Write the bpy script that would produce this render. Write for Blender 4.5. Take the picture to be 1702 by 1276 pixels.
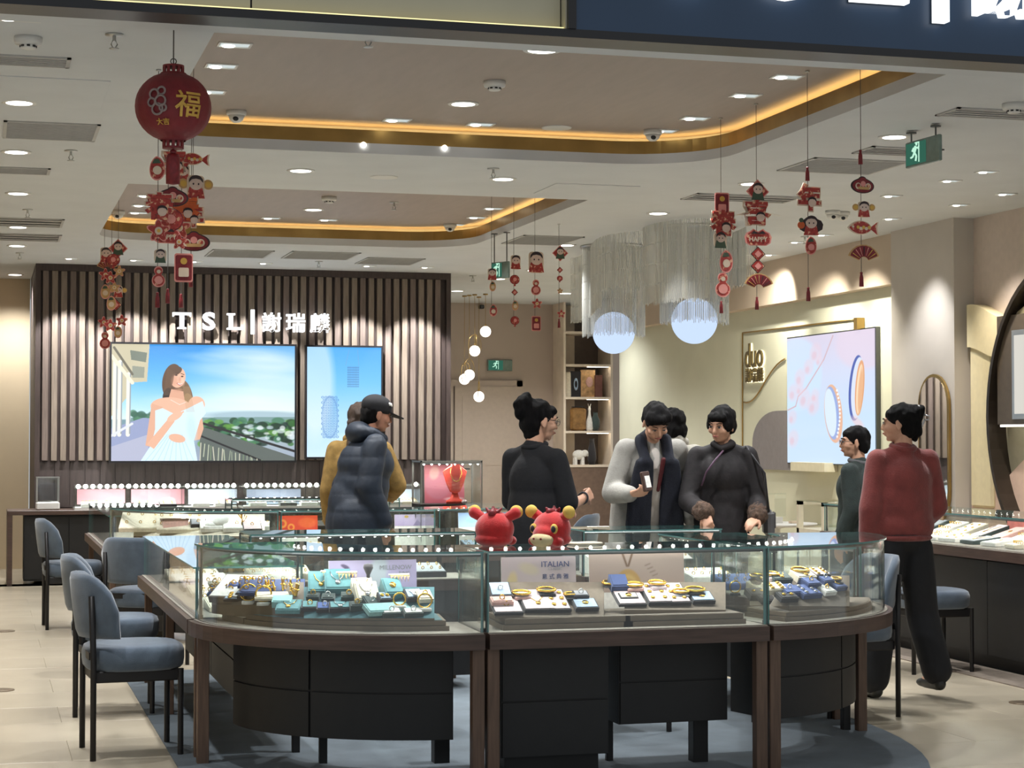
import bpy, bmesh, math, random
import numpy as np
from mathutils import Vector, Matrix, Euler, Quaternion

for o in list(bpy.data.objects):
    bpy.data.objects.remove(o)
SC = bpy.context.scene
COL = SC.collection
# ------------------------------------------------------------------ camera
CAM_H, FPX, YAW, PITCH = 1.45, 3150.0, math.radians(15.6), math.atan(91 / 3150)
cam = bpy.data.cameras.new('camera')
cam.sensor_width = 36.0
cam.lens = FPX / 1702 * 36.0
cam.clip_end = 200
camo = bpy.data.objects.new('camera', cam)
COL.objects.link(camo)
camo.location = (0, 0, CAM_H)
camo.rotation_euler = (math.pi / 2 + PITCH, 0, -YAW)
SC.camera = camo
# ------------------------------------------------------------------ world, exposure
wd = bpy.data.worlds.new('mall_light')
SC.world = wd
wd.use_nodes = True
wd.node_tree.nodes['Background'].inputs[0].default_value = (0.92, 0.97, 1.0, 1)
wd.node_tree.nodes['Background'].inputs[1].default_value = 0.42
SC.view_settings.view_transform = 'Standard'
SC.view_settings.look = 'None'
SC.view_settings.gamma = 1.0
SC.view_settings.exposure = 0.22
SC.view_settings.use_curve_mapping = False
SC.cycles.use_denoising = True
SC.cycles.max_bounces = 8
SC.cycles.transparent_max_bounces = 28
SC.cycles.glossy_bounces = 4
SC.cycles.diffuse_bounces = 3
SC.cycles.caustics_reflective = False
SC.cycles.caustics_refractive = False
SC.cycles.sample_clamp_indirect = 6.0
random.seed(7)
PI = math.pi
LP = 1.35         # overall lamp power scale

# ------------------------------------------------------------------ pixel <-> place
_f = Vector((math.sin(YAW) * math.cos(PITCH), math.cos(YAW) * math.cos(PITCH), math.sin(PITCH)))
_r = Vector((math.cos(YAW), -math.sin(YAW), 0))
_u = _r.cross(_f)
_c = Vector((0, 0, CAM_H))
def at(px, py, X=None, Y=None, z=None, d=None):
    """the point of the place seen at a photo position, on a plane of the room"""
    v = _f + _r * ((px - 851) / FPX) + _u * ((638 - py) / FPX)
    t = X / v.x if X is not None else Y / v.y if Y is not None else (z - CAM_H) / v.z if z is not None else d
    return _c + v * t
def pix(p):
    q = Vector(p) - _c
    d = q.dot(_f)
    return 851 + FPX * q.dot(_r) / d, 638 - FPX * q.dot(_u) / d

# ------------------------------------------------------------------ materials
def lin(c):
    c = [x / 255.0 for x in c[:3]]
    return tuple((x / 12.92 if x <= 0.04045 else ((x + 0.055) / 1.055) ** 2.4) for x in c) + (1.0,)
_mats = {}
def pm(name, rgb, rough=0.5, metal=0.0, var=0.06, scale=18.0, bump=0.0, bscale=120.0, stretch=None, spec=0.5, coat=0.0, sheen=0.0):
    if name in _mats:
        return _mats[name]
    m = bpy.data.materials.new(name)
    m.use_nodes = True
    nt = m.node_tree
    b = nt.nodes['Principled BSDF']
    col = lin(rgb)
    b.inputs['Roughness'].default_value = rough
    b.inputs['Metallic'].default_value = metal
    b.inputs['Specular IOR Level'].default_value = spec
    b.inputs['Coat Weight'].default_value = coat
    b.inputs['Sheen Weight'].default_value = sheen
    b.inputs['Base Color'].default_value = col
    if var or bump:
        tc = nt.nodes.new('ShaderNodeTexCoord')
        mp = nt.nodes.new('ShaderNodeMapping')
        if stretch:
            mp.inputs['Scale'].default_value = stretch
        nt.links.new(tc.outputs['Object'], mp.inputs[0])
        if var:
            n = nt.nodes.new('ShaderNodeTexNoise')
            n.inputs['Scale'].default_value = scale
            n.inputs['Detail'].default_value = 4
            nt.links.new(mp.outputs[0], n.inputs['Vector'])
            r = nt.nodes.new('ShaderNodeValToRGB')
            r.color_ramp.elements[0].position = 0.3
            r.color_ramp.elements[1].position = 0.7
            r.color_ramp.elements[0].color = tuple(x * (1 - var * 2) for x in col[:3]) + (1,)
            r.color_ramp.elements[1].color = tuple(min(1, x * (1 + var * 2)) for x in col[:3]) + (1,)
            nt.links.new(n.outputs['Fac'], r.inputs[0])
            nt.links.new(r.outputs[0], b.inputs['Base Color'])
        if bump:
            n2 = nt.nodes.new('ShaderNodeTexNoise')
            n2.inputs['Scale'].default_value = bscale
            n2.inputs['Detail'].default_value = 3
            nt.links.new(mp.outputs[0], n2.inputs['Vector'])
            bp = nt.nodes.new('ShaderNodeBump')
            bp.inputs['Strength'].default_value = bump
            bp.inputs['Distance'].default_value = 0.01
            nt.links.new(n2.outputs['Fac'], bp.inputs['Height'])
            nt.links.new(bp.outputs[0], b.inputs['Normal'])
    _mats[name] = m
    return m
def em(name, rgb, strength=1.0, sample=False):
    if name in _mats:
        return _mats[name]
    m = bpy.data.materials.new(name)
    m.use_nodes = True
    nt = m.node_tree
    nt.nodes.clear()
    e = nt.nodes.new('ShaderNodeEmission')
    e.inputs[0].default_value = lin(rgb)
    e.inputs[1].default_value = strength
    o = nt.nodes.new('ShaderNodeOutputMaterial')
    nt.links.new(e.outputs[0], o.inputs[0])
    m.cycles.emission_sampling = 'AUTO' if sample else 'NONE'
    _mats[name] = m
    return m
def picture(name, strength=1.0, rough=0.4):
    """flat print (strength 0) or lit screen showing the colour attribute 'pic'"""
    if name in _mats:
        return _mats[name]
    m = bpy.data.materials.new(name)
    m.use_nodes = True
    nt = m.node_tree
    a = nt.nodes.new('ShaderNodeAttribute')
    a.attribute_name = 'pic'
    b = nt.nodes['Principled BSDF']
    b.inputs['Roughness'].default_value = rough
    if strength:
        b.inputs['Base Color'].default_value = (0.01, 0.01, 0.01, 1)
        nt.links.new(a.outputs['Color'], b.inputs['Emission Color'])
        b.inputs['Emission Strength'].default_value = strength
    else:
        nt.links.new(a.outputs['Color'], b.inputs['Base Color'])
    m.cycles.emission_sampling = 'NONE'
    _mats[name] = m
    return m
def glassmat(name, tint=(232, 246, 242), ior=1.5, gain=1.0, rough=0.0):
    """thin clear pane: straight-through transmission with Fresnel reflection"""
    if name in _mats:
        return _mats[name]
    m = bpy.data.materials.new(name)
    m.use_nodes = True
    nt = m.node_tree
    nt.nodes.clear()
    g = nt.nodes.new('ShaderNodeNewGeometry')
    ma = nt.nodes.new('ShaderNodeMath')
    ma.operation = 'MULTIPLY_ADD'
    ma.inputs[1].default_value = 1 / ior - ior
    ma.inputs[2].default_value = ior
    nt.links.new(g.outputs['Backfacing'], ma.inputs[0])
    fr = nt.nodes.new('ShaderNodeFresnel')
    nt.links.new(ma.outputs[0], fr.inputs['IOR'])
    t = nt.nodes.new('ShaderNodeBsdfTransparent')
    t.inputs[0].default_value = lin(tint)
    gl = nt.nodes.new('ShaderNodeBsdfGlossy')
    gl.inputs['Roughness'].default_value = rough
    gl.inputs['Color'].default_value = (1, 1, 1, 1)
    mu = nt.nodes.new('ShaderNodeMath')
    mu.operation = 'MULTIPLY'
    mu.use_clamp = True
    mu.inputs[1].default_value = gain
    nt.links.new(fr.outputs[0], mu.inputs[0])
    mx = nt.nodes.new('ShaderNodeMixShader')
    nt.links.new(mu.outputs[0], mx.inputs[0])
    nt.links.new(t.outputs[0], mx.inputs[1])
    nt.links.new(gl.outputs[0], mx.inputs[2])
    o = nt.nodes.new('ShaderNodeOutputMaterial')
    nt.links.new(mx.outputs[0], o.inputs[0])
    _mats[name] = m
    return m

# ------------------------------------------------------------------ mesh builder
def rotm(rx=0, ry=0, rz=0):
    return Euler((rx, ry, rz)).to_matrix()
class MB:
    def __init__(s):
        s.v, s.f, s.mi, s.sm = [], [], [], []
    def add(s, verts, faces, mi=0, smooth=False, M=None):
        b = len(s.v)
        for p in verts:
            p = Vector(p)
            if M is not None:
                p = M @ p
            s.v.append(tuple(p))
        for f in faces:
            s.f.append(tuple(b + i for i in f))
            s.mi.append(mi)
            s.sm.append(smooth)
        return s
    def box(s, c, sz, mi=0, R=None, bev=0.0):
        x, y, z = [k / 2 for k in sz]
        c = Vector(c)
        M = Matrix.Translation(c) @ (R.to_4x4() if R is not None else Matrix.Identity(4))
        if bev > 0:
            bev = min(bev, x * .9, y * .9, z * .9)
            vs, fs = [], []
            for zz, e in ((-z, bev), (-z + bev, 0), (z - bev, 0), (z, bev)):
                xx, yy = x - e, y - e
                k = bev if e == 0 else 0
                k = bev
                vs += [(-xx + k, -yy, zz), (xx - k, -yy, zz), (xx, -yy + k, zz), (xx, yy - k, zz), (xx - k, yy, zz), (-xx + k, yy, zz), (-xx, yy - k, zz), (-xx, -yy + k, zz)]
            for r in range(3):
                for i in range(8):
                    fs.append((r * 8 + i, r * 8 + (i + 1) % 8, r * 8 + 8 + (i + 1) % 8, r * 8 + 8 + i))
            fs.append(tuple(range(7, -1, -1)))
            fs.append(tuple(range(24, 32)))
            return s.add(vs, fs, mi, False, M)
        vs = [(a, b, d) for d in (-z, z) for b in (-y, y) for a in (-x, x)]
        fs = [(0, 2, 3, 1), (4, 5, 7, 6), (0, 1, 5, 4), (2, 6, 7, 3), (0, 4, 6, 2), (1, 3, 7, 5)]
        return s.add(vs, fs, mi, False, M)
    def bx(s, x0, x1, y0, y1, z0, z1, mi=0, bev=0.0):
        return s.box(((x0 + x1) / 2, (y0 + y1) / 2, (z0 + z1) / 2), (x1 - x0, y1 - y0, z1 - z0), mi, None, bev)
    def cyl(s, p0, p1, r0, r1=None, n=12, mi=0, smooth=True, caps=True):
        p0, p1 = Vector(p0), Vector(p1)
        r1 = r0 if r1 is None else r1
        d = (p1 - p0)
        q = Vector((0, 0, 1)).rotation_difference(d.normalized()) if d.length else Quaternion()
        vs = []
        for p, r in ((p0, r0), (p1, r1)):
            for i in range(n):
                a = 2 * PI * i / n
                vs.append(p + q @ Vector((math.cos(a) * r, math.sin(a) * r, 0)))
        s.add(vs, [(i, (i + 1) % n, n + (i + 1) % n, n + i) for i in range(n)], mi, smooth)
        if caps:
            s.add(vs[:n], [tuple(range(n - 1, -1, -1))], mi)
            s.add(vs[n:], [tuple(range(n))], mi)
        return s
    def lathe(s, prof, c=(0, 0, 0), n=24, mi=0, smooth=True, R=None, sx=1, sy=1):
        """prof: (radius, z) list from bottom to top"""
        vs, fs = [], []
        for r, z in prof:
            for i in range(n):
                a = 2 * PI * i / n
                vs.append((math.cos(a) * r * sx, math.sin(a) * r * sy, z))
        for k in range(len(prof) - 1):
            for i in range(n):
                fs.append((k * n + i, k * n + (i + 1) % n, (k + 1) * n + (i + 1) % n, (k + 1) * n + i))
        if prof[0][0] > 1e-6:
            fs.append(tuple(range(n - 1, -1, -1)))
        if prof[-1][0] > 1e-6:
            k = (len(prof) - 1) * n
            fs.append(tuple(range(k, k + n)))
        M = Matrix.Translation(Vector(c)) @ (R.to_4x4() if R is not None else Matrix.Identity(4))
        return s.add(vs, fs, mi, smooth, M)
    def ball(s, c, r, n=16, m=10, mi=0, R=None):
        r = (r, r, r) if isinstance(r, (int, float)) else r
        prof = [(max(math.sin(PI * k / m), 1e-7), -math.cos(PI * k / m)) for k in range(m + 1)]
        vs, fs = [], []
        for q, z in prof:
            for i in range(n):
                a = 2 * PI * i / n
                vs.append((math.cos(a) * q * r[0], math.sin(a) * q * r[1], z * r[2]))
        for k in range(m):
            for i in range(n):
                fs.append((k * n + i, k * n + (i + 1) % n, (k + 1) * n + (i + 1) % n, (k + 1) * n + i))
        M = Matrix.Translation(Vector(c)) @ (R.to_4x4() if R is not None else Matrix.Identity(4))
        return s.add(vs, fs, mi, True, M)
    def torus(s, c, R0, r, n=24, m=8, mi=0, R=None, arc=2 * PI, a0=0, sx=1, sy=1):
        full = abs(arc - 2 * PI) < 1e-6
        N = n if full else n + 1
        vs, fs = [], []
        for i in range(N):
            a = a0 + arc * i / n
            for j in range(m):
                b = 2 * PI * j / m
                q = R0 + r * math.cos(b)
                vs.append((q * math.cos(a) * sx, q * math.sin(a) * sy, r * math.sin(b)))
        for i in range(n if full else n):
            i2 = (i + 1) % N
            if not full and i + 1 >= N:
                break
            for j in range(m):
                fs.append((i * m + j, i2 * m + j, i2 * m + (j + 1) % m, i * m + (j + 1) % m))
        if not full:
            fs.append(tuple(range(m)))
            fs.append(tuple(range((N - 1) * m + m - 1, (N - 1) * m - 1, -1)))
        M = Matrix.Translation(Vector(c)) @ (R.to_4x4() if R is not None else Matrix.Identity(4))
        return s.add(vs, fs, mi, True, M)
    def tube(s, pts, r, n=8, mi=0, smooth=True):
        pts = [Vector(p) for p in pts]
        rs = r if isinstance(r, (list, tuple)) else [r] * len(pts)
        vs, fs = [], []
        up = Vector((0, 0, 1))
        for k, p in enumerate(pts):
            t = (pts[min(k + 1, len(pts) - 1)] - pts[max(k - 1, 0)]).normalized()
            a = t.cross(up)
            if a.length < 1e-3:
                a = t.cross(Vector((1, 0, 0)))
            a.normalize()
            b = a.cross(t)
            for i in range(n):
                w = 2 * PI * i / n
                vs.append(p + (a * math.cos(w) + b * math.sin(w)) * rs[k])
        for k in range(len(pts) - 1):
            for i in range(n):
                fs.append((k * n + i, k * n + (i + 1) % n, (k + 1) * n + (i + 1) % n, (k + 1) * n + i))
        fs.append(tuple(range(n - 1, -1, -1)))
        fs.append(tuple(range((len(pts) - 1) * n, len(pts) * n)))
        return s.add(vs, fs, mi, smooth)
    def prism(s, outline, z0, z1, mi=0, M=None, side_mi=None, smooth_side=False):
        """outline: (x, y) list, counter-clockwise"""
        n = len(outline)
        A = sum(outline[i][0] * outline[(i + 1) % n][1] - outline[(i + 1) % n][0] * outline[i][1] for i in range(n))
        if A < 0:
            outline = list(reversed(outline))
        vs = [(x, y, z0) for x, y in outline] + [(x, y, z1) for x, y in outline]
        s.add(vs, [tuple(range(n - 1, -1, -1)), tuple(range(n, 2 * n))], mi, False, M)
        s.add(vs, [(i, (i + 1) % n, n + (i + 1) % n, n + i) for i in range(n)], mi if side_mi is None else side_mi, smooth_side, M)
        return s
    def wall(s, path, t, z0, z1, mi=0, edge_mi=None, smooth=True):
        """upright sheet of thickness t along an open path (offset to its left side)"""
        off = offset(path, t)
        n = len(path)
        e = mi if edge_mi is None else edge_mi
        for P_, flip in ((path, False), (off, True)):
            vs = [(x, y, z0) for x, y in P_] + [(x, y, z1) for x, y in P_]
            fs = [(i, i + 1, n + i + 1, n + i) for i in range(n - 1)]
            if flip:
                fs = [tuple(reversed(f)) for f in fs]
            s.add(vs, fs, mi, smooth)
        for z, fl in ((z0, False), (z1, True)):
            vs = [(x, y, z) for x, y in path] + [(x, y, z) for x, y in off]
            fs = [(i, n + i, n + i + 1, i + 1) for i in range(n - 1)]
            if fl:
                fs = [tuple(reversed(f)) for f in fs]
            s.add(vs, fs, e)
        for i in (0, n - 1):
            vs = [(*path[i], z0), (*off[i], z0), (*off[i], z1), (*path[i], z1)]
            s.add(vs, [(3, 2, 1, 0) if i == 0 else (0, 1, 2, 3)], e)
        return s
    def mesh(s, name, mats):
        me = bpy.data.meshes.new(name)
        me.from_pydata(s.v, [], s.f)
        for m in mats if isinstance(mats, (list, tuple)) else [mats]:
            me.materials.append(m)
        me.polygons.foreach_set('material_index', s.mi)
        me.polygons.foreach_set('use_smooth', s.sm)
        me.update()
        return me
    def build(s, name, mats, parent=None, loc=None, rot=None):
        return place(name, s.mesh(name, mats), parent, loc, rot)
def place(name, me, parent=None, loc=None, rot=None):
    o = bpy.data.objects.new(name, me)
    COL.objects.link(o)
    if parent is not None:
        o.parent = parent
    if loc is not None:
        o.location = loc
    if rot is not None:
        o.rotation_euler = rot
    return o
def offset(path, t):
    """offset an open 2D path to its left by t"""
    out = []
    n = len(path)
    for i in range(n):
        a, b = Vector(path[max(i - 1, 0)]), Vector(path[min(i + 1, n - 1)])
        if 0 < i < n - 1:
            d1 = (Vector(path[i]) - a).normalized()
            d2 = (b - Vector(path[i])).normalized()
            n1, n2 = Vector((-d1.y, d1.x)), Vector((-d2.y, d2.x))
            m = (n1 + n2).normalized()
            k = t / max(0.4, m.dot(n1))
        else:
            d = (b - a).normalized()
            m = Vector((-d.y, d.x))
            k = t
        p = Vector(path[i]) + m * k
        out.append((p.x, p.y))
    return out
def bez(p0, p1, p2, p3, n=10):
    out = []
    for i in range(n + 1):
        t = i / n
        out.append(tuple(((1 - t) ** 3 * a + 3 * t * (1 - t) ** 2 * b + 3 * t * t * (1 - t) * c + t ** 3 * d) for a, b, c, d in zip(p0, p1, p2, p3)))
    return out
def ellipse(cx, cy, a, b, a0=0, a1=2 * PI, n=24):
    return [(cx + a * math.cos(a0 + (a1 - a0) * i / n), cy + b * math.sin(a0 + (a1 - a0) * i / n)) for i in range(n + (0 if abs(a1 - a0 - 2 * PI) < 1e-6 else 1))]
def rrect(x0, x1, y0, y1, r, n=6):
    o = []
    for cx, cy, a in ((x1 - r, y0 + r, -PI / 2), (x1 - r, y1 - r, 0), (x0 + r, y1 - r, PI / 2), (x0 + r, y0 + r, PI)):
        o += [(cx + r * math.cos(a + PI / 2 * i / n), cy + r * math.sin(a + PI / 2 * i / n)) for i in range(n + 1)]
    return o
TMP = bpy.data.scenes.new('workbench')
def evaluated(o):
    """the object's finished mesh, worked out in a scene of its own"""
    TMP.collection.objects.link(o)
    vl = TMP.view_layers[0]
    vl.update()
    me = bpy.data.meshes.new_from_object(o.evaluated_get(vl.depsgraph))
    bpy.data.objects.remove(o)
    return me
def sheet_with_holes(loops, z0, z1):
    """flat slab with holes: one mesh out of 2D outlines (first outer, then holes)"""
    cu = bpy.data.curves.new('sheet', 'CURVE')
    cu.dimensions = '2D'
    cu.fill_mode = 'BOTH'
    cu.extrude = (z1 - z0) / 2
    for lp in loops:
        sp = cu.splines.new('POLY')
        sp.points.add(len(lp) - 1)
        for p, (x, y) in zip(sp.points, lp):
            p.co = (x, y, 0, 1)
        sp.use_cyclic_u = True
    o = bpy.data.objects.new('sheet', cu)
    me = evaluated(o)
    bpy.data.curves.remove(cu)
    me.transform(Matrix.Translation((0, 0, (z0 + z1) / 2)))
    return me
def text_mesh(body, size, extrude=0.004, bold=0.0, sx=1.0, align='CENTER', res=3):
    cu = bpy.data.curves.new('lettering', 'FONT')
    cu.body = body
    cu.size = size
    cu.extrude = extrude
    cu.offset = bold
    cu.resolution_u = res
    cu.align_x = align
    cu.align_y = 'CENTER'
    o = bpy.data.objects.new('lettering', cu)
    me = evaluated(o)
    bpy.data.curves.remove(cu)
    if sx != 1:
        me.transform(Matrix.Diagonal((sx, 1, 1, 1)))
    return me
def text(name, body, size, m, parent, loc, rot, extrude=0.003, bold=0.0, sx=1.0, align='CENTER', centre=True):
    me = text_mesh(body, size, extrude, bold, sx, align)
    if centre and len(me.vertices):
        c = [v.co for v in me.vertices]
        mx = Vector(((min(v.x for v in c) + max(v.x for v in c)) / 2, (min(v.y for v in c) + max(v.y for v in c)) / 2, 0))
        me.transform(Matrix.Translation(-mx))
    me.materials.clear()
    me.materials.append(m)
    return place(name, me, parent, loc, rot)
FRONT = (PI / 2, 0, 0)            # lettering upright, read from -Y
# ------------------------------------------------------------------ things
REG = []
def thing(name, loc=(0, 0, 0), rz=0.0, desc=None, cat=None, area='', group=None, rot=None):
    o = bpy.data.objects.new(name, None)
    COL.objects.link(o)
    o.location = loc
    o.rotation_euler = rot if rot is not None else (0, 0, rz)
    o.empty_display_size = 0.05
    if desc:
        tag(o, desc, cat, area, group)
    return o
def tag(o, desc, cat, area='', group=None):
    """label = desc + area; several alike in one area are told apart by their order in the row (done at the end)"""
    o['category'] = cat
    if group:
        o['group'] = group
    REG.append((o, desc, area))
    return o
def struct(o, label=None, cat=None):
    o['kind'] = 'structure'
    if label:
        o['label'] = label
    if cat:
        o['category'] = cat
    return o
ORD = ['', 'second ', 'third ', 'fourth ', 'fifth ', 'sixth ', 'seventh ', 'eighth ', 'ninth ', 'tenth ', 'eleventh ', 'twelfth ', 'thirteenth ', 'fourteenth ', 'fifteenth ', 'sixteenth ']
def finish_labels():
    bpy.context.view_layer.update()
    fam = {}
    for o, d, a in REG:
        fam.setdefault((d, a), []).append(o)
    for (d, a), L in fam.items():
        if len(L) == 1:
            L[0]['label'] = (d + ' ' + a).strip()
            continue
        L.sort(key=lambda o: pix(o.matrix_world.translation)[0])
        n = len(L)
        for i, o in enumerate(L):
            if n <= 2:
                w = ('leftmost ', 'rightmost ')[i]
            elif i == 0:
                w = 'leftmost '
            elif i == n - 1:
                w = 'rightmost '
            elif i <= n // 2:
                w = ORD[i] if i < len(ORD) else '%dth ' % (i + 1)
                w = w.strip() + ' from left, '
            else:
                k = n - 1 - i
                w = (ORD[k] if k < len(ORD) else '%dth ' % (k + 1)).strip() + ' from right, '
            o['label'] = (w + d + ' ' + a).strip()
            if 'group' not in o:
                o['group'] = d.split(' with ')[0] + ' ' + a
def fixed_at(x, y):
    """height of what hangs above: the tray panel inside a tray, else the ceiling"""
    for T in (TR1, TR2):
        if T[0] < x < T[1] and T[2] < y < T[3] and not (x > T[1] - .25 and y > T[3] - .25) and not (x < T[0] + .15 and y > T[3] - .15):
            return TOPZ
    return CEIL
def lamp_spot(name, loc, target, power, size=1.6, blend=0.6, color=(.98, .99, 1), radius=0.04, parent=None):
    l = bpy.data.lights.new(name, 'SPOT')
    l.energy = power * LP
    l.spot_size = size
    l.spot_blend = blend
    l.shadow_soft_size = radius
    l.color = color
    o = bpy.data.objects.new(name, l)
    COL.objects.link(o)
    o.location = loc
    d = Vector(target) - Vector(loc)
    o.rotation_euler = d.to_track_quat('-Z', 'Y').to_euler()
    return o
def lamp_area(name, loc, rot, sx, sy, power, color=(1, 1, 1), parent=None, spread=PI):
    l = bpy.data.lights.new(name, 'AREA')
    l.shape = 'RECTANGLE'
    l.size, l.size_y = sx, sy
    l.energy = power * LP
    l.color = color
    l.spread = spread
    o = bpy.data.objects.new(name, l)
    COL.objects.link(o)
    o.location = loc
    o.rotation_euler = rot
    if parent is not None:
        o.parent = parent
    return o
# ------------------------------------------------------------------ material palette
M_ceil = pm('ceiling_paint', (212, 214, 215), .85, var=.015, scale=3)
M_coffer = pm('champagne_wallpaper', (166, 152, 142), .55, var=.02, scale=3, stretch=(6, 1, 1))
M_gold = pm('brushed_brass', (170, 140, 84), .35, metal=.85, var=.06, scale=6)
M_beige = pm('beige_wall', (216, 196, 164), .8, var=.02, scale=2)
M_mauve = pm('taupe_wall', (190, 174, 162), .8, var=.02, scale=2)
M_header = pm('header_paint', (200, 182, 162), .8, var=.02, scale=2)
M_green = pm('celadon_wall', (218, 217, 194), .75, var=.02, scale=2)
M_pilaster = pm('pilaster_paint', (200, 192, 183), .75, var=.02, scale=3)
M_darkwood = pm('dark_walnut', (62, 50, 46), .55, var=.12, scale=6, stretch=(14, 14, 1))
M_slat = pm('slat_walnut', (124, 111, 98), .6, var=.10, scale=5, stretch=(20, 20, 1))
M_rim = pm('walnut_rim', (78, 60, 52), .42, var=.14, scale=5, stretch=(1, 1, 12))
M_post = pm('walnut_post', (100, 77, 62), .5, var=.12, scale=6, stretch=(14, 14, 1))
M_black = pm('black_lacquer', (23, 22, 22), .5, var=.05)
M_cab = pm('dark_cabinet', (27, 26, 26), .55, var=.05)
M_metal = pm('gunmetal_frame', (92, 94, 94), .35, metal=.8, var=0)
M_steel = pm('satin_steel', (190, 190, 186), .3, metal=.9, var=0)
M_white = pm('white_plastic', (226, 224, 218), .5, var=.01)
M_vent = pm('grey_vent', (184, 182, 178), .6, var=.02)
M_ventdark = pm('vent_slots', (158, 157, 153), .7, var=.02)
M_floor = pm('porcelain_tile', (194, 182, 160), .26, var=.03, scale=1.6)
M_grout = pm('grout', (164, 154, 136), .8, var=.03)
M_rug = pm('blue_grey_rug', (92, 102, 109), .95, var=.10, scale=4, bump=.3, bscale=300, sheen=.1)
M_deck = pm('case_base_cloth', (150, 142, 132), .9, var=.04, scale=30)
M_navy = pm('navy_fascia', (40, 62, 88), .35, var=.03, scale=1.5)
M_fblack = pm('fascia_black', (26, 25, 28), .35, var=.03)
M_blue = pm('slate_blue_velvet', (82, 95, 110), .9, var=.08, scale=14, bump=.12, bscale=200, sheen=.5)
M_leg = pm('black_steel_leg', (40, 38, 38), .45, metal=.4, var=0)
G_pane = glassmat('clear_pane', (252, 254, 253))
G_top = glassmat('clear_glass_top', (248, 252, 251), gain=1.0)
M_gedge = pm('glass_edge', (88, 138, 136), .15, var=.08, scale=8, spec=.8)
E_down = em('downlight_glow', (255, 250, 240), 6.0)
E_led = em('led_glow', (255, 252, 245), 22.0)
E_cove = em('cove_led', (255, 206, 124), 8.0, sample=True)
E_sign = em('sign_glow', (250, 253, 255), 1.6)
def printed(name, base, spots, scale=70):
    """busy printed card: base colour broken up by small printed figures"""
    m = pm(name, base, .5, var=.08, scale=scale)
    nt = m.node_tree
    r = [n for n in nt.nodes if n.type == 'VALTORGB'][0].color_ramp
    b = lin(base)
    r.elements[0].position, r.elements[0].color = .34, tuple(k * .55 for k in b[:3]) + (1,)
    r.elements[1].position, r.elements[1].color = .62, lin(spots)
    e = r.elements.new(.44); e.color = b
    e = r.elements.new(.56); e.color = b
    return m
M_red = printed('festive_red', (172, 54, 46), (226, 176, 140), 42)
M_dred = pm('deep_red', (126, 30, 36), .5, var=.12, scale=60)
M_goldp = pm('gold_print', (214, 170, 78), .4, metal=.3, var=.05)
M_cream = pm('cream_card', (220, 200, 176), .6, var=.03)
M_pink = pm('pink_card', (226, 150, 140), .6, var=.04)
M_orange = pm('orange_print', (206, 96, 48), .6, var=.05)
M_dkgreen = pm('dark_green_print', (66, 84, 64), .6, var=.05)
M_tan = pm('tan_print', (196, 156, 100), .6, var=.05)
M_dark = pm('charcoal_print', (52, 38, 40), .6, var=.05)
M_face = pm('pale_face_print', (222, 196, 180), .6, var=.03)
M_jgold = pm('polished_gold', (232, 188, 86), .22, metal=1.0, var=0)
M_jsilver = pm('polished_silver', (222, 224, 226), .18, metal=1.0, var=0)
M_cord = pm('thin_cord', (90, 84, 78), .7, var=0)
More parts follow.
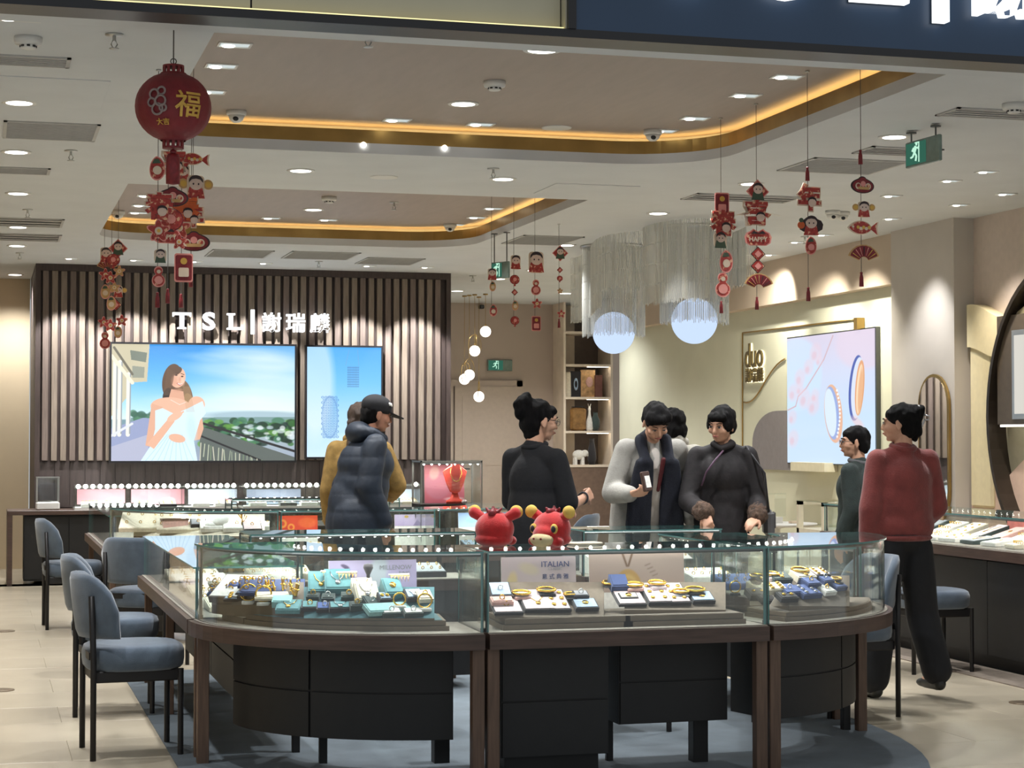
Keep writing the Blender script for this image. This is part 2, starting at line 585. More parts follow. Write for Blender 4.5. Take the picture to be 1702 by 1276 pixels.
# =================================================================== pictures (flat print and screens)
class Img:
    def __init__(s, w, h, bg=(255, 255, 255), ss=1):
        s.w, s.h, s.ss = w, h, ss
        s.a = np.zeros((h * ss, w * ss, 3)) + np.array(bg, float)
        s.Y, s.X = np.mgrid[0:h * ss, 0:w * ss].astype(float) / ss
    def mix(s, m, col):
        m = np.clip(m, 0, 1)[..., None]
        s.a = s.a * (1 - m) + np.array(col, float) * m
    def vgrad(s, stops):
        ys = [k[0] for k in stops]
        for c in range(3):
            s.a[..., c] = np.interp(s.Y, ys, [k[1][c] for k in stops])
    def ell(s, cx, cy, rx, ry, col, rot=0, soft=1.0, alpha=1.0, ring=None):
        c, n = math.cos(rot), math.sin(rot)
        x, y = s.X - cx, s.Y - cy
        u, v = (x * c + y * n) / rx, (-x * n + y * c) / ry
        d = np.sqrt(u * u + v * v)
        k = min(rx, ry) / soft * (s.ss if soft <= 1 else 1)
        m = np.clip((1 - d) * k + .5, 0, 1)
        if ring:
            m *= np.clip((d - (1 - ring)) * k + .5, 0, 1)
        s.mix(m * alpha, col)
    def poly(s, pts, col, alpha=1.0):
        ins = np.zeros(s.X.shape, bool)
        n = len(pts)
        for i in range(n):
            (x0, y0), (x1, y1) = pts[i], pts[(i + 1) % n]
            if y0 == y1:
                continue
            c = ((y0 <= s.Y) & (s.Y < y1)) | ((y1 <= s.Y) & (s.Y < y0))
            ins ^= c & (s.X < (x1 - x0) * (s.Y - y0) / (y1 - y0) + x0)
        s.mix(ins.astype(float) * alpha, col)
    def line(s, pts, w, col, alpha=1.0):
        for (x0, y0), (x1, y1) in zip(pts, pts[1:]):
            dx, dy = x1 - x0, y1 - y0
            L = dx * dx + dy * dy + 1e-9
            t = np.clip(((s.X - x0) * dx + (s.Y - y0) * dy) / L, 0, 1)
            d = np.hypot(s.X - x0 - t * dx, s.Y - y0 - t * dy)
            s.mix(np.clip((w / 2 - d) * s.ss + .5, 0, 1) * alpha, col)
    def speckle(s, x0, x1, y0, y1, cols, n, r0, r1, seed=1, alpha=.8):
        rg = random.Random(seed)
        for _ in range(n):
            s.ell(rg.uniform(x0, x1), rg.uniform(y0, y1), rg.uniform(r0, r1) * 1.6, rg.uniform(r0, r1), rg.choice(cols), 0, 1.5, alpha)
    def mesh(s, name, width, height, m):
        """upright sheet, x to the right, y up, facing +z, centred"""
        w, h = s.w * s.ss, s.h * s.ss
        xs = np.linspace(-width / 2, width / 2, w)
        ys = np.linspace(height / 2, -height / 2, h)
        v = np.zeros((h, w, 3))
        v[..., 0] = xs[None, :]
        v[..., 1] = ys[:, None]
        idx = np.arange(w * h).reshape(h, w)
        f = np.stack([idx[1:, :-1], idx[1:, 1:], idx[:-1, 1:], idx[:-1, :-1]], -1).reshape(-1, 4)
        me = bpy.data.meshes.new(name)
        me.vertices.add(w * h)
        me.vertices.foreach_set('co', v.ravel())
        me.loops.add(f.size)
        me.loops.foreach_set('vertex_index', f.ravel().astype(np.int32))
        me.polygons.add(len(f))
        me.polygons.foreach_set('loop_start', (np.arange(len(f)) * 4).astype(np.int32))
        me.update(calc_edges=True)
        me.validate()
        at_ = me.color_attributes.new('pic', 'FLOAT_COLOR', 'POINT')
        c = np.clip(s.a / 255.0, 0, 1)
        c = np.where(c <= .04045, c / 12.92, ((c + .055) / 1.055) ** 2.4)
        at_.data.foreach_set('color', np.concatenate([c, np.ones((h, w, 1))], -1).ravel().astype(np.float32))
        me.materials.append(m)
        return me

# =================================================================== floor
CEIL = 3.24
fl = MB().bx(-3.2, 8.4, 5.2, 25.0, -.10, -.004).build('floor', M_grout)
struct(fl, 'pale beige porcelain tiled shop floor', 'floor')
tile_me = MB().box((0, 0, -.004), (1.198, .598, .008), 0, None, .0012).mesh('tile', M_floor)
r = 0
y = 5.5
while y < 19.6:
    x = -2.6 + (0.6 if r % 2 else 0)
    while x < 8.2:
        place('tile', tile_me, fl, (x, y, 0))
        x += 1.2
    y += .6
    r += 1
back = MB()
back.bx(-3.2, 8.4, 19.3 + .0, 25.0, -.004, 0.0)
back.build('far_tiling', M_floor, fl)
# floor sockets set flush into the tiles
for i, (px, py) in enumerate(((8, 1049), (2, 1147), (1700, 1168))):
    p = at(px, py, z=0)
    s_ = MB().lathe([(.075, 0), (.075, .004), (.068, .005)], n=28).build('floor_socket', pm('bronze_cover', (128, 112, 92), .4, metal=.6))
    s_.location = (p.x, p.y, 0)
    tag(s_, ['round bronze floor socket cover near the far left chair', 'round bronze floor socket cover near the front left chairs', 'round bronze floor socket cover before the right counter'][i], 'floor socket')
# rug under the front counter island
rg = [(.84, 12.0), (.84, 6.6), (3.0, 6.6)] + bez((3.0, 6.6), (3.9, 6.9), (4.34, 8.0), (4.34, 9.0), 14)[1:] + [(4.34, 12.0)]
rug = MB().prism(rg, 0, .008).build('rug', M_rug)
mat_ = MB().bx(5.83, 6.14, 9.0, 13.3, 0, .006).build('carpet_strip', pm('taupe_carpet', (128, 116, 104), .95, var=.08, bump=.2, bscale=300))
tag(mat_, 'taupe carpet strip along the foot of the dark right counter', 'rug')
tag(rug, 'blue grey low pile rug under the front jewellery counter island', 'rug')

# =================================================================== ceiling with two recessed trays
def tray_outline(x0, x1, y0, y1, rl, rr, n=9, g=0.0):
    x0 -= g; x1 += g; y0 -= g; y1 += g
    rl += g; rr += g
    o = [(x0, y0), (x1, y0)]
    o += [(x1 - rr + rr * math.cos(a), y1 - rr + rr * math.sin(a)) for a in [PI / 2 * i / n for i in range(n + 1)]]
    o += [(x0 + rl + rl * math.cos(a), y1 - rl + rl * math.sin(a)) for a in [PI / 2 + PI / 2 * i / n for i in range(n + 1)]]
    return o
TR1 = (.97, 4.55, 8.22, 11.66, .35, .62)
TR2 = (.97, 4.36, 13.5, 17.32, .45, .62)
outer = [(-3.2, 7.5), (8.4, 7.5), (8.4, 25), (-3.2, 25)]
me = sheet_with_holes([outer, tray_outline(*TR1), tray_outline(*TR2)], CEIL, CEIL + .065)
me.materials.append(M_ceil)
ce = struct(place('ceiling', me), 'off white shop ceiling with two long recessed trays', 'ceiling')
TOPZ = 3.43
for k, T in enumerate((TR1, TR2)):
    o = tray_outline(*T)
    lp = o[1:] + o[:1]           # from right front corner round the back to left front
    path = [lp[-1]] + lp         # closed ring without doubling
    ring = tray_outline(*T) + [tray_outline(*T)[0]]
    g = MB()
    n = len(ring)
    inn = tray_outline(*T, g=.0) + [tray_outline(*T, g=.0)[0]]
    out = tray_outline(*T, g=.02) + [tray_outline(*T, g=.02)[0]]
    for i in range(n - 1):
        a, b, c, d = inn[i], inn[i + 1], out[i + 1], out[i]
        z0, z1 = CEIL + .065, CEIL + .148
        g.add([(*a, z0), (*b, z0), (*b, z1), (*a, z1)], [(0, 1, 2, 3)], 0, True)
        g.add([(*d, z0), (*c, z0), (*c, z1), (*d, z1)], [(3, 2, 1, 0)], 0, True)
        g.add([(*a, z1), (*b, z1), (*c, z1), (*d, z1)], [(0, 1, 2, 3)])
        g.add([(*a, z0), (*b, z0), (*c, z0), (*d, z0)], [(3, 2, 1, 0)])
    g.build('brass_band', M_gold, ce)
    big = tray_outline(*T, g=.16)
    MB().prism(big, TOPZ, TOPZ + .03).build('tray_panel', M_coffer, ce)
    w = MB()
    wl = big + [big[0]]
    for i in range(len(wl) - 1):
        a, b = wl[i], wl[i + 1]
        w.add([(*a, CEIL + .05), (*b, CEIL + .05), (*b, TOPZ + .03), (*a, TOPZ + .03)], [(0, 1, 2, 3)])
    w.build('tray_upstand', M_ceil, ce)
    st = MB()
    c0 = tray_outline(*T, g=.05) + [tray_outline(*T, g=.05)[0]]
    c1 = tray_outline(*T, g=.085) + [tray_outline(*T, g=.085)[0]]
    for i in range(len(c0) - 1):
        a, b, c, d = c0[i], c0[i + 1], c1[i + 1], c1[i]
        zz = CEIL + .13
        st.add([(*a, zz), (*b, zz), (*c, zz), (*d, zz)], [(0, 1, 2, 3)])
    st.build('cove_strip', E_cove, ce)

# =================================================================== walls
def wallbox(name, x0, x1, y0, y1, z0, z1, m, label):
    o = MB().bx(x0, x1, y0, y1, z0, z1).build(name, m)
    return struct(o, label, 'wall')
wl = wallbox('wall_left', -3.3, -3.2, 7.5, 25, 0, CEIL, M_beige, 'plain beige side wall at the far left of the shop')
wallbox('wall_back_left', -3.2, .5, 21.9, 22.0, 0, CEIL, M_beige, 'plain beige wall left of the slatted wood feature wall')
wb = wallbox('wall_back', 4.86, 7.42, 24.2, 24.3, 0, CEIL, M_mauve, 'taupe rear wall with double door behind the shop')
wallbox('wall_back_right', 7.42, 8.4, 24.34, 24.4, 0, CEIL, M_mauve, 'taupe wall strip behind the rear display shelf')
wallbox('wall_right_header', 7.62, 7.82, 14.88, 23.3, 2.80, CEIL, M_header, 'warm beige header band above the pale green wall')
gp = [(7.74, 14.85), (7.74, 22.6)] + [(7.74 + .5 - .5 * math.cos(a), 22.6 + .5 * math.sin(a)) for a in [PI / 2 * i / 8 for i in range(1, 9)]] + [(8.4, 23.1)]
gw = MB().wall(gp, -.06, 0, CEIL).build('wall_right_green', M_green)
struct(gw, 'pale green side wall with rounded far end', 'wall')
MB().bx(7.725, 7.74, 14.9, 22.6, .02, .62, 0).build('dado_panel', M_green, gw)
MB().bx(7.56, 7.9, 13.78, 14.88, 0, CEIL).build('pilaster', M_pilaster)
struct(bpy.data.objects['pilaster'], 'broad beige pilaster carrying the arched mirror', 'pilaster')
wr = wallbox('wall_right_front', 7.74, 7.84, 7.5, 13.78, 0, CEIL, pm('blush_wall', (208, 192, 180), .75, var=.02), 'blush pink side wall behind the dark oval niche')
# rolling fabric-like plaster wave above the niche
def wave(name, y0, y1, zc, amp, th, m, label):
    mb = MB()
    N = 24
    top, bot = [], []
    for i in range(N + 1):
        t = i / N
        yy = y0 + (y1 - y0) * t
        top.append((yy, zc + amp * math.sin(t * 7.5 + .6) + .10))
        bot.append((yy, zc + amp * math.sin(t * 7.5 + .1) - .14 - .10 * t))
    ol = top + bot[::-1]
    mb.prism([(a, b) for a, b in ol], 0, th, 0, Matrix(((0, 0, -1, 7.74), (1, 0, 0, 0), (0, 1, 0, 0), (0, 0, 0, 1))))
    o = mb.build(name, m)
    return tag(o, label, 'relief')
wave('plaster_wave', 12.4, 13.72, 2.36, .07, .10, pm('cream_plaster', (232, 218, 178), .7, var=.02), 'cream wavy plaster relief high on the blush wall')
mb = MB()
mb.bx(7.66, 7.74, 13.38, 13.72, .9, 2.3, 0, .02)
o = mb.build('cream_fin', pm('cream_plaster', (232, 218, 178)))
tag(o, 'upright cream plaster fin under the wavy relief', 'relief')
low = [(y_, 1.22 + .16 * math.sin((y_ - 12.2) * 3.6)) for y_ in np.linspace(12.2, 13.75, 22)]
o = MB().prism([(a, b) for a, b in low] + [(13.75, .7), (12.2, .7)], 0, .05, 0, Matrix(((0, 0, -1, 7.74), (1, 0, 0, 0), (0, 1, 0, 0), (0, 0, 0, 1)))).build('blush_wave', pm('blush_relief', (226, 196, 176), .75, var=.02))
tag(o, 'low blush coloured wave relief below the dark oval niche', 'relief')

# rear double door
dr = thing('door_1', (5.95, 24.19, 0))
struct(dr, 'taupe double door in the rear wall', 'door')
M_door = pm('door_paint', (188, 172, 158), .6, var=.02)
for sx, x0, x1 in ((0, -.86, -.012), (1, .012, .86)):
    lf = MB().bx(x0, x1, -.05, -.005, .01, 2.14).build('door_leaf', M_door, dr)
    MB().bx(x0 + .1, x1 - .1, -.056, -.05, .2, .95, 0).bx(x0 + .1, x1 - .1, -.056, -.05, 1.1, 2.0, 0).build('leaf_panel', M_door, lf)
h = MB().cyl((.07, -.05, 1.06), (.07, -.11, 1.06), .014).tube([(.07, -.105, 1.06), (.12, -.105, 1.06), (.20, -.105, 1.055)], .010)
h.lathe([(.028, 0), (.028, .01)], (.07, -.052, 1.06), 16, R=rotm(PI / 2))
h.lathe([(.028, 0), (.028, .01)], (.07, -.052, .96), 16, R=rotm(PI / 2))
h.build('door_handle', M_metal, dr)
fr = MB()
for a in ((-.94, -.86, 0, 2.22), (.86, .94, 0, 2.22), (-.94, .94, 2.14, 2.22)):
    fr.bx(a[0], a[1], -.04, 0, a[2], a[3])
fr.build('door_frame', M_mauve, dr)
# door closer
c_ = MB().bx(-.5, -.26, -.1, -.05, 2.04, 2.10, 0, .008).tube([(-.35, -.08, 2.10), (-.2, -.14, 2.13), (-.06, -.04, 2.17)], .008)
c_.build('door_closer', M_metal, dr)

# =================================================================== slatted wood feature wall
WX0, WX1, WY = .51, 4.87, 19.95
ww = MB().bx(WX0, WX1, WY, 21.9, 0, CEIL).build('wall_wood', M_darkwood)
struct(ww, 'dark walnut feature wall faced with upright slats', 'wall')
fr = MB()
fr.bx(WX0, WX1, WY - .05, WY, CEIL - .07, CEIL)
fr.bx(WX0, WX0 + .05, WY - .05, WY, .74, CEIL - .07)
fr.bx(WX1 - .05, WX1, WY - .05, WY, .74, CEIL - .07)
fr.build('surround_frame', M_darkwood, ww)
slat_a = MB().box((0, 0, 0), (.060, .045, 1.945), 0, None, .004).mesh('slat', M_slat)
slat_b = MB().box((0, 0, 0), (.060, .045, 1.945), 0, None, .004).mesh('slat', pm('slat_walnut_b', (108, 94, 86), .6, var=.10, scale=5, stretch=(20, 20, 1)))
x = WX0 + .10
i = 0
rs = random.Random(3)
while x < WX1 - .07:
    place('slat', slat_a if (i % 3) else slat_b, ww, (x, WY - .0225, 1.225 + .9725))
    x += .0915
    i += 1
# lower panelling under the screens
x = WX0 + .05
pan = MB().box((0, 0, 0), (.148, .012, .46)).mesh('panel', pm('dark_panel', (70, 60, 57), .5, var=.1, scale=5, stretch=(14, 14, 1)))
while x < WX1 - .1:
    place('panel', pan, ww, (x + .075, WY - .006, .98))
    x += .152

# =================================================================== big screen
TV0, TV1 = at(186, 571, Y=19.84), at(490, 765, Y=19.84)
tw, th_ = TV1.x - TV0.x, TV0.z - TV1.z
I = Img(306, 194, ss=2)
I.vgrad([(0, (58, 142, 214)), (60, (104, 180, 234)), (100, (168, 214, 236)), (124, (206, 228, 232)), (126, (120, 150, 160)), (194, (150, 160, 180))])
for cx, cy, rx, ry, a in ((230, 15, 40, 6, .5), (265, 30, 36, 7, .5), (200, 40, 50, 7, .35), (270, 58, 40, 6, .35), (235, 80, 60, 8, .4), (160, 20, 26, 4, .3), (215, 100, 80, 8, .5)):
    I.ell(cx, cy, rx * 1.5, ry * 1.7, (236, 240, 238), .05, ry * 1.5, a * .8)
I.ell(300, 80, 130, 80, (232, 238, 228), 0, 80, .5)
I.ell(240, 118, 90, 8, (150, 176, 190), 0, 4, .8)
I.poly([(32, 122), (306, 120), (306, 150), (32, 140)], (120, 150, 150))
I.speckle(150, 306, 126, 168, [(36, 66, 44), (60, 110, 56), (96, 150, 66), (28, 48, 40), (70, 120, 90)], 110, 3, 7, 2)
I.speckle(200, 306, 134, 158, [(210, 220, 226), (190, 204, 214), (228, 232, 232)], 26, 2, 5, 4, .7)
I.speckle(35, 75, 112, 124, [(60, 100, 84), (80, 130, 100)], 16, 3, 6, 5)
# balcony floor, railing and plants
I.poly([(0, 140), (52, 122), (75, 124), (60, 194), (0, 194)], (146, 156, 190))
I.poly([(0, 170), (60, 150), (62, 194), (0, 194)], (172, 176, 198))
I.poly([(146, 136), (160, 140), (306, 188), (306, 194), (146, 194)], (92, 100, 96))
I.line([(140, 128), (306, 178)], 4, (44, 44, 46))
I.line([(142, 150), (250, 194)], 3, (40, 40, 42))
for k in range(24):
    rr = random.Random(k)
    bx_ = 146 + k * 6
    hh = 18 + rr.random() * 20
    by = 150 + (bx_ - 146) * .28 + 14
    I.line([(bx_, by + hh), (bx_ + rr.uniform(-3, 3), by)], 1.6, rr.choice([(190, 196, 170), (150, 160, 140), (120, 140, 110), (210, 206, 184)]), .9)
# palace at the left
I.poly([(0, 0), (62, 0), (58, 62), (30, 64), (24, 90), (0, 120)], (196, 188, 160))
I.poly([(30, 10), (58, 14), (56, 30), (32, 26)], (120, 128, 116))
I.poly([(34, 36), (54, 38), (53, 56), (34, 56)], (146, 150, 136))
for xx in (6, 14, 28):
    I.line([(xx, 30 if xx < 20 else 50), (xx - 1, 150)], 7, (222, 222, 216))
    I.line([(xx + 3, 30 if xx < 20 else 50), (xx + 2, 148)], 2, (150, 156, 160))
I.line([(0, 20), (34, 64)], 6, (228, 222, 200))
I.line([(4, 6), (34, 50)], 4, (110, 106, 92))
I.line([(0, 152), (34, 132)], 4, (214, 218, 222))
# woman
HAIR, SK, DR = (98, 74, 58), (226, 178, 152), (206, 230, 246)
I.ell(100, 62, 17, 30, HAIR, .12)
I.ell(122, 84, 11, 26, (122, 96, 72), -.25)
I.ell(130, 100, 9, 20, (150, 120, 86), -.35)
I.ell(92, 86, 8, 14, (60, 48, 44), .2)
I.poly([(98, 74), (118, 78), (122, 104), (90, 104)], (214, 164, 138))
I.ell(109, 55, 12.5, 17, SK, .18)
I.ell(104, 44, 12, 7, HAIR, -.35)
I.ell(98, 55, 4, 15, HAIR, .1)
I.ell(106, 51, 2.2, 1.2, (60, 44, 40)); I.ell(116, 53, 2.0, 1.2, (60, 44, 40))
I.line([(102, 47), (109, 47)], 1.2, (90, 66, 54)); I.line([(114, 48), (119, 50)], 1.2, (90, 66, 54))
I.ell(112, 58, 2, 4, (206, 150, 128), 0, 2, .6)
I.line([(108, 64.6), (112, 67), (117.5, 64.6)], 2.4, (186, 104, 98)); I.line([(109, 64.8), (112.4, 66.2), (116.5, 64.6)], 1.1, (252, 244, 240))
I.ell(103, 60, 5, 9, (206, 150, 126), .1, 4, .5); I.ell(117, 62, 3, 6, (240, 200, 178), 0, 3, .6); I.ell(109, 76, 7, 3, (204, 152, 128), 0, 3, .6)
I.ell(98, 104, 34, 16, SK, .05); I.ell(140, 100, 14, 14, SK)
I.poly([(66, 98), (60, 140), (56, 168), (70, 172), (82, 130), (84, 104)], (216, 168, 142))
I.poly([(148, 110), (152, 140), (146, 158), (116, 164), (114, 152), (140, 142)], (216, 168, 142))
I.poly([(72, 110), (84, 106), (104, 116), (130, 104), (150, 94), (156, 114), (146, 126), (136, 160), (142, 194), (48, 194), (66, 166), (72, 140)], DR)
for k in range(9):
    I.line([(92 + k * 3, 150), (56 + k * 10, 194)], 1.2, (170, 204, 230), .7)
I.poly([(58, 166), (70, 174), (104, 128), (98, 118)], (222, 174, 148))
I.ell(104, 120, 14, 6, (226, 180, 154), -.5)
I.line([(104, 122), (118, 112)], 3, (226, 180, 154))
I.ell(108, 156, 14, 7, (222, 174, 148), .2)
for hx in range(7):
    I.line([(92 + hx * 2.0, 40 + hx), (86 + hx * 1.2, 84)], .8, (128, 100, 78), .5)
    I.line([(118 + hx * 1.6, 70), (124 + hx * 2.0, 112)], .9, (176, 146, 108), .5)
I.ell(132, 140, 8, 24, (186, 214, 236), -.1, 6, .6)
I.line([(97, 92), (112, 100), (122, 96)], .9, (240, 240, 240), .6)
tvx = thing('wall_screen', ((TV0.x + TV1.x) / 2, 19.86, (TV0.z + TV1.z) / 2), 0, 'large wall screen showing a woman in pale blue dress on a terrace', 'screen')
b_ = MB()
b_.bx(-tw / 2 - .02, tw / 2 + .02, .012, .06, -th_ / 2 - .02, th_ / 2 + .02)
for a in ((-tw / 2 - .02, -tw / 2, -th_ / 2 - .02, th_ / 2 + .02), (tw / 2, tw / 2 + .02, -th_ / 2 - .02, th_ / 2 + .02), (-tw / 2, tw / 2, th_ / 2, th_ / 2 + .02), (-tw / 2, tw / 2, -th_ / 2 - .02, -th_ / 2)):
    b_.bx(a[0], a[1], -.008, .012, a[2], a[3])
b_.build('bezel', M_fblack, tvx)
place('display', I.mesh('display', tw, th_, picture('screen_picture', 1.12, .2)), tvx, (0, .005, 0), FRONT)
# ------------------------------------------------------------------- upright second screen
S0, S1 = at(511, 576, Y=19.84), at(634, 759, Y=19.84)
tw, th_ = S1.x - S0.x, S0.z - S1.z
I = Img(124, 184, ss=2)
I.vgrad([(0, (74, 160, 232)), (60, (110, 184, 240)), (110, (160, 206, 240)), (184, (196, 220, 240))])
I.ell(14, 60, 30, 90, (226, 232, 240), 0, 12, .55)
I.ell(95, 170, 60, 30, (200, 226, 246), 0, 6, .6)
for k in range(9):
    I.line([(67, 34 + k * 4), (86, 34 + k * 4)], .9, (70, 100, 140), .55)
    I.line([(68 + k * 2.2, 32), (68 + k * 2.2, 66)], .8, (70, 100, 140), .5)
I.line([(64, 30), (70, 4)], .8, (120, 150, 180), .6); I.line([(86, 30), (84, 4)], .8, (120, 150, 180), .6)
for k in range(16):
    for j in range(5):
        I.ell(26 + j * 5.5 + (k % 2) * 2.6, 84 + k * 4.4, 2.4, 2.0, (70, 118, 178), 0, 1, .75, ring=.45)
I.ell(38, 117, 14, 36, (90, 130, 180), 0, 1, .35, ring=.12)
t2 = thing('wall_screen', ((S0.x + S1.x) / 2, 19.86, (S0.z + S1.z) / 2), 0, 'upright wall screen showing blue sketched bracelet and pendant', 'screen')
b_ = MB().bx(-tw / 2 - .02, tw / 2 + .02, .012, .06, -th_ / 2 - .02, th_ / 2 + .02)
for a in ((-tw / 2 - .02, -tw / 2, -th_ / 2 - .02, th_ / 2 + .02), (tw / 2, tw / 2 + .02, -th_ / 2 - .02, th_ / 2 + .02), (-tw / 2, tw / 2, th_ / 2, th_ / 2 + .02), (-tw / 2, tw / 2, -th_ / 2 - .02, -th_ / 2)):
    b_.bx(a[0], a[1], -.008, .012, a[2], a[3])
b_.build('bezel', M_fblack, t2)
place('display', I.mesh('display', tw, th_, picture('screen_picture')), t2, (0, .005, 0), FRONT)

# =================================================================== shop sign letters (wide slab serif capitals)
def glyph_T(s):
    return [(0, .74), (0, 1), (1, 1), (1, .74), (.93, .74), (.90, .84), (.62, .84), (.62, .12), (.74, .10), (.74, 0), (.26, 0), (.26, .10), (.38, .12), (.38, .84), (.10, .84), (.07, .74)]
def glyph_L(s):
    return [(0, 0), (0, .11), (.12, .13), (.12, .87), (0, .89), (0, 1), (.5, 1), (.5, .89), (.37, .87), (.37, .16), (.82, .16), (.88, .30), (1, .30), (.97, 0)]
def sign(name, label, x0, x1, y_, zmid, scale, depth, area=''):
    """TSL | three characters spread between x0 and x1; scale = cap height"""
    root = thing(name, ((x0 + x1) / 2, y_, zmid), 0, label, 'sign', area)
    W = x1 - x0
    Mx = Matrix(((1, 0, 0, 0), (0, 0, -1, 0), (0, 1, 0, 0), (0, 0, 0, 1)))
    def put(nm, ol, cx, w, h):
        ol = [(-W / 2 + (cx - .0) * W + (a - .5) * w, (b - .5) * h) for a, b in ol]
        mb = MB().prism(ol, .012, depth, 0, Mx)
        l = mb.build(nm, E_sign, root)
        MB().prism([(a, b) for a, b in ol], 0.0, .012, 0, Mx).build('letter_back', M_steel, l)
        return l
    put('letter', glyph_T(1), .065, scale * 1.12, scale)
    text('letter', 'S', scale * 1.42, E_sign, root, (-W / 2 + .232 * W, -depth * .5, 0), FRONT, extrude=depth * .5, bold=scale * .05, sx=1.18)
    put('letter', glyph_L(1), .395, scale * 1.0, scale)
    put('divider', [(0, 0), (1, 0), (1, 1), (0, 1)], .505, scale * .22, scale * 1.5)
    for ch, cx in (('謝', .625), ('瑞', .777), ('麟', .932)):
        t = text('letter', ch, scale * 1.25, E_sign, root, (-W / 2 + cx * W, -depth * .5, 0), FRONT, extrude=depth * .5, bold=scale * .016)
    return root
a_, b2_ = at(284, 519, Y=19.88), at(548, 550, Y=19.88)
sign('wall_sign', 'glowing white letter sign on the slatted wood wall', a_.x, b2_.x, 19.86, at(400, 535, Y=19.88).z, .172, .05)

# =================================================================== shop front fascia
FY = 7.42
fx = at(941, 50, Y=FY).x
fb = thing('shopfront_fascia', (0, FY, 3.1), 0, 'dark fascia beam over the shop entrance with cream light box', 'fascia')
FH = .9
MB().bx(-3.2, 8.4, .06, .16, 0, FH).bx(-3.2, 8.4, -.02, .06, 0, .035).build('beam', M_fblack, fb)
MB().bx(fx + .035, 8.4, -.02, .06, .035, FH).build('navy_panel', M_navy, fb)
MB().bx(fx, fx + .035, -.03, .06, .035, FH).build('upright_trim', M_fblack, fb)
MB().bx(fx - .006, fx, -.01, .058, .036, FH).build('panel_reveal', pm('cream_panel', (178, 172, 150), .6, var=.03, scale=3), fb)
cx_ = fx - .008
while cx_ > -3:
    MB().bx(cx_ - 1.28, cx_ - .004, .045, .058, .036, FH).build('cream_panel', pm('cream_panel', (178, 172, 150)), fb)
    cx_ -= 1.284
MB().bx(-3.2, fx - .01, .0, .02, .036, .044).build('light_strip', em('strip_glow', (255, 240, 170), 1.3, True), fb)
MB().bx(-3.2, 8.4, .16, .75, .10, .14).build('soffit_board', M_ceil, fb)
# sign on the navy panel: the photo shows its lower edge
L0, L1 = at(1405, 10, Y=FY), at(1500, 14, Y=FY)
capw = (L1.x - L0.x)
Wf = capw / 1.0 / .172 * (b2_.x - a_.x) * 1.0
x0f = (L0.x + capw / 2) - .395 * Wf
sign('fascia_sign', 'glowing white letter sign on the navy shop fascia', x0f, x0f + Wf, FY - .02, L1.z + capw / 2 + .004, capw, .06)

# =================================================================== items on the green wall
XG = 7.735
SIDE = (PI / 2, 0, -PI / 2)       # lettering on the side wall, read from -X
def gpt(px, py, X=XG):
    p = at(px, py, X=X)
    return p.y, p.z
p0, p1 = gpt(1308, 563, 7.69), gpt(1454, 545, 7.69)
q0, q1 = gpt(1308, 768, 7.69), gpt(1452, 773, 7.69)
pw, ph = p0[0] - p1[0], (p0[1] + p1[1]) / 2 - (q0[1] + q1[1]) / 2
pc = ((p0[0] + p1[0]) / 2, (p0[1] + p1[1] + q0[1] + q1[1]) / 4)
I = Img(190, 205, ss=2)
I.vgrad([(0, (214, 206, 226)), (60, (206, 214, 238)), (130, (196, 220, 244)), (205, (206, 224, 242))])
I.ell(20, 60, 60, 60, (200, 228, 250), 0, 8, .6); I.ell(170, 20, 60, 40, (222, 206, 224), 0, 8, .7); I.ell(90, 190, 120, 30, (196, 220, 244), 0, 8, .7)
I.line([(2, 118), (20, 112), (26, 96), (44, 84), (66, 60), (84, 40), (104, 4)], 2.4, (206, 176, 186), .9)
for cx, cy, rr in ((66, 28, 13), (50, 50, 11), (30, 66, 12), (14, 90, 12), (40, 100, 14), (60, 112, 13), (12, 130, 10), (14, 165, 12), (64, 96, 9), (30, 84, 8), (74, 40, 7)):
    I.ell(cx, cy, rr, rr * 1.2, (230, 204, 216), .3, 6, .45)
    I.ell(cx - 3, cy + 4, rr * .4, rr * .5, (224, 176, 188), .3, 4, .4)
I.ell(152, 88, 15, 50, (70, 92, 170), .10, 1, 1)
I.ell(155, 88, 13, 47, (214, 222, 240), .10)
I.ell(159, 88, 9, 42, (222, 160, 118), .10)
I.ell(159, 90, 6.5, 38, (246, 214, 180), .10)
I.ell(161, 92, 5, 34, (214, 150, 104), .10, 2, .6)
I.ell(154, 140, 14, 6, (236, 200, 200), .6, 4, .6)
I.ell(104, 126, 19, 46, (226, 178, 150), -.12)
I.ell(101, 125, 15, 42, (150, 170, 220), -.12)
I.ell(98, 124, 12, 38, (214, 230, 250), -.12)
for k in range(13):
    I.ell(112 + 6 * math.sin(k / 12 * PI), 90 + k * 6, 2, 2, (250, 250, 250), 0, 1, .9)
I.ell(128, 178, 22, 5, (220, 180, 180), .7, 4, .4)
lb = thing('light_box_poster', (7.69, pc[0], pc[1]), 0, 'light box poster with two rings on the pale green wall', 'poster', rot=(0, 0, -PI / 2))
MB().bx(-pw / 2 - .012, pw / 2 + .012, .006, .045, -ph / 2 - .012, ph / 2 + .012).build('frame', M_metal, lb)
place('picture_panel', I.mesh('picture_panel', pw, ph, picture('lightbox_picture', .95, .5)), lb, (0, 0, 0), FRONT)
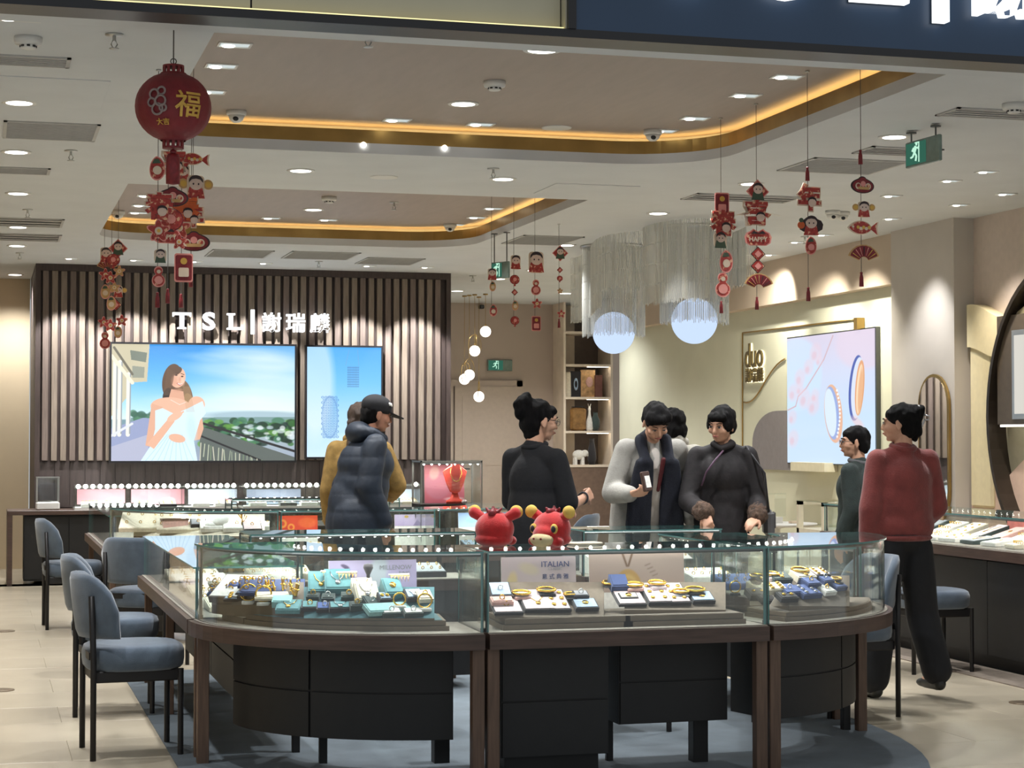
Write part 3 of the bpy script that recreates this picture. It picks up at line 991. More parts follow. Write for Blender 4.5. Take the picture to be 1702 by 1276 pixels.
# fine brass line drawing
def linepath(pts, r=.007):
    return [(XG - .006, y_, z_) for y_, z_ in pts]
fr = thing('brass_line_panel', (0, 0, 0), 0, 'thin brass line frame with a curving line around the wall sign', 'wall panel')
A, B = gpt(1235, 553), gpt(1436, 529)
C = gpt(1235, 748)
MB().tube(linepath([C, A, B]), .008, 6).build('frame_line', M_gold, fr)
S = [gpt(*p) for p in bez((1236, 668), (1262, 678), (1272, 612), (1306, 596), 14)]
MB().tube(linepath(S), .008, 6).build('curve_line', M_gold, fr)
e0, e1 = gpt(1432, 530), gpt(1432, 548)
MB().bx(7.66, XG, B[0] - .01, B[0] + .06, e1[1], B[1] + .006).build('end_cap', M_gold, fr)
d0 = gpt(1237, 586)
d1 = gpt(1276, 586)
wd_ = d0[0] - d1[0]
ds = thing('wall_logo', (XG, (d0[0] + d1[0]) / 2, 0), 0, 'raised brass wall lettering with glow on the pale green wall', 'sign')
M_brassdark = pm('bronze_letter', (120, 104, 66), .35, metal=.7, var=.05)
zc = gpt(1256, 590)[1]
t = text('lettering', 'duo', .36, M_brassdark, ds, (-.022, 0, zc), SIDE, extrude=.009, bold=.003, sx=.86)
text('halo', 'duo', .36, em('halo_glow', (255, 244, 206), 1.5), ds, (-.006, -.012, zc - .004), SIDE, extrude=.003, bold=.008, sx=.86)
zc2 = gpt(1258, 623)[1]
text('lettering', '謝瑞麟', .155, M_brassdark, ds, (-.02, 0, zc2), SIDE, extrude=.008, bold=.001)
text('halo', '謝瑞麟', .155, em('halo_glow', (255, 244, 206)), ds, (-.006, -.01, zc2 - .003), SIDE, extrude=.003, bold=.004)
# grey arched panel
ga, gb = gpt(1255, 770), gpt(1345, 783)
gt = gpt(1285, 683)
yl, yr = ga[0], gb[0]
zb, zt = gpt(1255, 779)[1], gt[1]
w_ = .62
ol = [(yl - .0, zb), (yl - .0, zb + (zt - zb) * .45)] + [(yl - (1 - math.cos(a)) * w_, zb + (zt - zb) * (.45 + .55 * math.sin(a))) for a in [PI / 2 * i / 10 for i in range(1, 11)]] + [(yr, zt), (yr, zb)]
o = MB().prism(ol, .002, .03, 0, Matrix(((0, 0, -1, XG), (1, 0, 0, 0), (0, 1, 0, 0), (0, 0, 0, 1)))).build('wall_plaque', pm('grey_panel', (136, 130, 132), .7, var=.03))
tag(o, 'grey rounded panel on the green wall behind the ring poster', 'wall panel')
n0, n1 = gpt(1335, 776), gpt(1392, 778)
o = MB().bx(7.60, XG, n1[0], n0[0], n0[1] - .035, n0[1] + .05).build('caption_plate', pm('cream_plate', (236, 228, 200), .5, var=.02))
tag(o, 'cream caption plate below the ring poster', 'plate')

# arched mirror on the pilaster
m0, m1 = gpt(1530, 760, 7.55), gpt(1579, 760, 7.55)
mt, mbz = gpt(1553, 624, 7.55)[1], gpt(1553, 868, 7.55)[1]
mw = m0[0] - m1[0]
def capsule(w, h, n=14, g=0):
    r_ = w / 2 + g
    return [(r_ * math.cos(a), h / 2 - w / 2 + r_ * math.sin(a)) for a in [PI * i / n for i in range(n + 1)]] + [(r_ * math.cos(a), -h / 2 + w / 2 + r_ * math.sin(a)) for a in [PI + PI * i / n for i in range(n + 1)]]
mr = thing('arched_mirror', (7.555, (m0[0] + m1[0]) / 2, (mt + mbz) / 2), 0, 'tall round ended mirror with brass frame on the beige pilaster', 'mirror', rot=(0, 0, -PI / 2))
Mx = Matrix(((1, 0, 0, 0), (0, 0, -1, 0), (0, 1, 0, 0), (0, 0, 0, 1)))
MB().prism(capsule(mw, mt - mbz, g=.012), 0.0, .02, 0, Mx).build('frame', M_gold, mr)
MB().prism(capsule(mw, mt - mbz, g=-.012), .02, .024, 0, Mx).build('mirror_glass', pm('mirror', (222, 222, 220), .02, metal=1.0, var=0), mr)
# =================================================================== oval dark niche at the right
on = thing('oval_niche', (7.7, 12.25, 1.62), 0, 'dark oval framed display niche with lit panels on the right wall', 'display niche', rot=(0, 0, -PI / 2))
RX, RZ = 1.0, 1.12
el = [(RX * math.cos(a) * (1 if True else 1), RZ * math.sin(a)) for a in [2 * PI * i / 56 for i in range(56)]]
eo = [(a * 1.035, b * 1.035) for a, b in el]
mb = MB()
for i in range(56):
    j = (i + 1) % 56
    a, b, c, d = el[i], el[j], eo[j], eo[i]
    for y0_, y1_ in ((-.14, .04),):
        mb.add([(a[0], y0_, a[1]), (b[0], y0_, b[1]), (c[0], y0_, c[1]), (d[0], y0_, d[1])], [(3, 2, 1, 0)])
        mb.add([(c[0], y0_, c[1]), (c[0], y1_, c[1]), (d[0], y1_, d[1]), (d[0], y0_, d[1])], [(0, 1, 2, 3)], 0, True)
        mb.add([(a[0], y0_, a[1]), (a[0], y1_, a[1]), (b[0], y1_, b[1]), (b[0], y0_, b[1])], [(0, 1, 2, 3)], 0, True)
mb.build('oval_frame', pm('dark_bronze', (62, 54, 46), .35, metal=.5, var=.04), on)
MB().prism(el, -.03, -.012, 0, Mx).build('back_panel', pm('sage_panel', (176, 168, 142), .6, var=.02), on)
MB().bx(-.93, .93, -.10, .01, -.06, .78).build('cabinet_body', pm('bronze_cab', (84, 74, 62), .4, var=.05), on)
MB().bx(-.66, .66, -.112, -.10, .02, .62).build('lit_panel', em('panel_glow', (236, 232, 222), .75), on)
MB().bx(-.70, .70, -.108, -.10, -.02, .66).build('panel_frame', M_steel, on)
MB().bx(-.90, .90, -.095, -.075, -.078, -.062).build('light_strip', em('white_strip', (255, 252, 240), 3.0, True), on)

# =================================================================== rear shelf
sx0, sx1 = at(930, 640, Y=24.0).x, at(1004, 640, Y=24.0).x
sh = thing('display_shelf', ((sx0 + sx1) / 2, 24.0, 0), 0, 'pale wooden open display shelf beside the pale green wall', 'shelf')
M_pale = pm('pale_wood', (238, 222, 202), .6, var=.05, scale=4)
hw = (sx1 - sx0) / 2
MB().bx(-hw - .03, -hw, -.28, .3, 0, CEIL).build('side_panel', M_pale, sh)
MB().bx(hw, hw + .03, -.28, .3, 0, CEIL).build('side_panel', M_pale, sh)
MB().bx(-hw, -.02, .26, .3, .9, CEIL).build('back_panel', M_pale, sh)
MB().bx(-.02, hw, .26, .3, .9, CEIL).build('back_panel', pm('taupe_back', (120, 108, 102), .7, var=.03), sh)
SHZ = [at(965, y_, Y=23.9).z for y_ in (772, 716, 660, 606, 552)]
for k, z_ in enumerate(SHZ):
    bd = MB().bx(-hw, hw, -.28, .26, z_ - .03, z_).build('shelf_board', M_pale, sh)
    if k in (1, 2, 3):
        MB().bx(-.0, hw - .02, -.24, -.22, z_ - .036, z_ - .03).build('light_strip', em('warm_strip', (255, 246, 228), 9.0, True), bd)
MB().bx(-hw, hw, -.27, -.24, 0, SHZ[0] - .03).build('lower_front', pm('brown_front', (120, 98, 84), .6, var=.06), sh)
# =================================================================== ceiling fittings
dl_ring = MB().lathe([(.078, -.006), (.092, -.006), (.094, 0), (.078, 0)], n=28).mesh('trim_ring', M_white)
dl_lens = MB().lathe([(.078, -.0045), (.06, -.0075), (0.0001, -.008)], n=28).mesh('lens', E_down)
def downlight(px, py, z=CEIL, power=130, s=1.0, area='', desc='round recessed downlight', light=True, col=(.98, .99, 1), beam=2.3):
    p = at(px, py, z=z)
    o = thing('downlight', (p.x, p.y, z), 0, desc, 'ceiling light', area)
    o.scale = (s, s, 1)
    place('trim_ring', dl_ring, o)
    place('lens', dl_lens, o)
    if light:
        lamp_spot('downlight_beam', (p.x, p.y, z - .02), (p.x, p.y, 0), power, beam, .8, col, .05)
    return o
for px, py in ((32, 170), (27, 252), (30, 321), (30, 377), (28, 408), (25, 456)):
    k = [170, 252, 321, 377, 408, 456].index(py)
    downlight(px, py, power=120, desc='%s round downlight counting back along the left ceiling edge' % ['first', 'second', 'third', 'fourth', 'fifth', 'sixth'][k])
downlight(500, 283, area='on the ceiling between the two trays')
downlight(836, 297, area='on the ceiling between the two trays')
downlight(770, 172, z=TOPZ, area='in the front ceiling tray')
downlight(902, 82, desc='round downlight just behind the fascia beam')
downlight(1248, 305, area='on the ceiling by the hanging ornaments right')
downlight(1486, 227, desc='round downlight beside the hanging exit sign on the right')
downlight(1094, 354, power=60, beam=1.3, desc='round downlight just before the bead curtain lamp')
downlight(521, 348, z=TOPZ, desc='round downlight in the rear ceiling tray')
downlight(941, 407, power=50, beam=1.3, desc='round downlight left of the bead curtain lamp')
downlight(829, 463, power=130, desc='round downlight behind the small rear exit sign')
downlight(888, 449, power=130, desc='round downlight between the rear hanging ornament strings')
downlight(760, 483, power=130, desc='round downlight right of the slatted wood wall')
downlight(940, 487, power=120, desc='small round downlight near the rear display shelf')
# ------------------------------------------------------------------ square adjustable spots
gw_, gd_ = .17, .12
gb = MB()
for a in ((-gw_ / 2, gw_ / 2, -gd_ / 2, -gd_ / 2 + .012), (-gw_ / 2, gw_ / 2, gd_ / 2 - .012, gd_ / 2), (-gw_ / 2, -gw_ / 2 + .012, -gd_ / 2, gd_ / 2), (gw_ / 2 - .012, gw_ / 2, -gd_ / 2, gd_ / 2)):
    gb.bx(a[0], a[1], a[2], a[3], -.006, .004)
gim_frame = gb.mesh('frame', M_white)
gim_back = MB().bx(-gw_ / 2 + .012, gw_ / 2 - .012, -gd_ / 2 + .012, gd_ / 2 - .012, -.001, .004).mesh('reflector', em('reflector_glow', (222, 232, 230), .75))
gim_bulb = MB().lathe([(.034, -.006), (.030, -.011), (.0001, -.012)], (-.03, .01, 0), n=18).mesh('bulb', E_down)
def gimbal(px, py, z=CEIL, power=60, s=1.0, area='', desc='square adjustable ceiling spotlight', aim=None, size=1.5, blend=.85, rz=0, light=True, col=(.98, .99, 1)):
    p = at(px, py, z=z)
    o = thing('square_spotlight', (p.x, p.y, z), rz, desc, 'ceiling light', area)
    o.scale = (s, s, 1)
    place('frame', gim_frame, o)
    place('reflector', gim_back, o)
    place('bulb', gim_bulb, o)
    if light:
        lamp_spot('spot_beam', (p.x, p.y, z - .025), aim if aim else (p.x, p.y, 0), power, size, blend, col, .03)
    return o
for px, py in ((390, 74), (368, 109), (350, 152), (660, 199), (799, 206), (1308, 127), (1239, 158), (1155, 196), (1103, 217)):
    g_ = at(px, py, z=TOPZ)
    gimbal(px, py, z=TOPZ, power=90, area='in the front ceiling tray', aim=(g_.x * .8 + .55, g_.y * .75 + 2.3, 0), size=.95)
gimbal(672, 62, power=70, s=1.2, desc='large square spotlight behind the fascia beam left of the round downlight')
gimbal(1258, 92, power=70, s=1.2, desc='large square spotlight tucked under the navy fascia')
gimbal(28, 28, power=70, s=1.2, desc='large square spotlight in the top left corner')
for px, py in ((451, 362), (545, 365), (820, 346), (793, 361), (757, 373), (245, 325), (236, 341), (230, 353)):
    g_ = at(px, py, z=TOPZ)
    gimbal(px, py, z=TOPZ, power=70, area='in the rear ceiling tray', aim=(g_.x * .8 + .55, g_.y * .75 + 3.8, 0), size=.95)
for px, py in ((605, 240), (740, 245)):
    p = at(px, py, z=CEIL + .04)
# wall washers before the slatted wood wall
for px in (118, 225, 325, 440, 612, 708):
    p = at(px, 445, Y=19.3)
    gx = p.x
    q = pix((gx, 19.25, CEIL))
    gimbal(q[0], q[1], power=165, s=.8, area='washing the slatted wood wall', aim=(gx, 19.95, 1.75), size=1.05, blend=.35)
# spots over the right wall
for px, py, ty in ((1370, 390, 15.6), (1325, 402, 16.8), (1282, 423, 18.6), (1262, 438, 20.4)):  # the farthest spot is added to brighten the green wall, no fitting seen there
    gimbal(px, py, power=120, s=.8, area='before the pale green wall', aim=(7.7, ty, .9), size=1.75, blend=1.0, col=(1, .96, .84))
gimbal(1482, 363, power=75, s=.8, desc='square spotlight lighting the mirror pilaster', aim=(7.56, 14.32, .9), size=1.25)
gimbal(1482, 325, power=60, s=.8, desc='square spotlight left of the pilaster spotlight')
gimbal(1595, 340, power=70, s=.8, desc='square spotlight lighting the far end of blush wall', aim=(7.74, 13.2, 1.0), size=1.25, col=(1, .92, .82))
gimbal(1672, 322, power=70, s=.8, desc='square spotlight lighting the blush wall over the niche', aim=(7.74, 12.5, 1.0), size=1.25, col=(1, .92, .82))
gimbal(1580, 300, power=60, s=.8, area='above the right counter')
gimbal(1640, 285, power=60, s=.8, area='above the right counter')
# small glow points under the front tray edge
for px, py in ((605, 240), (740, 245)):
    p = at(px, py, Y=11.64)
    o = MB().lathe([(.018, 0), (.016, .006), (.0001, .008)], n=14, R=rotm(PI / 2)).build('pin_spot', E_down, None, (p.x, 11.655, p.z))
    tag(o, 'tiny pin spot set in the front tray edge', 'ceiling light')
# ------------------------------------------------------------------ air vents
def vent(x0, x1, y0, y1, desc, n=None, z=CEIL, area=''):
    ym = (y0 + y1) / 2
    a, b = at(x0, ym, z=z), at(x1, ym, z=z)
    c, d = at((x0 + x1) / 2, y0, z=z), at((x0 + x1) / 2, y1, z=z)
    w, dp = abs(b.x - a.x), abs(c.y - d.y)
    o = thing('air_vent', ((a.x + b.x) / 2, (c.y + d.y) / 2, z), 0, desc, 'air vent', area)
    t = .02
    m = MB()
    for q in ((-w / 2, w / 2, -dp / 2, -dp / 2 + t), (-w / 2, w / 2, dp / 2 - t, dp / 2), (-w / 2, -w / 2 + t, -dp / 2, dp / 2), (w / 2 - t, w / 2, -dp / 2, dp / 2)):
        m.bx(q[0], q[1], q[2], q[3], -.008, 0)
    m.build('frame', M_vent, o)
    MB().bx(-w / 2 + t, w / 2 - t, -dp / 2 + t, dp / 2 - t, -.0015, 0).build('backing', M_ventdark, o)
    n = n or max(3, int((dp - 2 * t) / .035))
    sm = MB().box((0, 0, 0), (w - 2 * t, (dp - 2 * t) / n * .6, .004), 0, rotm(.08)).mesh('slat', M_vent)
    for k in range(n):
        place('slat', sm, o, (0, -dp / 2 + t + (k + .5) * (dp - 2 * t) / n, -.005))
    return o
vent(-60, 118, 91, 107, 'grey slot vent under the smoke detector in the top left corner')
vent(5, 164, 203, 231, 'wide grey vent on the left ceiling beside the lantern')
vent(-60, 84, 277, 287, 'narrow grey vent below the second left downlight')
vent(-40, 106, 362, 375, 'grey vent beside the fourth left downlight', 3)
vent(-40, 102, 388, 399, 'grey slot vent below the fourth left downlight', 3)
vent(345, 450, 415, 427, 'grey vent behind the rear tray nearest the lantern ornaments')
vent(474, 592, 418, 430, 'grey vent at middle behind the rear tray')
vent(598, 698, 428, 439, 'grey vent behind the rear tray above the upright screen')
vent(848, 956, 391, 406, 'grey vent over the rear hanging ornament strings')
vent(1313, 1490, 263, 287, 'large grey vent behind the right hanging ornaments')
vent(1425, 1560, 244, 257, 'grey vent behind the hanging exit sign', 4)
vent(1560, 1760, 181, 196, 'grey vent on the ceiling at the upper right corner', 4)
vent(1136, 1330, 323, 334, 'long narrow grey vent crossing behind the ornament strings', 3)
# access panels
def access(x0, x1, y0, y1, desc):
    ym = (y0 + y1) / 2
    a, b = at(x0, ym, z=CEIL), at(x1, ym, z=CEIL)
    c, d = at((x0 + x1) / 2, y0, z=CEIL), at((x0 + x1) / 2, y1, z=CEIL)
    o = MB().box((0, 0, 0), (abs(b.x - a.x), abs(c.y - d.y), .006), 0, None, .002).build('access_panel', M_ceil, None, ((a.x + b.x) / 2, (c.y + d.y) / 2, CEIL - .002))
    tag(o, desc, 'access panel')
access(-60, 178, 128, 176, 'flush white ceiling access panel at upper left')
access(900, 1050, 306, 324, 'flush white ceiling access panel behind the front tray')
# ------------------------------------------------------------------ smoke detectors
def smoke(px, py, z, desc):
    p = at(px, py, z=z)
    o = thing('smoke_detector', (p.x, p.y, z), 0, desc, 'smoke detector')
    MB().lathe([(.0001, -.052), (.03, -.052), (.034, -.048), (.034, -.036), (.058, -.032), (.062, -.02), (.062, 0)], n=24).build('housing', M_white, o)
    m = MB()
    for k in range(8):
        a = k * PI / 4
        m.box((.035 * math.cos(a), .035 * math.sin(a), -.042), (.006, .014, .008), 0, rotm(0, 0, a))
    m.build('slot_ring', M_fblack, o)
smoke(47, 62, CEIL, 'white smoke detector above the upper left slot vent')
smoke(822, 135, TOPZ, 'white smoke detector in the front ceiling tray')
smoke(547, 327, TOPZ, 'white smoke detector in the rear ceiling tray')
smoke(1685, 172, CEIL, 'white smoke detector at the upper right corner vent')
# ------------------------------------------------------------------ sprinklers
sp_a = MB().lathe([(.04, -.006), (.04, 0), (.012, -.001)], n=18).mesh('escutcheon', M_steel)
spb = MB().cyl((0, 0, 0), (0, 0, -.03), .008).tube([(-.006, 0, -.028), (-.014, 0, -.045), (-.004, 0, -.062)], .003, 6).tube([(.006, 0, -.028), (.014, 0, -.045), (.004, 0, -.062)], .003, 6)
spb.lathe([(.0001, -.066), (.022, -.066), (.022, -.063), (.0001, -.062)], n=14)
sp_b = spb.mesh('nozzle', M_steel)
for px, py, z, ds_ in ((190, 57, CEIL, 'right of the upper left smoke detector'), (118, 250, CEIL, 'right of the second left downlight'), (46, 348, CEIL, 'above the fourth left downlight'), (820, 280, CEIL, 'above the right downlight between the trays'),
                      (612, 54, CEIL, 'beside the large spotlight behind the fascia'), (655, 336, TOPZ, 'in the rear ceiling tray'), (530, 434, CEIL, 'before the slatted wood wall'), (786, 458, CEIL, 'right of the wood wall corner'), (1338, 393, CEIL, 'above the pale green wall'), (33, 420, CEIL, 'near the fifth left downlight')):
    p = at(px, py, z=z)
    o = thing('sprinkler', (p.x, p.y, z), 0, 'steel ceiling sprinkler ' + ds_, 'sprinkler')
    place('escutcheon', sp_a, o)
    place('nozzle', sp_b, o)
# ------------------------------------------------------------------ dome cameras
def dome(px, py, z, desc):
    p = at(px, py, z=z)
    o = thing('dome_camera', (p.x, p.y, z), 0, desc, 'security camera')
    MB().lathe([(.056, -.03), (.06, -.025), (.06, 0)], n=24).lathe([(.0001, -.074), (.02, -.071), (.04, -.056), (.05, -.03)], n=24).build('housing', M_white, o)
    MB().ball((-.008, -.034, -.052), (.018, .014, .016), 12, 8).build('lens', M_fblack, o)
dome(393, 184, TOPZ, 'white dome camera in the front tray beside the lantern')
dome(1085, 216, TOPZ, 'white dome camera at the front tray rounded corner')
dome(748, 372, TOPZ, 'white dome camera at the rear tray rounded corner')
dome(196, 350, TOPZ, 'white dome camera at the rear tray left corner')
dome(1384, 350, CEIL, 'white dome camera behind the fan ornament, left one')
dome(1400, 352, CEIL, 'white dome camera behind the fan ornament, right one')
# loudspeaker grilles
for px, py, z, ds_ in ((638, 294, CEIL, 'round grey ceiling speaker between the two trays'), (925, 212, TOPZ, 'round ceiling speaker in the front tray')):
    p = at(px, py, z=z)
    o = thing('ceiling_speaker', (p.x, p.y, z), 0, ds_, 'speaker')
    MB().lathe([(.085, -.006), (.095, -.005), (.097, 0), (.085, 0)], n=28).build('rim', M_white, o)
    MB().lathe([(.085, -.003), (.0001, -.004)], n=28).build('grille', pm('speaker_grille', (150, 146, 140), .8, var=.1, scale=400), o)
# ------------------------------------------------------------------ exit signs
def running_man(m, s=1.0):
    m.ball((.012 * s, 0, .052 * s), (.011 * s, .002, .011 * s), 10, 6)
    def limb(a, b, w):
        a, b = Vector((a[0], 0, a[1])) * s, Vector((b[0], 0, b[1])) * s
        m.cyl(a, b, w * s, w * s, 6)
    limb((.008, .038), (-.010, .004), .010)
    limb((.006, .034), (.030, .024), .005); limb((.030, .024), (.040, .038), .005)
    limb((.004, .034), (-.020, .030), .005); limb((-.020, .030), (-.034, .014), .005)
    limb((-.010, .004), (.012, -.018), .006); limb((.012, -.018), (.004, -.046), .006)
    limb((-.010, .004), (-.026, -.018), .006); limb((-.026, -.018), (-.048, -.022), .006)
    return m
def exit_sign(loc, rz, w, h, desc, rods=0, double=False, s=1.0):
    o = thing('exit_sign', loc, rz, desc, 'exit sign')
    MB().box((0, 0, 0), (w, .022, h), 0, None, .004).build('plate', pm('exit_glass', (120, 138, 130), .25, var=.05), o)
    MB().bx(-w * .46, w * .12, -.0145, -.011, -h * .42, h * .42).build('green_panel', em('exit_green', (74, 138, 116), .42), o)
    rm = MB()
    running_man(rm, s)
    rm.bx(.034 * s, .040 * s, -.002, .002, -.055 * s, .06 * s).bx(-.004 * s, .040 * s, -.002, .002, .056 * s, .062 * s)
    rm.build('pictogram', em('exit_white', (190, 240, 214), .9), o, (-w * .17, -.0165, 0))
    if rods:
        r_ = MB()
        for sx in (-w * .36, w * .36):
            r_.cyl((sx, 0, h / 2), (sx, 0, h / 2 + rods), .005).lathe([(.03, 0), (.03, .008)], (sx, 0, h / 2 + rods - .008), 16)
        r_.build('hanger', M_metal, o)
    return o
p = at(1535, 252, d=10.9)
exit_sign((p.x, p.y, p.z), math.radians(-86), .36, .15, 'hanging green running man exit sign at the upper right', CEIL - p.z - .085)
p = at(832, 449, d=16.5)
exit_sign((p.x, p.y, p.z), math.radians(-62), .22, .145, 'small hanging exit sign between rear ornament strings', CEIL - p.z - .07)
p = at(831, 607, Y=24.17)
exit_sign((p.x, 24.18, p.z), 0, .34, .15, 'green running man exit sign above the rear double door', 0, s=.95)
# small wall camera on the rear wall
p = at(800, 510, Y=24.15)
o = thing('wall_camera', (p.x, 24.2, p.z), 0, 'small dark camera high on the rear taupe wall', 'security camera')
MB().box((0, -.05, 0), (.06, .1, .05), 0, None, .008).build('housing', M_fblack, o)
MB().cyl((0, -.1, 0), (0, -.11, 0), .018).build('lens', M_metal, o)
# sensor clip on the front soffit
p = at(277, 36, z=CEIL)
o = MB().box((0, 0, -.012), (.03, .03, .024), 0, None, .004).build('ceiling_clip', M_steel, None, (p.x, p.y, CEIL))
tag(o, 'small steel ceiling clip above the lantern', 'clip')
# =================================================================== glass jewellery counters
led_me = MB().ball((0, 0, 0), .0095, 10, 6).mesh('led', E_led)
led_big = MB().ball((0, 0, 0), .022, 12, 8).mesh('led', E_led)
def resample(path, step):
    out = [Vector(path[0])]
    acc = 0
    for a, b in zip(path, path[1:]):
        a, b = Vector(a), Vector(b)
        L_ = (b - a).length
        t = step - acc
        while t <= L_:
            out.append(a + (b - a) * (t / L_))
            t += step
        acc = (acc + L_) % step
    return out
def counter(name, desc, path, depth, dz, tz, led=None, lamp=60, rim=True, back=True, rimm=None, lampcol=(1, .97, .92), cat='display counter', led_mesh=None, led_front=False):
    """one unit of a glass-topped counter; path = outer edge, inside lies to its left"""
    mid = Vector(path[len(path) // 2])
    o = thing(name, (mid.x, mid.y, 0), 0, desc, cat)
    P_ = [(a - mid.x, b - mid.y) for a, b in path]
    def poly(o0, o1):
        return offset(P_, o0) + offset(P_, o1)[::-1]
    if rim:
        MB().prism(poly(-.025, depth), dz - .068, dz - .004, smooth_side=False).build('rim', rimm or M_rim, o)
    MB().prism(poly(.0, depth - .01), dz - .004, dz).build('deck', M_deck, o)
    gt = .008
    g = MB().wall(offset(P_, .012), gt, dz, tz - gt, 0, 1)
    g.build('front_pane', [G_pane, M_gedge], o)
    if back:
        MB().wall(offset(P_, depth - .03), gt, dz, tz - gt, 0, 1).build('back_pane', [G_pane, M_gedge], o)
    a, b = offset(P_, .024), offset(P_, depth - .034)
    for i in (0, -1):
        MB().wall([a[i], b[i]], gt * (1 if i else -1), dz, tz - gt, 0, 1).build('side_pane', [G_pane, M_gedge], o)
    MB().prism(poly(.002, depth - .012), tz - gt, tz, 0, None, 1).build('glass_top', [G_top, M_gedge], o)
    f = MB()
    fi = offset(P_, .034)
    bi = offset(P_, depth - .045)
    f.tube([(x_, y_, tz - .016) for x_, y_ in fi], .007, 4, smooth=False)
    f.tube([(x_, y_, tz - .016) for x_, y_ in bi], .007, 4, smooth=False)
    f.build('top_rail', M_metal, o)
    for q in (fi[0], fi[-1], bi[0], bi[-1]):
        MB().cyl((*q, dz), (*q, tz - .012), .0055, n=8).cyl((*q, dz), (*q, dz + .018), .009, n=8).build('post', M_metal, o)
    # light strip
    if led:
        lp = offset(P_, .05 if led_front else depth - .07)
        st = MB().tube([(x_, y_ + .016, tz - .016) for x_, y_ in lp], .008, 4, smooth=False).build('light_strip', M_metal, o)
        for q in resample(lp, led)[1:]:
            place('led', led_mesh or led_me, st, (q.x, q.y, tz - (.018 if led_mesh is None else .012)))
    # light given off by the strips
    lp = offset(P_, depth * .42)
    L_ = sum((Vector(p) - Vector(q)).length for p, q in zip(lp, lp[1:]))
    n = max(1, round(L_ / .8))
    pts = resample(lp, L_ / n / 2.0001)
    for k in range(n):
        if 2 * k + 2 >= len(pts):
            break
        p0, p1 = pts[2 * k], pts[2 * k + 2]
        c_, d_ = (p0 + p1) / 2, p1 - p0
        if lamp:
            lamp_area('case_strip_light', (c_.x, c_.y, tz - .03), (0, 0, math.atan2(d_.y, d_.x)), d_.length * .9, .05, lamp * d_.length / 1.0, lampcol, o)
    return o
def sq_leg(o, x, y, z1, w=.042, m=None, name='leg'):
    c = o.location
    return MB().bx(x - w / 2 - c.x, x + w / 2 - c.x, y - w / 2 - c.y, y + w / 2 - c.y, 0, z1, 0, .003).build(name, m or M_post, o)
DZ, TZ = .64, .98
CL = 1.35
p_left = ellipse(2.02, 8.62, 1.10, .95, PI, 1.5 * PI, 18)
p_mid = [(2.04, 7.67), (2.67, 7.67), (3.30, 7.68)]
p_right = bez((3.32, 7.69), (3.90, 7.76), (4.28, 8.2), (4.29, 8.76), 14)
uL = counter('curved_counter', 'curved left glass jewellery counter of the front island', p_left, .52, DZ, TZ, .056, CL)
uM = counter('straight_counter', 'straight middle glass jewellery counter of the front island', p_mid, .52, DZ, TZ, .066, CL)
uR = counter('curved_counter', 'curved right glass jewellery counter of the front island', p_right, .52, DZ, TZ, .06, CL)
uW = counter('side_counter', 'low left wing glass counter of the front island', [(.92, 11.5), (.92, 10.1), (.92, 8.66)], .52, DZ, .87, None, CL * .4)
uX = counter('side_counter', 'right wing glass counter of the front island', [(4.29, 8.80), (4.29, 9.6), (4.29, 10.4)], .52, DZ, .90, .07, CL * .8)
uB = counter('rear_counter', 'rear glass counter of front island before the navy coat man', [(2.78, 11.2), (2.1, 11.2), (1.46, 11.2)], .5, DZ, .91, .066, CL * .8)
uC = counter('rear_counter', 'rear glass counter of front island before the couple', [(4.29, 11.15), (3.9, 11.15), (3.42, 11.15)], .5, DZ, .91, None, CL * .8)
# hanging cabinets and drawers below
def cabinet(o, path, o0, o1, z0, z1, name='cabinet', rows=2, cols=2, m=None, proud=.008):
    c = o.location
    P_ = [(a - c.x, b - c.y) for a, b in path]
    cb = MB().prism(offset(P_, o0) + offset(P_, o1)[::-1], z0, z1).build(name, m or M_cab, o)
    F = offset(P_, o0 - .001)
    n = len(F) - 1
    for k in range(cols):
        seg = F[k * n // cols:(k + 1) * n // cols + 1]
        if len(seg) < 2:
            continue
        for j in range(rows):
            h_ = (z1 - z0) / rows
            sg = [Vector(s_) for s_ in seg]
            sg[0] = sg[0] + (sg[1] - sg[0]).normalized() * .006
            sg[-1] = sg[-1] - (sg[-1] - sg[-2]).normalized() * .006
            MB().wall([(q.x, q.y) for q in sg], -proud, z0 + j * h_ + .004, z0 + (j + 1) * h_ - .004, 0).build('drawer_front', m or M_cab, cb)
    return cb
cabinet(uL, ellipse(2.02, 8.62, 1.10, .95, PI + .12, 1.5 * PI - .10, 16), .17, .48, .175, .572)
cabinet(uM, [(2.68, 7.67), (2.95, 7.67), (3.20, 7.68)], .20, .48, .205, .572, cols=1)
cabinet(uM, [(2.12, 7.67), (2.36, 7.67), (2.60, 7.67)], .10, .48, .10, .572, 'pedestal', cols=1)
c = uM.location
MB().bx(2.15 - c.x, 2.57 - c.x, 7.82 - c.y, 8.12 - c.y, .0, .10).build('plinth', M_black, uM)
cabinet(uR, p_right[1:13], .16, .46, .20, .572)
cabinet(uW, [(.92, 11.4), (.92, 10.1), (.92, 8.9)], .26, .5, .20, .572, cols=3)
cabinet(uX, [(4.29, 8.9), (4.29, 9.6), (4.29, 10.35)], .2, .5, .2, .572)
cabinet(uB, [(2.75, 11.2), (2.1, 11.2), (1.5, 11.2)], .2, .48, .08, .572)
cabinet(uC, [(4.25, 11.15), (3.9, 11.15), (3.48, 11.15)], .2, .48, .08, .572)
for (x_, y_) in ((1.999, 7.70), (.955, 8.55)):
    sq_leg(uL, x_, y_, .572, .052)
p = at(538, 1272, z=0); sq_leg(uL, p.x, p.y + .02, .3, .035, M_black)
p = at(748, 1274, z=0); sq_leg(uL, 1.98, 8.28, .572, .07, M_black)
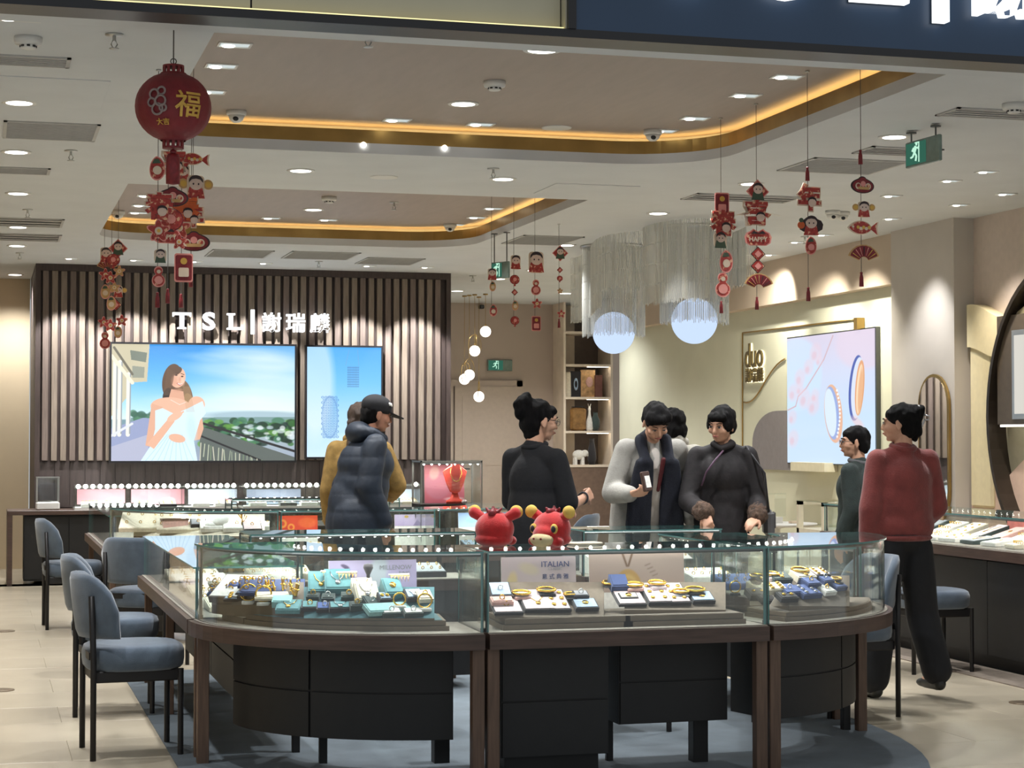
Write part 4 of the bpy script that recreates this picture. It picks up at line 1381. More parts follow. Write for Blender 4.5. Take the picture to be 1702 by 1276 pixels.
sq_leg(uM, 2.064, 7.70, .572, .052); sq_leg(uM, 3.276, 7.71, .572, .052)
sq_leg(uM, 3.10, 8.0, .25, .07, M_black); sq_leg(uM, 2.72, 8.12, .25, .03, M_black)
sq_leg(uR, 3.345, 7.725, .572, .052); p = at(1431, 1216, z=0); sq_leg(uR, p.x, p.y, .572, .048, M_post); sq_leg(uR, p.x - .06, p.y + .05, .572, .04, M_black)
for y_ in (8.72, 10.1, 11.44):
    sq_leg(uW, .955, y_, .572); sq_leg(uW, 1.40, y_, .572, .035, M_black)
for y_ in (9.0, 10.3):
    sq_leg(uX, 4.25, y_, .572); sq_leg(uX, 3.80, y_, .572, .035, M_black)
for x_ in (2.74, 1.50):
    sq_leg(uB, x_, 11.16, .572)
for x_ in (4.25, 3.46):
    sq_leg(uC, x_, 11.11, .572)
# ------------------------------------------------------------------ rear island
D2, T2 = .62, .94
OY = 5.70
q_left = ellipse(2.02, 8.62 + OY, 1.12, .95, PI, 1.5 * PI, 18)
q_mid = [(2.04, 7.67 + OY), (2.67, 7.67 + OY), (3.16, 7.67 + OY)]
q_right = [(a - .12, b + OY) for a, b in p_right]
vL = counter('curved_counter', 'curved left glass counter of the rear island with cream trays', q_left, .55, D2, T2, .07, CL * .8)
vM = counter('straight_counter', 'middle glass counter of the rear island behind the couple', q_mid, .52, D2, T2, .09, CL * .8)
vR = counter('curved_counter', 'right glass counter of the rear island with blue poster', q_right, .52, D2, T2, .09, CL * .8)
vW = counter('side_counter', 'low left wing glass counter of the rear island', [(.90, 17.2), (.90, 15.8), (.90, 14.36)], .55, D2, .88, None, CL * .6)
vX = counter('rear_counter', 'rear glass counter of the rear island with small lights', [(3.6, 17.1), (2.9, 17.1), (2.1, 17.1)], .5, D2, .92, .08, CL * .6)
for u_, pth in ((vL, q_left), (vM, q_mid), (vR, q_right), (vW, [(.90, 17.2), (.90, 15.8), (.90, 14.36)]), (vX, [(3.6, 17.1), (2.9, 17.1), (2.1, 17.1)])):
    cabinet(u_, pth[1:-1] if len(pth) > 4 else pth, .18, .48, .06, D2 - .068, cols=2)
    for q in (offset(pth, .035)[0], offset(pth, .035)[-1]):
        sq_leg(u_, q[0], q[1], D2 - .068)
# ------------------------------------------------------------------ right counter along the wall
RC = counter('wall_counter', 'long dark glass topped counter along the right wall', [(6.08, 13.1), (6.08, 11.2), (6.08, 9.2)], .62, .76, .965, .075, CL * 1.1, led_front=False)
c = RC.location
MB().bx(.04, .60, -2.0, 1.86, .06, .692).build('counter_body', M_cab, RC)
for k in range(5):
    MB().bx(.028, .04, 1.84 - (k + 1) * .77 + .006, 1.84 - k * .77, .09, .68).build('front_panel', M_black, RC)
MB().bx(.09, .60, -2.0, 1.86, 0, .06).build('plinth', M_black, RC)
# ------------------------------------------------------------------ desk under the slatted wall
dk = thing('wall_desk', (2.5, 19.64, 0), 0, 'long dark wood desk against the slatted wall', 'desk')
x0_, x1_ = .24 - 2.5, 4.84 - 2.5
MB().bx(x0_, x1_, -.30, .29, .695, .74, 0, .004).build('desk_top', M_rim, dk)
MB().bx(x0_, x0_ + .05, -.30, .29, 0, .695).build('end_panel', M_rim, dk)
MB().bx(x1_ - .05, x1_, -.30, .29, 0, .695).build('end_panel', M_rim, dk)
for k in range(5):
    a0 = x0_ + .16 + k * .9
    cb = MB().bx(a0, min(a0 + .88, x1_ - .06), -.24, .28, .04, .69).build('cabinet', M_black, dk)
    for j in range(2):
        MB().bx(a0 + .01 + j * .43, min(a0 + .43 + j * .44, x1_ - .07), -.252, -.24, .06, .68).build('cabinet_door', M_cab, cb)
# small countertop light cases on the desk
def desk_case(px0, px1, desc, n, ztop=.985, y0=19.40, y1=19.80):
    a, b = at(px0, 845, Y=y0).x, at(px1, 845, Y=y0).x
    o = thing('desk_display_case', ((a + b) / 2, (y0 + y1) / 2, .74), 0, desc, 'display case')
    w, d_, h_ = b - a, y1 - y0, ztop - .74
    MB().bx(-w / 2, w / 2, -d_ / 2, d_ / 2, 0, .02).build('base', M_white, o)
    for nm, q in (('front_pane', (-w / 2, w / 2, -d_ / 2, -d_ / 2 + .006)), ('back_pane', (-w / 2, w / 2, d_ / 2 - .006, d_ / 2)), ('side_pane', (-w / 2, -w / 2 + .006, -d_ / 2, d_ / 2)), ('side_pane', (w / 2 - .006, w / 2, -d_ / 2, d_ / 2))):
        MB().bx(q[0], q[1], q[2], q[3], .02, h_ - .006).build(nm, G_pane, o)
    MB().bx(-w / 2, w / 2, -d_ / 2, d_ / 2, h_ - .006, h_).build('glass_top', G_top, o)
    st = MB().bx(-w / 2, w / 2, -d_ / 2 + .01, -d_ / 2 + .05, h_ - .03, h_ - .012).build('light_strip', M_steel, o)
    for k in range(n):
        place('led', led_big, st, (-w / 2 + (k + .5) * w / n, -d_ / 2 + .012, h_ - .012))
    lamp_area('case_strip_light', (0, -.05, h_ - .035), (.3, 0, 0), w * .9, .06, 1.2 * w, (1, .96, .9), o)
    return o
K1 = desk_case(124, 302, 'long countertop light case with pink backdrops on the wall desk', 15)
K2 = desk_case(306, 394, 'short countertop light case with grey backdrop on the wall desk', 8)
K3 = desk_case(404, 532, 'countertop light case below the upright screen', 11)
K4 = desk_case(640, 702, 'countertop light case beside the tall red bust case', 3)
# =================================================================== chairs
def mk_chair():
    """barrel-backed chair, faces +x, origin on the floor under the seat centre"""
    D = {}
    seat = MB()
    ol = []
    N = 28
    for i in range(N):
        a = 2 * PI * i / N
        ex = 2.8
        ca, sa = math.cos(a), math.sin(a)
        r_ = (abs(ca) ** ex + abs(sa) ** ex) ** (-1 / ex)
        ol.append((r_ * ca * .225, r_ * sa * .225))
    rings = [(.94, .395), (1.0, .41), (1.02, .44), (1.02, .475), (.985, .497), (.90, .508), (.6, .512), (.0001, .513)]
    vs, fs = [], []
    for k, z_ in rings:
        vs += [(x_ * k, y_ * k, z_) for x_, y_ in ol]
    for k in range(len(rings) - 1):
        for i in range(N):
            fs.append((k * N + i, k * N + (i + 1) % N, (k + 1) * N + (i + 1) % N, (k + 1) * N + i))
    fs.append(tuple(range(N - 1, -1, -1)))
    seat.add(vs, fs, 0, True)
    D['seat'] = seat.mesh('seat', M_blue)
    # wrapped backrest: an arc around the rear, padded, rounded upper corners
    bk = MB()
    A0, A1, NA = PI - 1.18, PI + 1.18, 18
    rows = [(-1, .535), (-.85, .52), (0, .52), (.85, .52)]
    prof = [(.028, 0), (.045, .1), (.05, .35), (.05, .65), (.045, .9), (.028, 1.0)]
    vs, fs = [], []
    ring_n = len(prof) * 2
    for i in range(NA + 1):
        t = i / NA
        a = A0 + (A1 - A0) * t
        edge = abs(2 * t - 1)
        ztop = .835 - .13 * max(0, edge - .45) ** 2 / .30
        zbot = .545
        if edge > .98:
            ztop -= .03
        R_ = .235
        dx, dy = math.cos(a), math.sin(a) * 1.02
        for side in (1, -1):
            pr = prof if side == 1 else prof[::-1]
            for th, f_ in pr:
                th2 = th * (1 if edge < .95 else .55) * .5
                z_ = zbot + (ztop - zbot) * f_
                lean = .035 * f_
                rr = R_ + th2 * side + lean
                vs.append((dx * rr, dy * rr, z_))
    for i in range(NA):
        for j in range(ring_n):
            fs.append((i * ring_n + j, (i + 1) * ring_n + j, (i + 1) * ring_n + (j + 1) % ring_n, i * ring_n + (j + 1) % ring_n))
    fs.append(tuple(range(ring_n)))
    fs.append(tuple(range(NA * ring_n + ring_n - 1, NA * ring_n - 1, -1)))
    bk.add(vs, fs, 0, True)
    D['backrest'] = bk.mesh('backrest', M_blue)
    D['legs'] = []
    for sx, sy in ((1, 1), (1, -1)):
        D['legs'].append(MB().cyl((.19 * sx, .19 * sy, .40), (.19 * sx, .19 * sy, 0), .0135, .0135, 10).mesh('leg', M_leg))
    for sy in (1, -1):
        D['legs'].append(MB().tube([(-.205, .20 * sy, 0), (-.205, .20 * sy, .45), (-.215, .195 * sy, .74)], .014, 10).mesh('leg', M_leg))
    D['rail'] = MB().bx(-.20, .19, -.185, .185, .345, .398, 0, .006).mesh('seat_rail', M_leg)
    D['bar'] = MB().bx(-.225, -.20, -.19, .19, .452, .485).mesh('back_bar', M_leg)
    return D
CH = mk_chair()
def chair(x, y, rz, desc):
    o = thing('counter_chair', (x, y, 0), rz, desc, 'chair', group='slate blue counter chairs')
    for nm in ('seat', 'backrest'):
        place(nm, CH[nm], o)
    for l in CH['legs']:
        place('leg', l, o)
    place('seat_rail', CH['rail'], o)
    place('back_bar', CH['bar'], o)
    return o
chair(.68, 8.98, math.radians(4), 'slate blue chair nearest the viewer at the left wing counter')
chair(.69, 10.35, math.radians(-3), 'slate blue chair half hidden behind the nearest left chair')
chair(1.02, 12.25, math.radians(62), 'slate blue chair seen from behind between the two islands')
chair(.68, 15.05, math.radians(2), 'slate blue chair farthest back at the rear island left side')
chair(4.40, 9.22, math.radians(183), 'slate blue chair at the right end of the front island')
chair(5.74, 10.80, math.radians(-2), 'slate blue chair at the dark right wall counter')
p = at(958, 900, d=15.6)
chair(p.x - .1, p.y, math.radians(150), 'slate blue chair behind the red plush toys')
def stool(x, y, rz, desc):
    o = thing('staff_stool', (x, y, 0), rz, desc, 'stool', group='staff stools inside the island')
    place('seat', CH['seat'], o)
    for sx, sy in ((1, 1), (1, -1), (-1, 1), (-1, -1)):
        l = place('leg', CH['legs'][0], o)
        l.scale = (sx, sy, 1)
    place('seat_rail', CH['rail'], o)
stool(1.93, 9.22, math.radians(-95), 'dark legged staff stool inside the island behind left counter')
stool(3.06, 9.0, math.radians(-84), 'dark legged staff stool inside the island behind middle counter')

# =================================================================== round white table with glass dome
p = at(1292, 869, z=.75)
rt = thing('round_table', (p.x, p.y, 0), 0, 'small round white table near the pale green wall', 'table')
MB().lathe([(.30, .725), (.33, .735), (.33, .75), (.0001, .7505)], n=36).build('table_top', M_white, rt)
MB().lathe([(.20, 0), (.20, .015), (.03, .03), (.025, .70), (.10, .725)], n=24).build('pedestal', M_white, rt)
gx = thing('glass_stand', (p.x - .06, p.y, .7515), .2, 'small clear acrylic stand on the round white table', 'display stand')
MB().bx(-.08, .08, -.06, .06, 0, .05).build('base', M_white, gx)
for q in ((-.10, -.094, -.08, .08), (.094, .10, -.08, .08)):
    MB().bx(q[0], q[1], q[2], q[3], .05, .24).build('side_pane', G_pane, gx)
MB().bx(-.10, .10, -.08, .08, .24, .248).build('lid', G_top, gx)
o = MB().bx(-.05, .05, -.03, .03, .0, .018).build('white_tray', M_cream, None, (p.x + .12, p.y - .1, .7515))
tag(o, 'small cream tray on the round white table', 'tray')
# cream framed low showcase by the green wall
a = at(1346, 835, d=14.9)
sc_ = thing('cream_showcase', (a.x + .45, a.y, 0), 0, 'cream framed low glass showcase before the pale green wall', 'display case')
M_cf = pm('cream_lacquer', (224, 214, 190), .5, var=.02)
for sx in (-.45, .41):
    for sy in (-.25, .21):
        MB().bx(sx, sx + .04, sy, sy + .04, 0, .955).build('post', M_cf, sc_)
MB().bx(-.45, .45, -.25, .25, .70, .74).build('deck', M_cf, sc_)
MB().bx(-.45, .45, -.25, .25, 0.05, .70).build('body', M_cf, sc_)
f = MB()
for q in ((-.45, .45, -.25, -.21), (-.45, .45, .21, .25)):
    f.bx(q[0], q[1], q[2], q[3], .925, .955)
f.build('top_rail', M_cf, sc_)
MB().bx(-.45, .45, -.25, .25, .955, .963).build('glass_top', G_top, sc_)
MB().bx(-.41, .41, -.246, -.24, .74, .925).build('front_pane', G_pane, sc_)

# =================================================================== bead curtain lamp with two globes
bc = thing('bead_curtain_lamp', (*at(1090, 390, d=16.6)[:2], CEIL), 0, 'large wavy curtain lamp of hanging crystal bead strands', 'ceiling lamp')
cxy = bc.location
M_bead = bpy.data.materials.new('crystal_bead')
M_bead.use_nodes = True
_nt = M_bead.node_tree
_pb = _nt.nodes['Principled BSDF']
_pb.inputs['Base Color'].default_value = lin((232, 232, 226))
_pb.inputs['Roughness'].default_value = .12
_tr = _nt.nodes.new('ShaderNodeBsdfTransparent')
_mx = _nt.nodes.new('ShaderNodeMixShader')
_mx.inputs[0].default_value = .42
_nt.links.new(_tr.outputs[0], _mx.inputs[1])
_nt.links.new(_pb.outputs[0], _mx.inputs[2])
_nt.links.new(_mx.outputs[0], _nt.nodes['Material Output'].inputs[0])
M_bead2 = pm('bead_core', (214, 214, 206), .25, var=0)
def strands(paths, step, z1, seed, vary=.02, rad=.0034):
    m = MB()
    rg_ = random.Random(seed)
    for path in paths:
        for q in resample(path, step):
            zb_ = z1 + rg_.uniform(-vary, vary)
            x_, y_ = q.x - cxy.x, q.y - cxy.y
            n_ = max(2, int((CEIL - zb_) / .16))
            tri = [(math.cos(2 * PI * k / 4) , math.sin(2 * PI * k / 4)) for k in range(4)]
            # beaded rod: diamond section that pinches between beads
            zs = []
            for k in range(n_):
                za = CEIL - .02 - (CEIL - .02 - zb_) * k / n_
                zb2 = CEIL - .02 - (CEIL - .02 - zb_) * (k + 1) / n_
                zs += [(za, .0012), (za - .008, rad), (zb2 + .008, rad)]
            zs.append((zb_, .0012))
            vs, fs = [], []
            for zz, r_ in zs:
                vs += [(x_ + a_ * r_, y_ + b__ * r_, zz - CEIL) for a_, b__ in tri]
            for k in range(len(zs) - 1):
                for j in range(4):
                    fs.append((k * 4 + j, k * 4 + (j + 1) % 4, k * 4 + 4 + (j + 1) % 4, k * 4 + 4 + j))
            m.add(vs, fs, rg_.choice((0, 0, 0, 0, 1)))
    return m
g2 = at(1154, 533, d=16.0)
g1 = at(1020, 553, d=17.6)
def circ(c, r_, n=40):
    L_ = ellipse(c.x, c.y, r_, r_, 0, 2 * PI, n)
    return L_ + [L_[0]]
def wavy(pts):
    return [tuple(q) for q in bez(*[(w.x, w.y) for w in pts], 40)]
zb2 = at(1154, 537, d=16.0).z
zb1 = at(1020, 558, d=17.6).z
for k, (paths, step, z1, sd) in enumerate((  # dense fine strands
        ([circ(g2, .29)], .022, zb2, 1), ([circ(g2, .22)], .026, zb2 + .03, 2),
        ([circ(g1, .29)], .022, zb1, 3), ([circ(g1, .21)], .026, zb1 + .03, 4),
        ([wavy([at(1240, 380, d=15.8), at(1190, 380, d=17.4), at(1090, 380, d=15.3), at(1000, 380, d=16.6)])], .020, at(1100, 474, d=16).z, 5),
        ([wavy([at(1000, 400, d=16.6), at(975, 400, d=17.0), at(990, 400, d=18.2), at(948, 410, d=18.6)])], .020, at(970, 530, d=18).z, 6),
        ([circ(at(1232, 400, d=16.6), .14, 24)], .022, at(1232, 458, d=16.6).z, 7),
        ([wavy([at(1210, 380, d=15.4), at(1150, 380, d=15.0), at(1100, 380, d=15.3), at(1068, 380, d=15.9)])], .022, at(1140, 500, d=15.3).z, 8))):
    o = strands(paths, step * .62, z1, sd).build('bead_curtain', [M_bead, M_bead2], bc)
    o['kind'] = 'stuff'
pl_ = MB()
for path, r_ in (([(g2.x, g2.y)], .31), ([(g1.x, g1.y)], .31)):
    pl_.lathe([(r_, -.02), (r_, 0)], (path[0][0] - cxy.x, path[0][1] - cxy.y, 0), 40)
pl_.build('ceiling_plate', M_steel, bc)
for c_, nm, ds_ in ((g2, 'globe_lamp', 'larger glowing frosted globe hanging in the right bead curtain'), (g1, 'globe_lamp', 'glowing frosted globe hanging in the left bead curtain')):
    o = thing(nm, (c_.x, c_.y, c_.z), 0, ds_, 'globe lamp')
    MB().ball((0, 0, 0), .195, 40, 24).build('globe', em('globe_glow', (200, 220, 250), .95, True), o)
    MB().cyl((0, 0, .19), (0, 0, CEIL - c_.z), .004, n=6).cyl((0, 0, .185), (0, 0, .21), .03, .02, 12).build('suspension', M_steel, o)
# ------------------------------------------------------------------ small pearl pendants at the rear
pp = at(800, 495, Y=23.0)
for i, (px, py, ds_) in enumerate(((807, 551, 'topmost small white globe pendant before the rear door'), (789, 583, 'second highest small white globe pendant before the rear door'), (780, 623, 'right globe of touching pair of small pendants'), (772, 630, 'left globe of touching pair of small pendants'), (796, 659, 'lowest small white globe pendant before the rear door'))):
    c_ = at(px, py, Y=22.6 + .12 * i)
    o = thing('globe_pendant', tuple(c_), 0, ds_, 'pendant lamp')
    MB().ball((0, 0, 0), .068, 20, 12).build('globe', em('pearl_glow', (255, 250, 240), 2.2, True), o)
    MB().cyl((0, 0, .066), (0, 0, CEIL - c_.z), .003, n=6).cyl((0, 0, .06), (0, 0, .09), .012, n=8).lathe([(.03, 0), (.03, .015)], (0, 0, CEIL - c_.z - .015), 14).build('cable', M_gold, o)
    if i != 0:
        MB().torus((0, 0, .07), .13, .004, 32, 6, R=rotm(PI / 2, 0, .3 * i), sx=.72).build('brass_loop', M_gold, o)
    if i in (1, 3):
        MB().torus((0.02, .01, .10), .11, .004, 32, 6, R=rotm(PI / 2, 0, .9 + .5 * i), sx=.6).build('brass_loop', M_gold, o)
# =================================================================== soft bodies grown as one continuous surface
def prim_mesh(prims, mb):
    for p in prims:
        if p[0] == 'ell':
            c, r = p[1], p[2]
            R = p[3] if len(p) > 3 else None
            mb.ball(c, r, 20, 14, 0, R)
        elif p[0] == 'cap':
            a, r0, b, r1 = Vector(p[1]), p[2], Vector(p[3]), p[4]
            d = b - a
            mb.cyl(a, b, r0, r1, 14)
            mb.ball(a, r0, 14, 10)
            mb.ball(b, r1, 14, 10)
        elif p[0] == 'box':
            mb.box(p[1], p[2], 0, p[3] if len(p) > 3 else None, p[4] if len(p) > 4 else .0)
    return mb
def blob(name, prims, voxel, smooth, m, parent=None, wrinkle=0.0, wscale=9.0, puff=0.0):
    mb = prim_mesh(prims, MB())
    me = mb.mesh('tmp', m)
    o = bpy.data.objects.new('tmp', me)
    md = o.modifiers.new('r', 'REMESH')
    md.mode = 'VOXEL'
    md.voxel_size = voxel
    if smooth:
        sm = o.modifiers.new('s', 'SMOOTH')
        sm.factor = .5
        sm.iterations = smooth
    out = evaluated(o)
    bpy.data.meshes.remove(me)
    n = len(out.vertices)
    if wrinkle or puff:
        from mathutils import noise
        co = np.empty(n * 3, np.float32)
        out.vertices.foreach_get('co', co)
        co = co.reshape(-1, 3)
        nm = np.empty(n * 3, np.float32)
        out.vertex_normals.foreach_get('vector', nm)
        nm = nm.reshape(-1, 3)
        d = np.zeros(n, np.float32)
        if wrinkle:
            q = co * np.array((wscale, wscale, wscale * .55), np.float32)
            d += wrinkle * np.array([noise.noise(w) for w in q.tolist()], np.float32)
        if puff:
            d += puff * (np.abs(np.sin(co[:, 2] * 26)) ** .5 - .6)
        out.vertices.foreach_set('co', (co + nm * d[:, None]).ravel())
        out.update()
    out.materials.clear()
    out.materials.append(m)
    out.polygons.foreach_set('use_smooth', [True] * len(out.polygons))
    out.polygons.foreach_set('material_index', [0] * len(out.polygons))
    out.name = name
    return place(name, out, parent)
# =================================================================== hanging new year ornaments
UPR = Matrix(((1, 0, 0, 0), (0, 0, -1, 0), (0, 1, 0, 0), (0, 0, 0, 1)))   # outline (x, y) -> upright, facing -Y
def scale2(ol, sx, sy, dx=0, dy=0):
    return [(a * sx + dx, b * sy + dy) for a, b in ol]
CIRC = ellipse(0, 0, .5, .5, 0, 2 * PI, 20)
def plate(name, ol, s, m, parent, border=None, th=.006, at_=(0, 0, 0)):
    if border is not None:
        bo = MB().prism(scale2(ol, s * 1.13, s * 1.13), -th * .5, th * .3, 0, UPR).build(name, border, parent, at_)
        MB().prism(scale2(ol, s, s), th * .3, th * .6, 0, UPR).build('print', m, bo)
        return bo
    return MB().prism(scale2(ol, s, s), -th * .5, th * .5, 0, UPR).build(name, m, parent, at_)
def det(parent, ol, m, dx=0, dy=0, s=1.0, lift=.004, th=.0025, name='print'):
    return MB().prism(scale2(ol, s, s, dx, dy), lift, lift + th, 0, UPR).build(name, m, parent)
DIA = [(0, -.5), (.5, 0), (0, .5), (-.5, 0)]
FANO = [(.62 * math.cos(a), .62 * math.sin(a) - .28 + .012 * (k % 2)) for k, a in enumerate([math.radians(22 + 136 * i / 16) for i in range(17)])] + [(.2 * math.cos(a), .2 * math.sin(a) - .28) for a in [math.radians(158 - 136 * i / 8) for i in range(9)]]
FISH = bez((.5, 0), (.3, .26), (-.1, .28), (-.28, .04), 10) + [(-.5, .2), (-.46, 0), (-.5, -.2)] + bez((-.28, -.04), (-.1, -.24), (.3, -.24), (.5, 0), 10)[:-1]
GOURD = [(.2 * math.cos(a), .28 + .2 * math.sin(a)) for a in [math.radians(-50 + 280 * i / 14) for i in range(15)]] + [(.3 * math.cos(a), -.18 + .3 * math.sin(a)) for a in [math.radians(118 + 304 * i / 18) for i in range(19)]]
DROP = bez((0, .5), (.5, .4), (.45, -.5), (0, -.5), 12) + bez((0, -.5), (-.4, -.45), (-.35, .3), (0, .5), 12)[1:-1]
OVAL = [(.62 * math.cos(a), .34 * math.sin(a)) for a in [math.radians(-230 + 280 * i / 22) for i in range(23)]] + [(.2 * math.cos(a), .3 + .14 * math.sin(a)) for a in [math.radians(20 + 140 * i / 8) for i in range(9)]]
ENV = rrect(-.32, .32, -.5, .5, .08, 4)
CUP = [(-.5, .05), (-.42, .2), (-.28, .26), (-.18, .34), (0, .24), (.18, .34), (.28, .26), (.42, .2), (.5, .05), (.46, -.16), (.3, -.25), (-.3, -.25), (-.46, -.16)]
FLOW = [((.38 + .12 * math.cos(5 * a)) * math.cos(a + PI / 2), (.38 + .12 * math.cos(5 * a)) * math.sin(a + PI / 2)) for a in [2 * PI * i / 40 for i in range(40)]]
HAIRO = [(-.5, -.1)] + [(.5 * math.cos(a), .42 * math.sin(a)) for a in [PI - PI * i / 14 for i in range(15)]] + [(.5, -.1), (.3, .12), (0, .18), (-.3, .12)]
def child_bits(o, s, dress, hair=M_dark):
    """round printed face with dark hair over a red jacket"""
    det(o, [(-.42, -.5), (.42, -.5), (.3, 0), (-.3, 0)], dress, 0, -.02 * s, s, .003)
    det(o, CIRC, M_face, 0, .16 * s, s * .62, .0062)
    det(o, HAIRO, hair, 0, .26 * s, s * .66, .0095)
    e = MB()
    for sx in (-1, 1):
        e.prism(scale2(CIRC, s * .07, s * .09, sx * s * .12, .13 * s), .009, .0105, 0, UPR)
    e = e.build('print', M_dark, o)
    e['kind'] = 'stuff'
def pendant(kind, root, loc, s, seed=0):
    rr = random.Random(seed)
    x, y, z = loc
    L_ = (x, y, z)
    if kind == 'diamond':
        o = plate('diamond_pendant', DIA, s, M_red, root, M_dark, at_=L_)
        det(o, DIA, M_pink, 0, 0, s * .55, .005)
    elif kind == 'childdia':
        o = plate('child_pendant', DIA, s, M_red, root, M_pink, at_=L_)
        child_bits(o, s * .75, M_dkgreen)
    elif kind == 'fan':
        o = plate('fan_pendant', FANO, s, M_dred, root, M_tan, at_=L_)
        for i in range(7):
            a = math.radians(34 + 112 * i / 6)
            det(o, [(.24 * math.cos(a - .02), .24 * math.sin(a - .02) - .28), (.58 * math.cos(a - .03), .58 * math.sin(a - .03) - .28), (.58 * math.cos(a + .03), .58 * math.sin(a + .03) - .28), (.24 * math.cos(a + .02), .24 * math.sin(a + .02) - .28)], rr.choice((M_tan, M_pink, M_goldp, M_dark)), 0, 0, s, .005)
    elif kind == 'fish':
        o = plate('fish_pendant', FISH if seed % 2 else [(-a, b) for a, b in FISH], s, M_red, root, M_cream, at_=L_)
        for i in range(5):
            det(o, CIRC, M_cream if i % 2 else M_goldp, (-.2 + .1 * i) * s, .02 * s * (-1) ** i, s * .11, .005)
        det(o, CIRC, M_cream, (.38 if seed % 2 else -.38) * s, .03 * s, s * .08, .005)
    elif kind == 'gourd':
        o = plate('gourd_pendant', GOURD, s, M_red, root, M_pink, at_=L_)
        det(o, CIRC, M_pink, 0, -.18 * s, s * .42, .005)
        det(o, CIRC, M_cream, 0, .26 * s, s * .2, .005)
    elif kind in ('bag', 'bagtan', 'egg'):
        o = plate('drop_pendant', DROP, s, {'bag': M_red, 'bagtan': M_tan, 'egg': M_red}[kind], root, M_pink, at_=L_)
        det(o, CIRC, M_cream if kind != 'egg' else M_pink, 0.03 * s, -.1 * s, s * .4, .005)
        det(o, [(-.2, .2), (.2, .24), (.1, .42), (-.1, .42)], M_dkgreen, 0, 0, s, .005)
    elif kind == 'oval':
        o = plate('medallion_pendant', OVAL, s, M_dred, root, M_dark, at_=L_)
        det(o, CIRC, M_pink, 0, .1 * s, s * .3, .005)
        for sx in (-1, 1):
            det(o, CIRC, M_cream, .3 * sx * s, -.02 * s, s * .34, .005)
            det(o, CIRC, M_red, .3 * sx * s, 0, s * .2, .0078)
        det(o, [(-.3, -.2), (.3, -.2), (.34, -.06), (-.34, -.06)], M_tan, 0, 0, s, .0105)
    elif kind == 'envelope':
        o = plate('envelope_pendant', ENV, s, M_dred, root, M_pink, at_=L_)
        det(o, rrect(-.2, .2, -.36, .0, .05, 3), M_cream if seed % 2 else M_pink, 0, 0, s, .005)
        det(o, CIRC, M_goldp, 0, .26 * s, s * .26, .005)
    elif kind == 'happy':
        o = plate('word_pendant', CUP, s, M_red, root, M_pink, at_=L_)
        text('lettering', 'HAPPY', s * .25, M_cream, o, (0, -.006, -.03 * s), FRONT, extrude=.001, bold=s * .006)
        det(o, [(-.3, .18), (-.18, .3), (0, .2), (.18, .3), (.3, .18)], M_dark, 0, 0, s, .005)
    elif kind in ('chun', 'xi', 'nian', 'fu'):
        ch = {'chun': '春', 'xi': '喜', 'nian': '年', 'fu': '福'}[kind]
        o = text('character_pendant', ch, s * 1.08, M_orange if seed % 3 == 0 else M_red, root, L_, FRONT, extrude=.005, bold=s * .045)
        text('outline', ch, s * 1.08, M_cream, o, (0, 0, -.004), (0, 0, 0), extrude=.002, bold=s * .095)
        det_ = MB().prism(scale2(CIRC, s * .36, s * .36, .1 * s, -.22 * s), .006, .009).build('print', M_face, o)
        MB().prism(scale2(HAIRO, s * .40, s * .40, .1 * s, -.14 * s), .009, .011).build('print', M_dark, o)
    elif kind in ('child', 'childwing', 'drum', 'childgreen'):
        ol = {'child': rrect(-.36, .36, -.5, .48, .16, 4), 'childgreen': rrect(-.42, .42, -.42, .46, .2, 4), 'drum': rrect(-.36, .36, -.5, .48, .16, 4), 'childwing': CUP}[kind]
        o = plate('child_pendant', ol, s * (1 if kind != 'childwing' else 1.2), M_cream if kind != 'childwing' else M_dark, root, None, at_=L_)
        child_bits(o, s * .9, M_dkgreen if kind == 'childgreen' else M_red)
        if kind == 'drum':
            for sx in (-1, 1):
                det(o, CIRC, M_tan, sx * .52 * s, .12 * s, s * .42, .0)
                det(o, CIRC, M_goldp, sx * .52 * s, .12 * s, s * .26, .003)
        if kind == 'childwing':
            det(o, CIRC, M_orange, -.5 * s, .02 * s, s * .36, .003)
            det(o, CIRC, M_dkgreen, -.5 * s, .26 * s, s * .22, .006)
    elif kind in ('flower', 'flowertan'):
        o = plate('flower_pendant', FLOW, s, M_red if kind == 'flower' else M_tan, root, M_pink, at_=L_)
        det(o, CIRC, M_cream, 0, 0, s * .36, .005)
        det(o, CIRC, M_goldp, 0, 0, s * .16, .0078)
    elif kind == 'lant':
        o = plate('lantern_pendant', [(a * 1.1, b) for a, b in CIRC], s, M_red, root, M_dred, at_=L_)
        det(o, CIRC, M_pink, 0, .02 * s, s * .45, .005)
        det(o, rrect(-.12, .12, -.78, -.5, .03, 2), M_red, 0, 0, s, -.002)
    o.rotation_euler.z += rr.uniform(-.18, .18)
    return o
tas_me = MB().lathe([(.012, -.075), (.0105, -.03), (.006, -.012), (.008, -.004), (.004, 0)], n=10).mesh('tassel', M_dred)
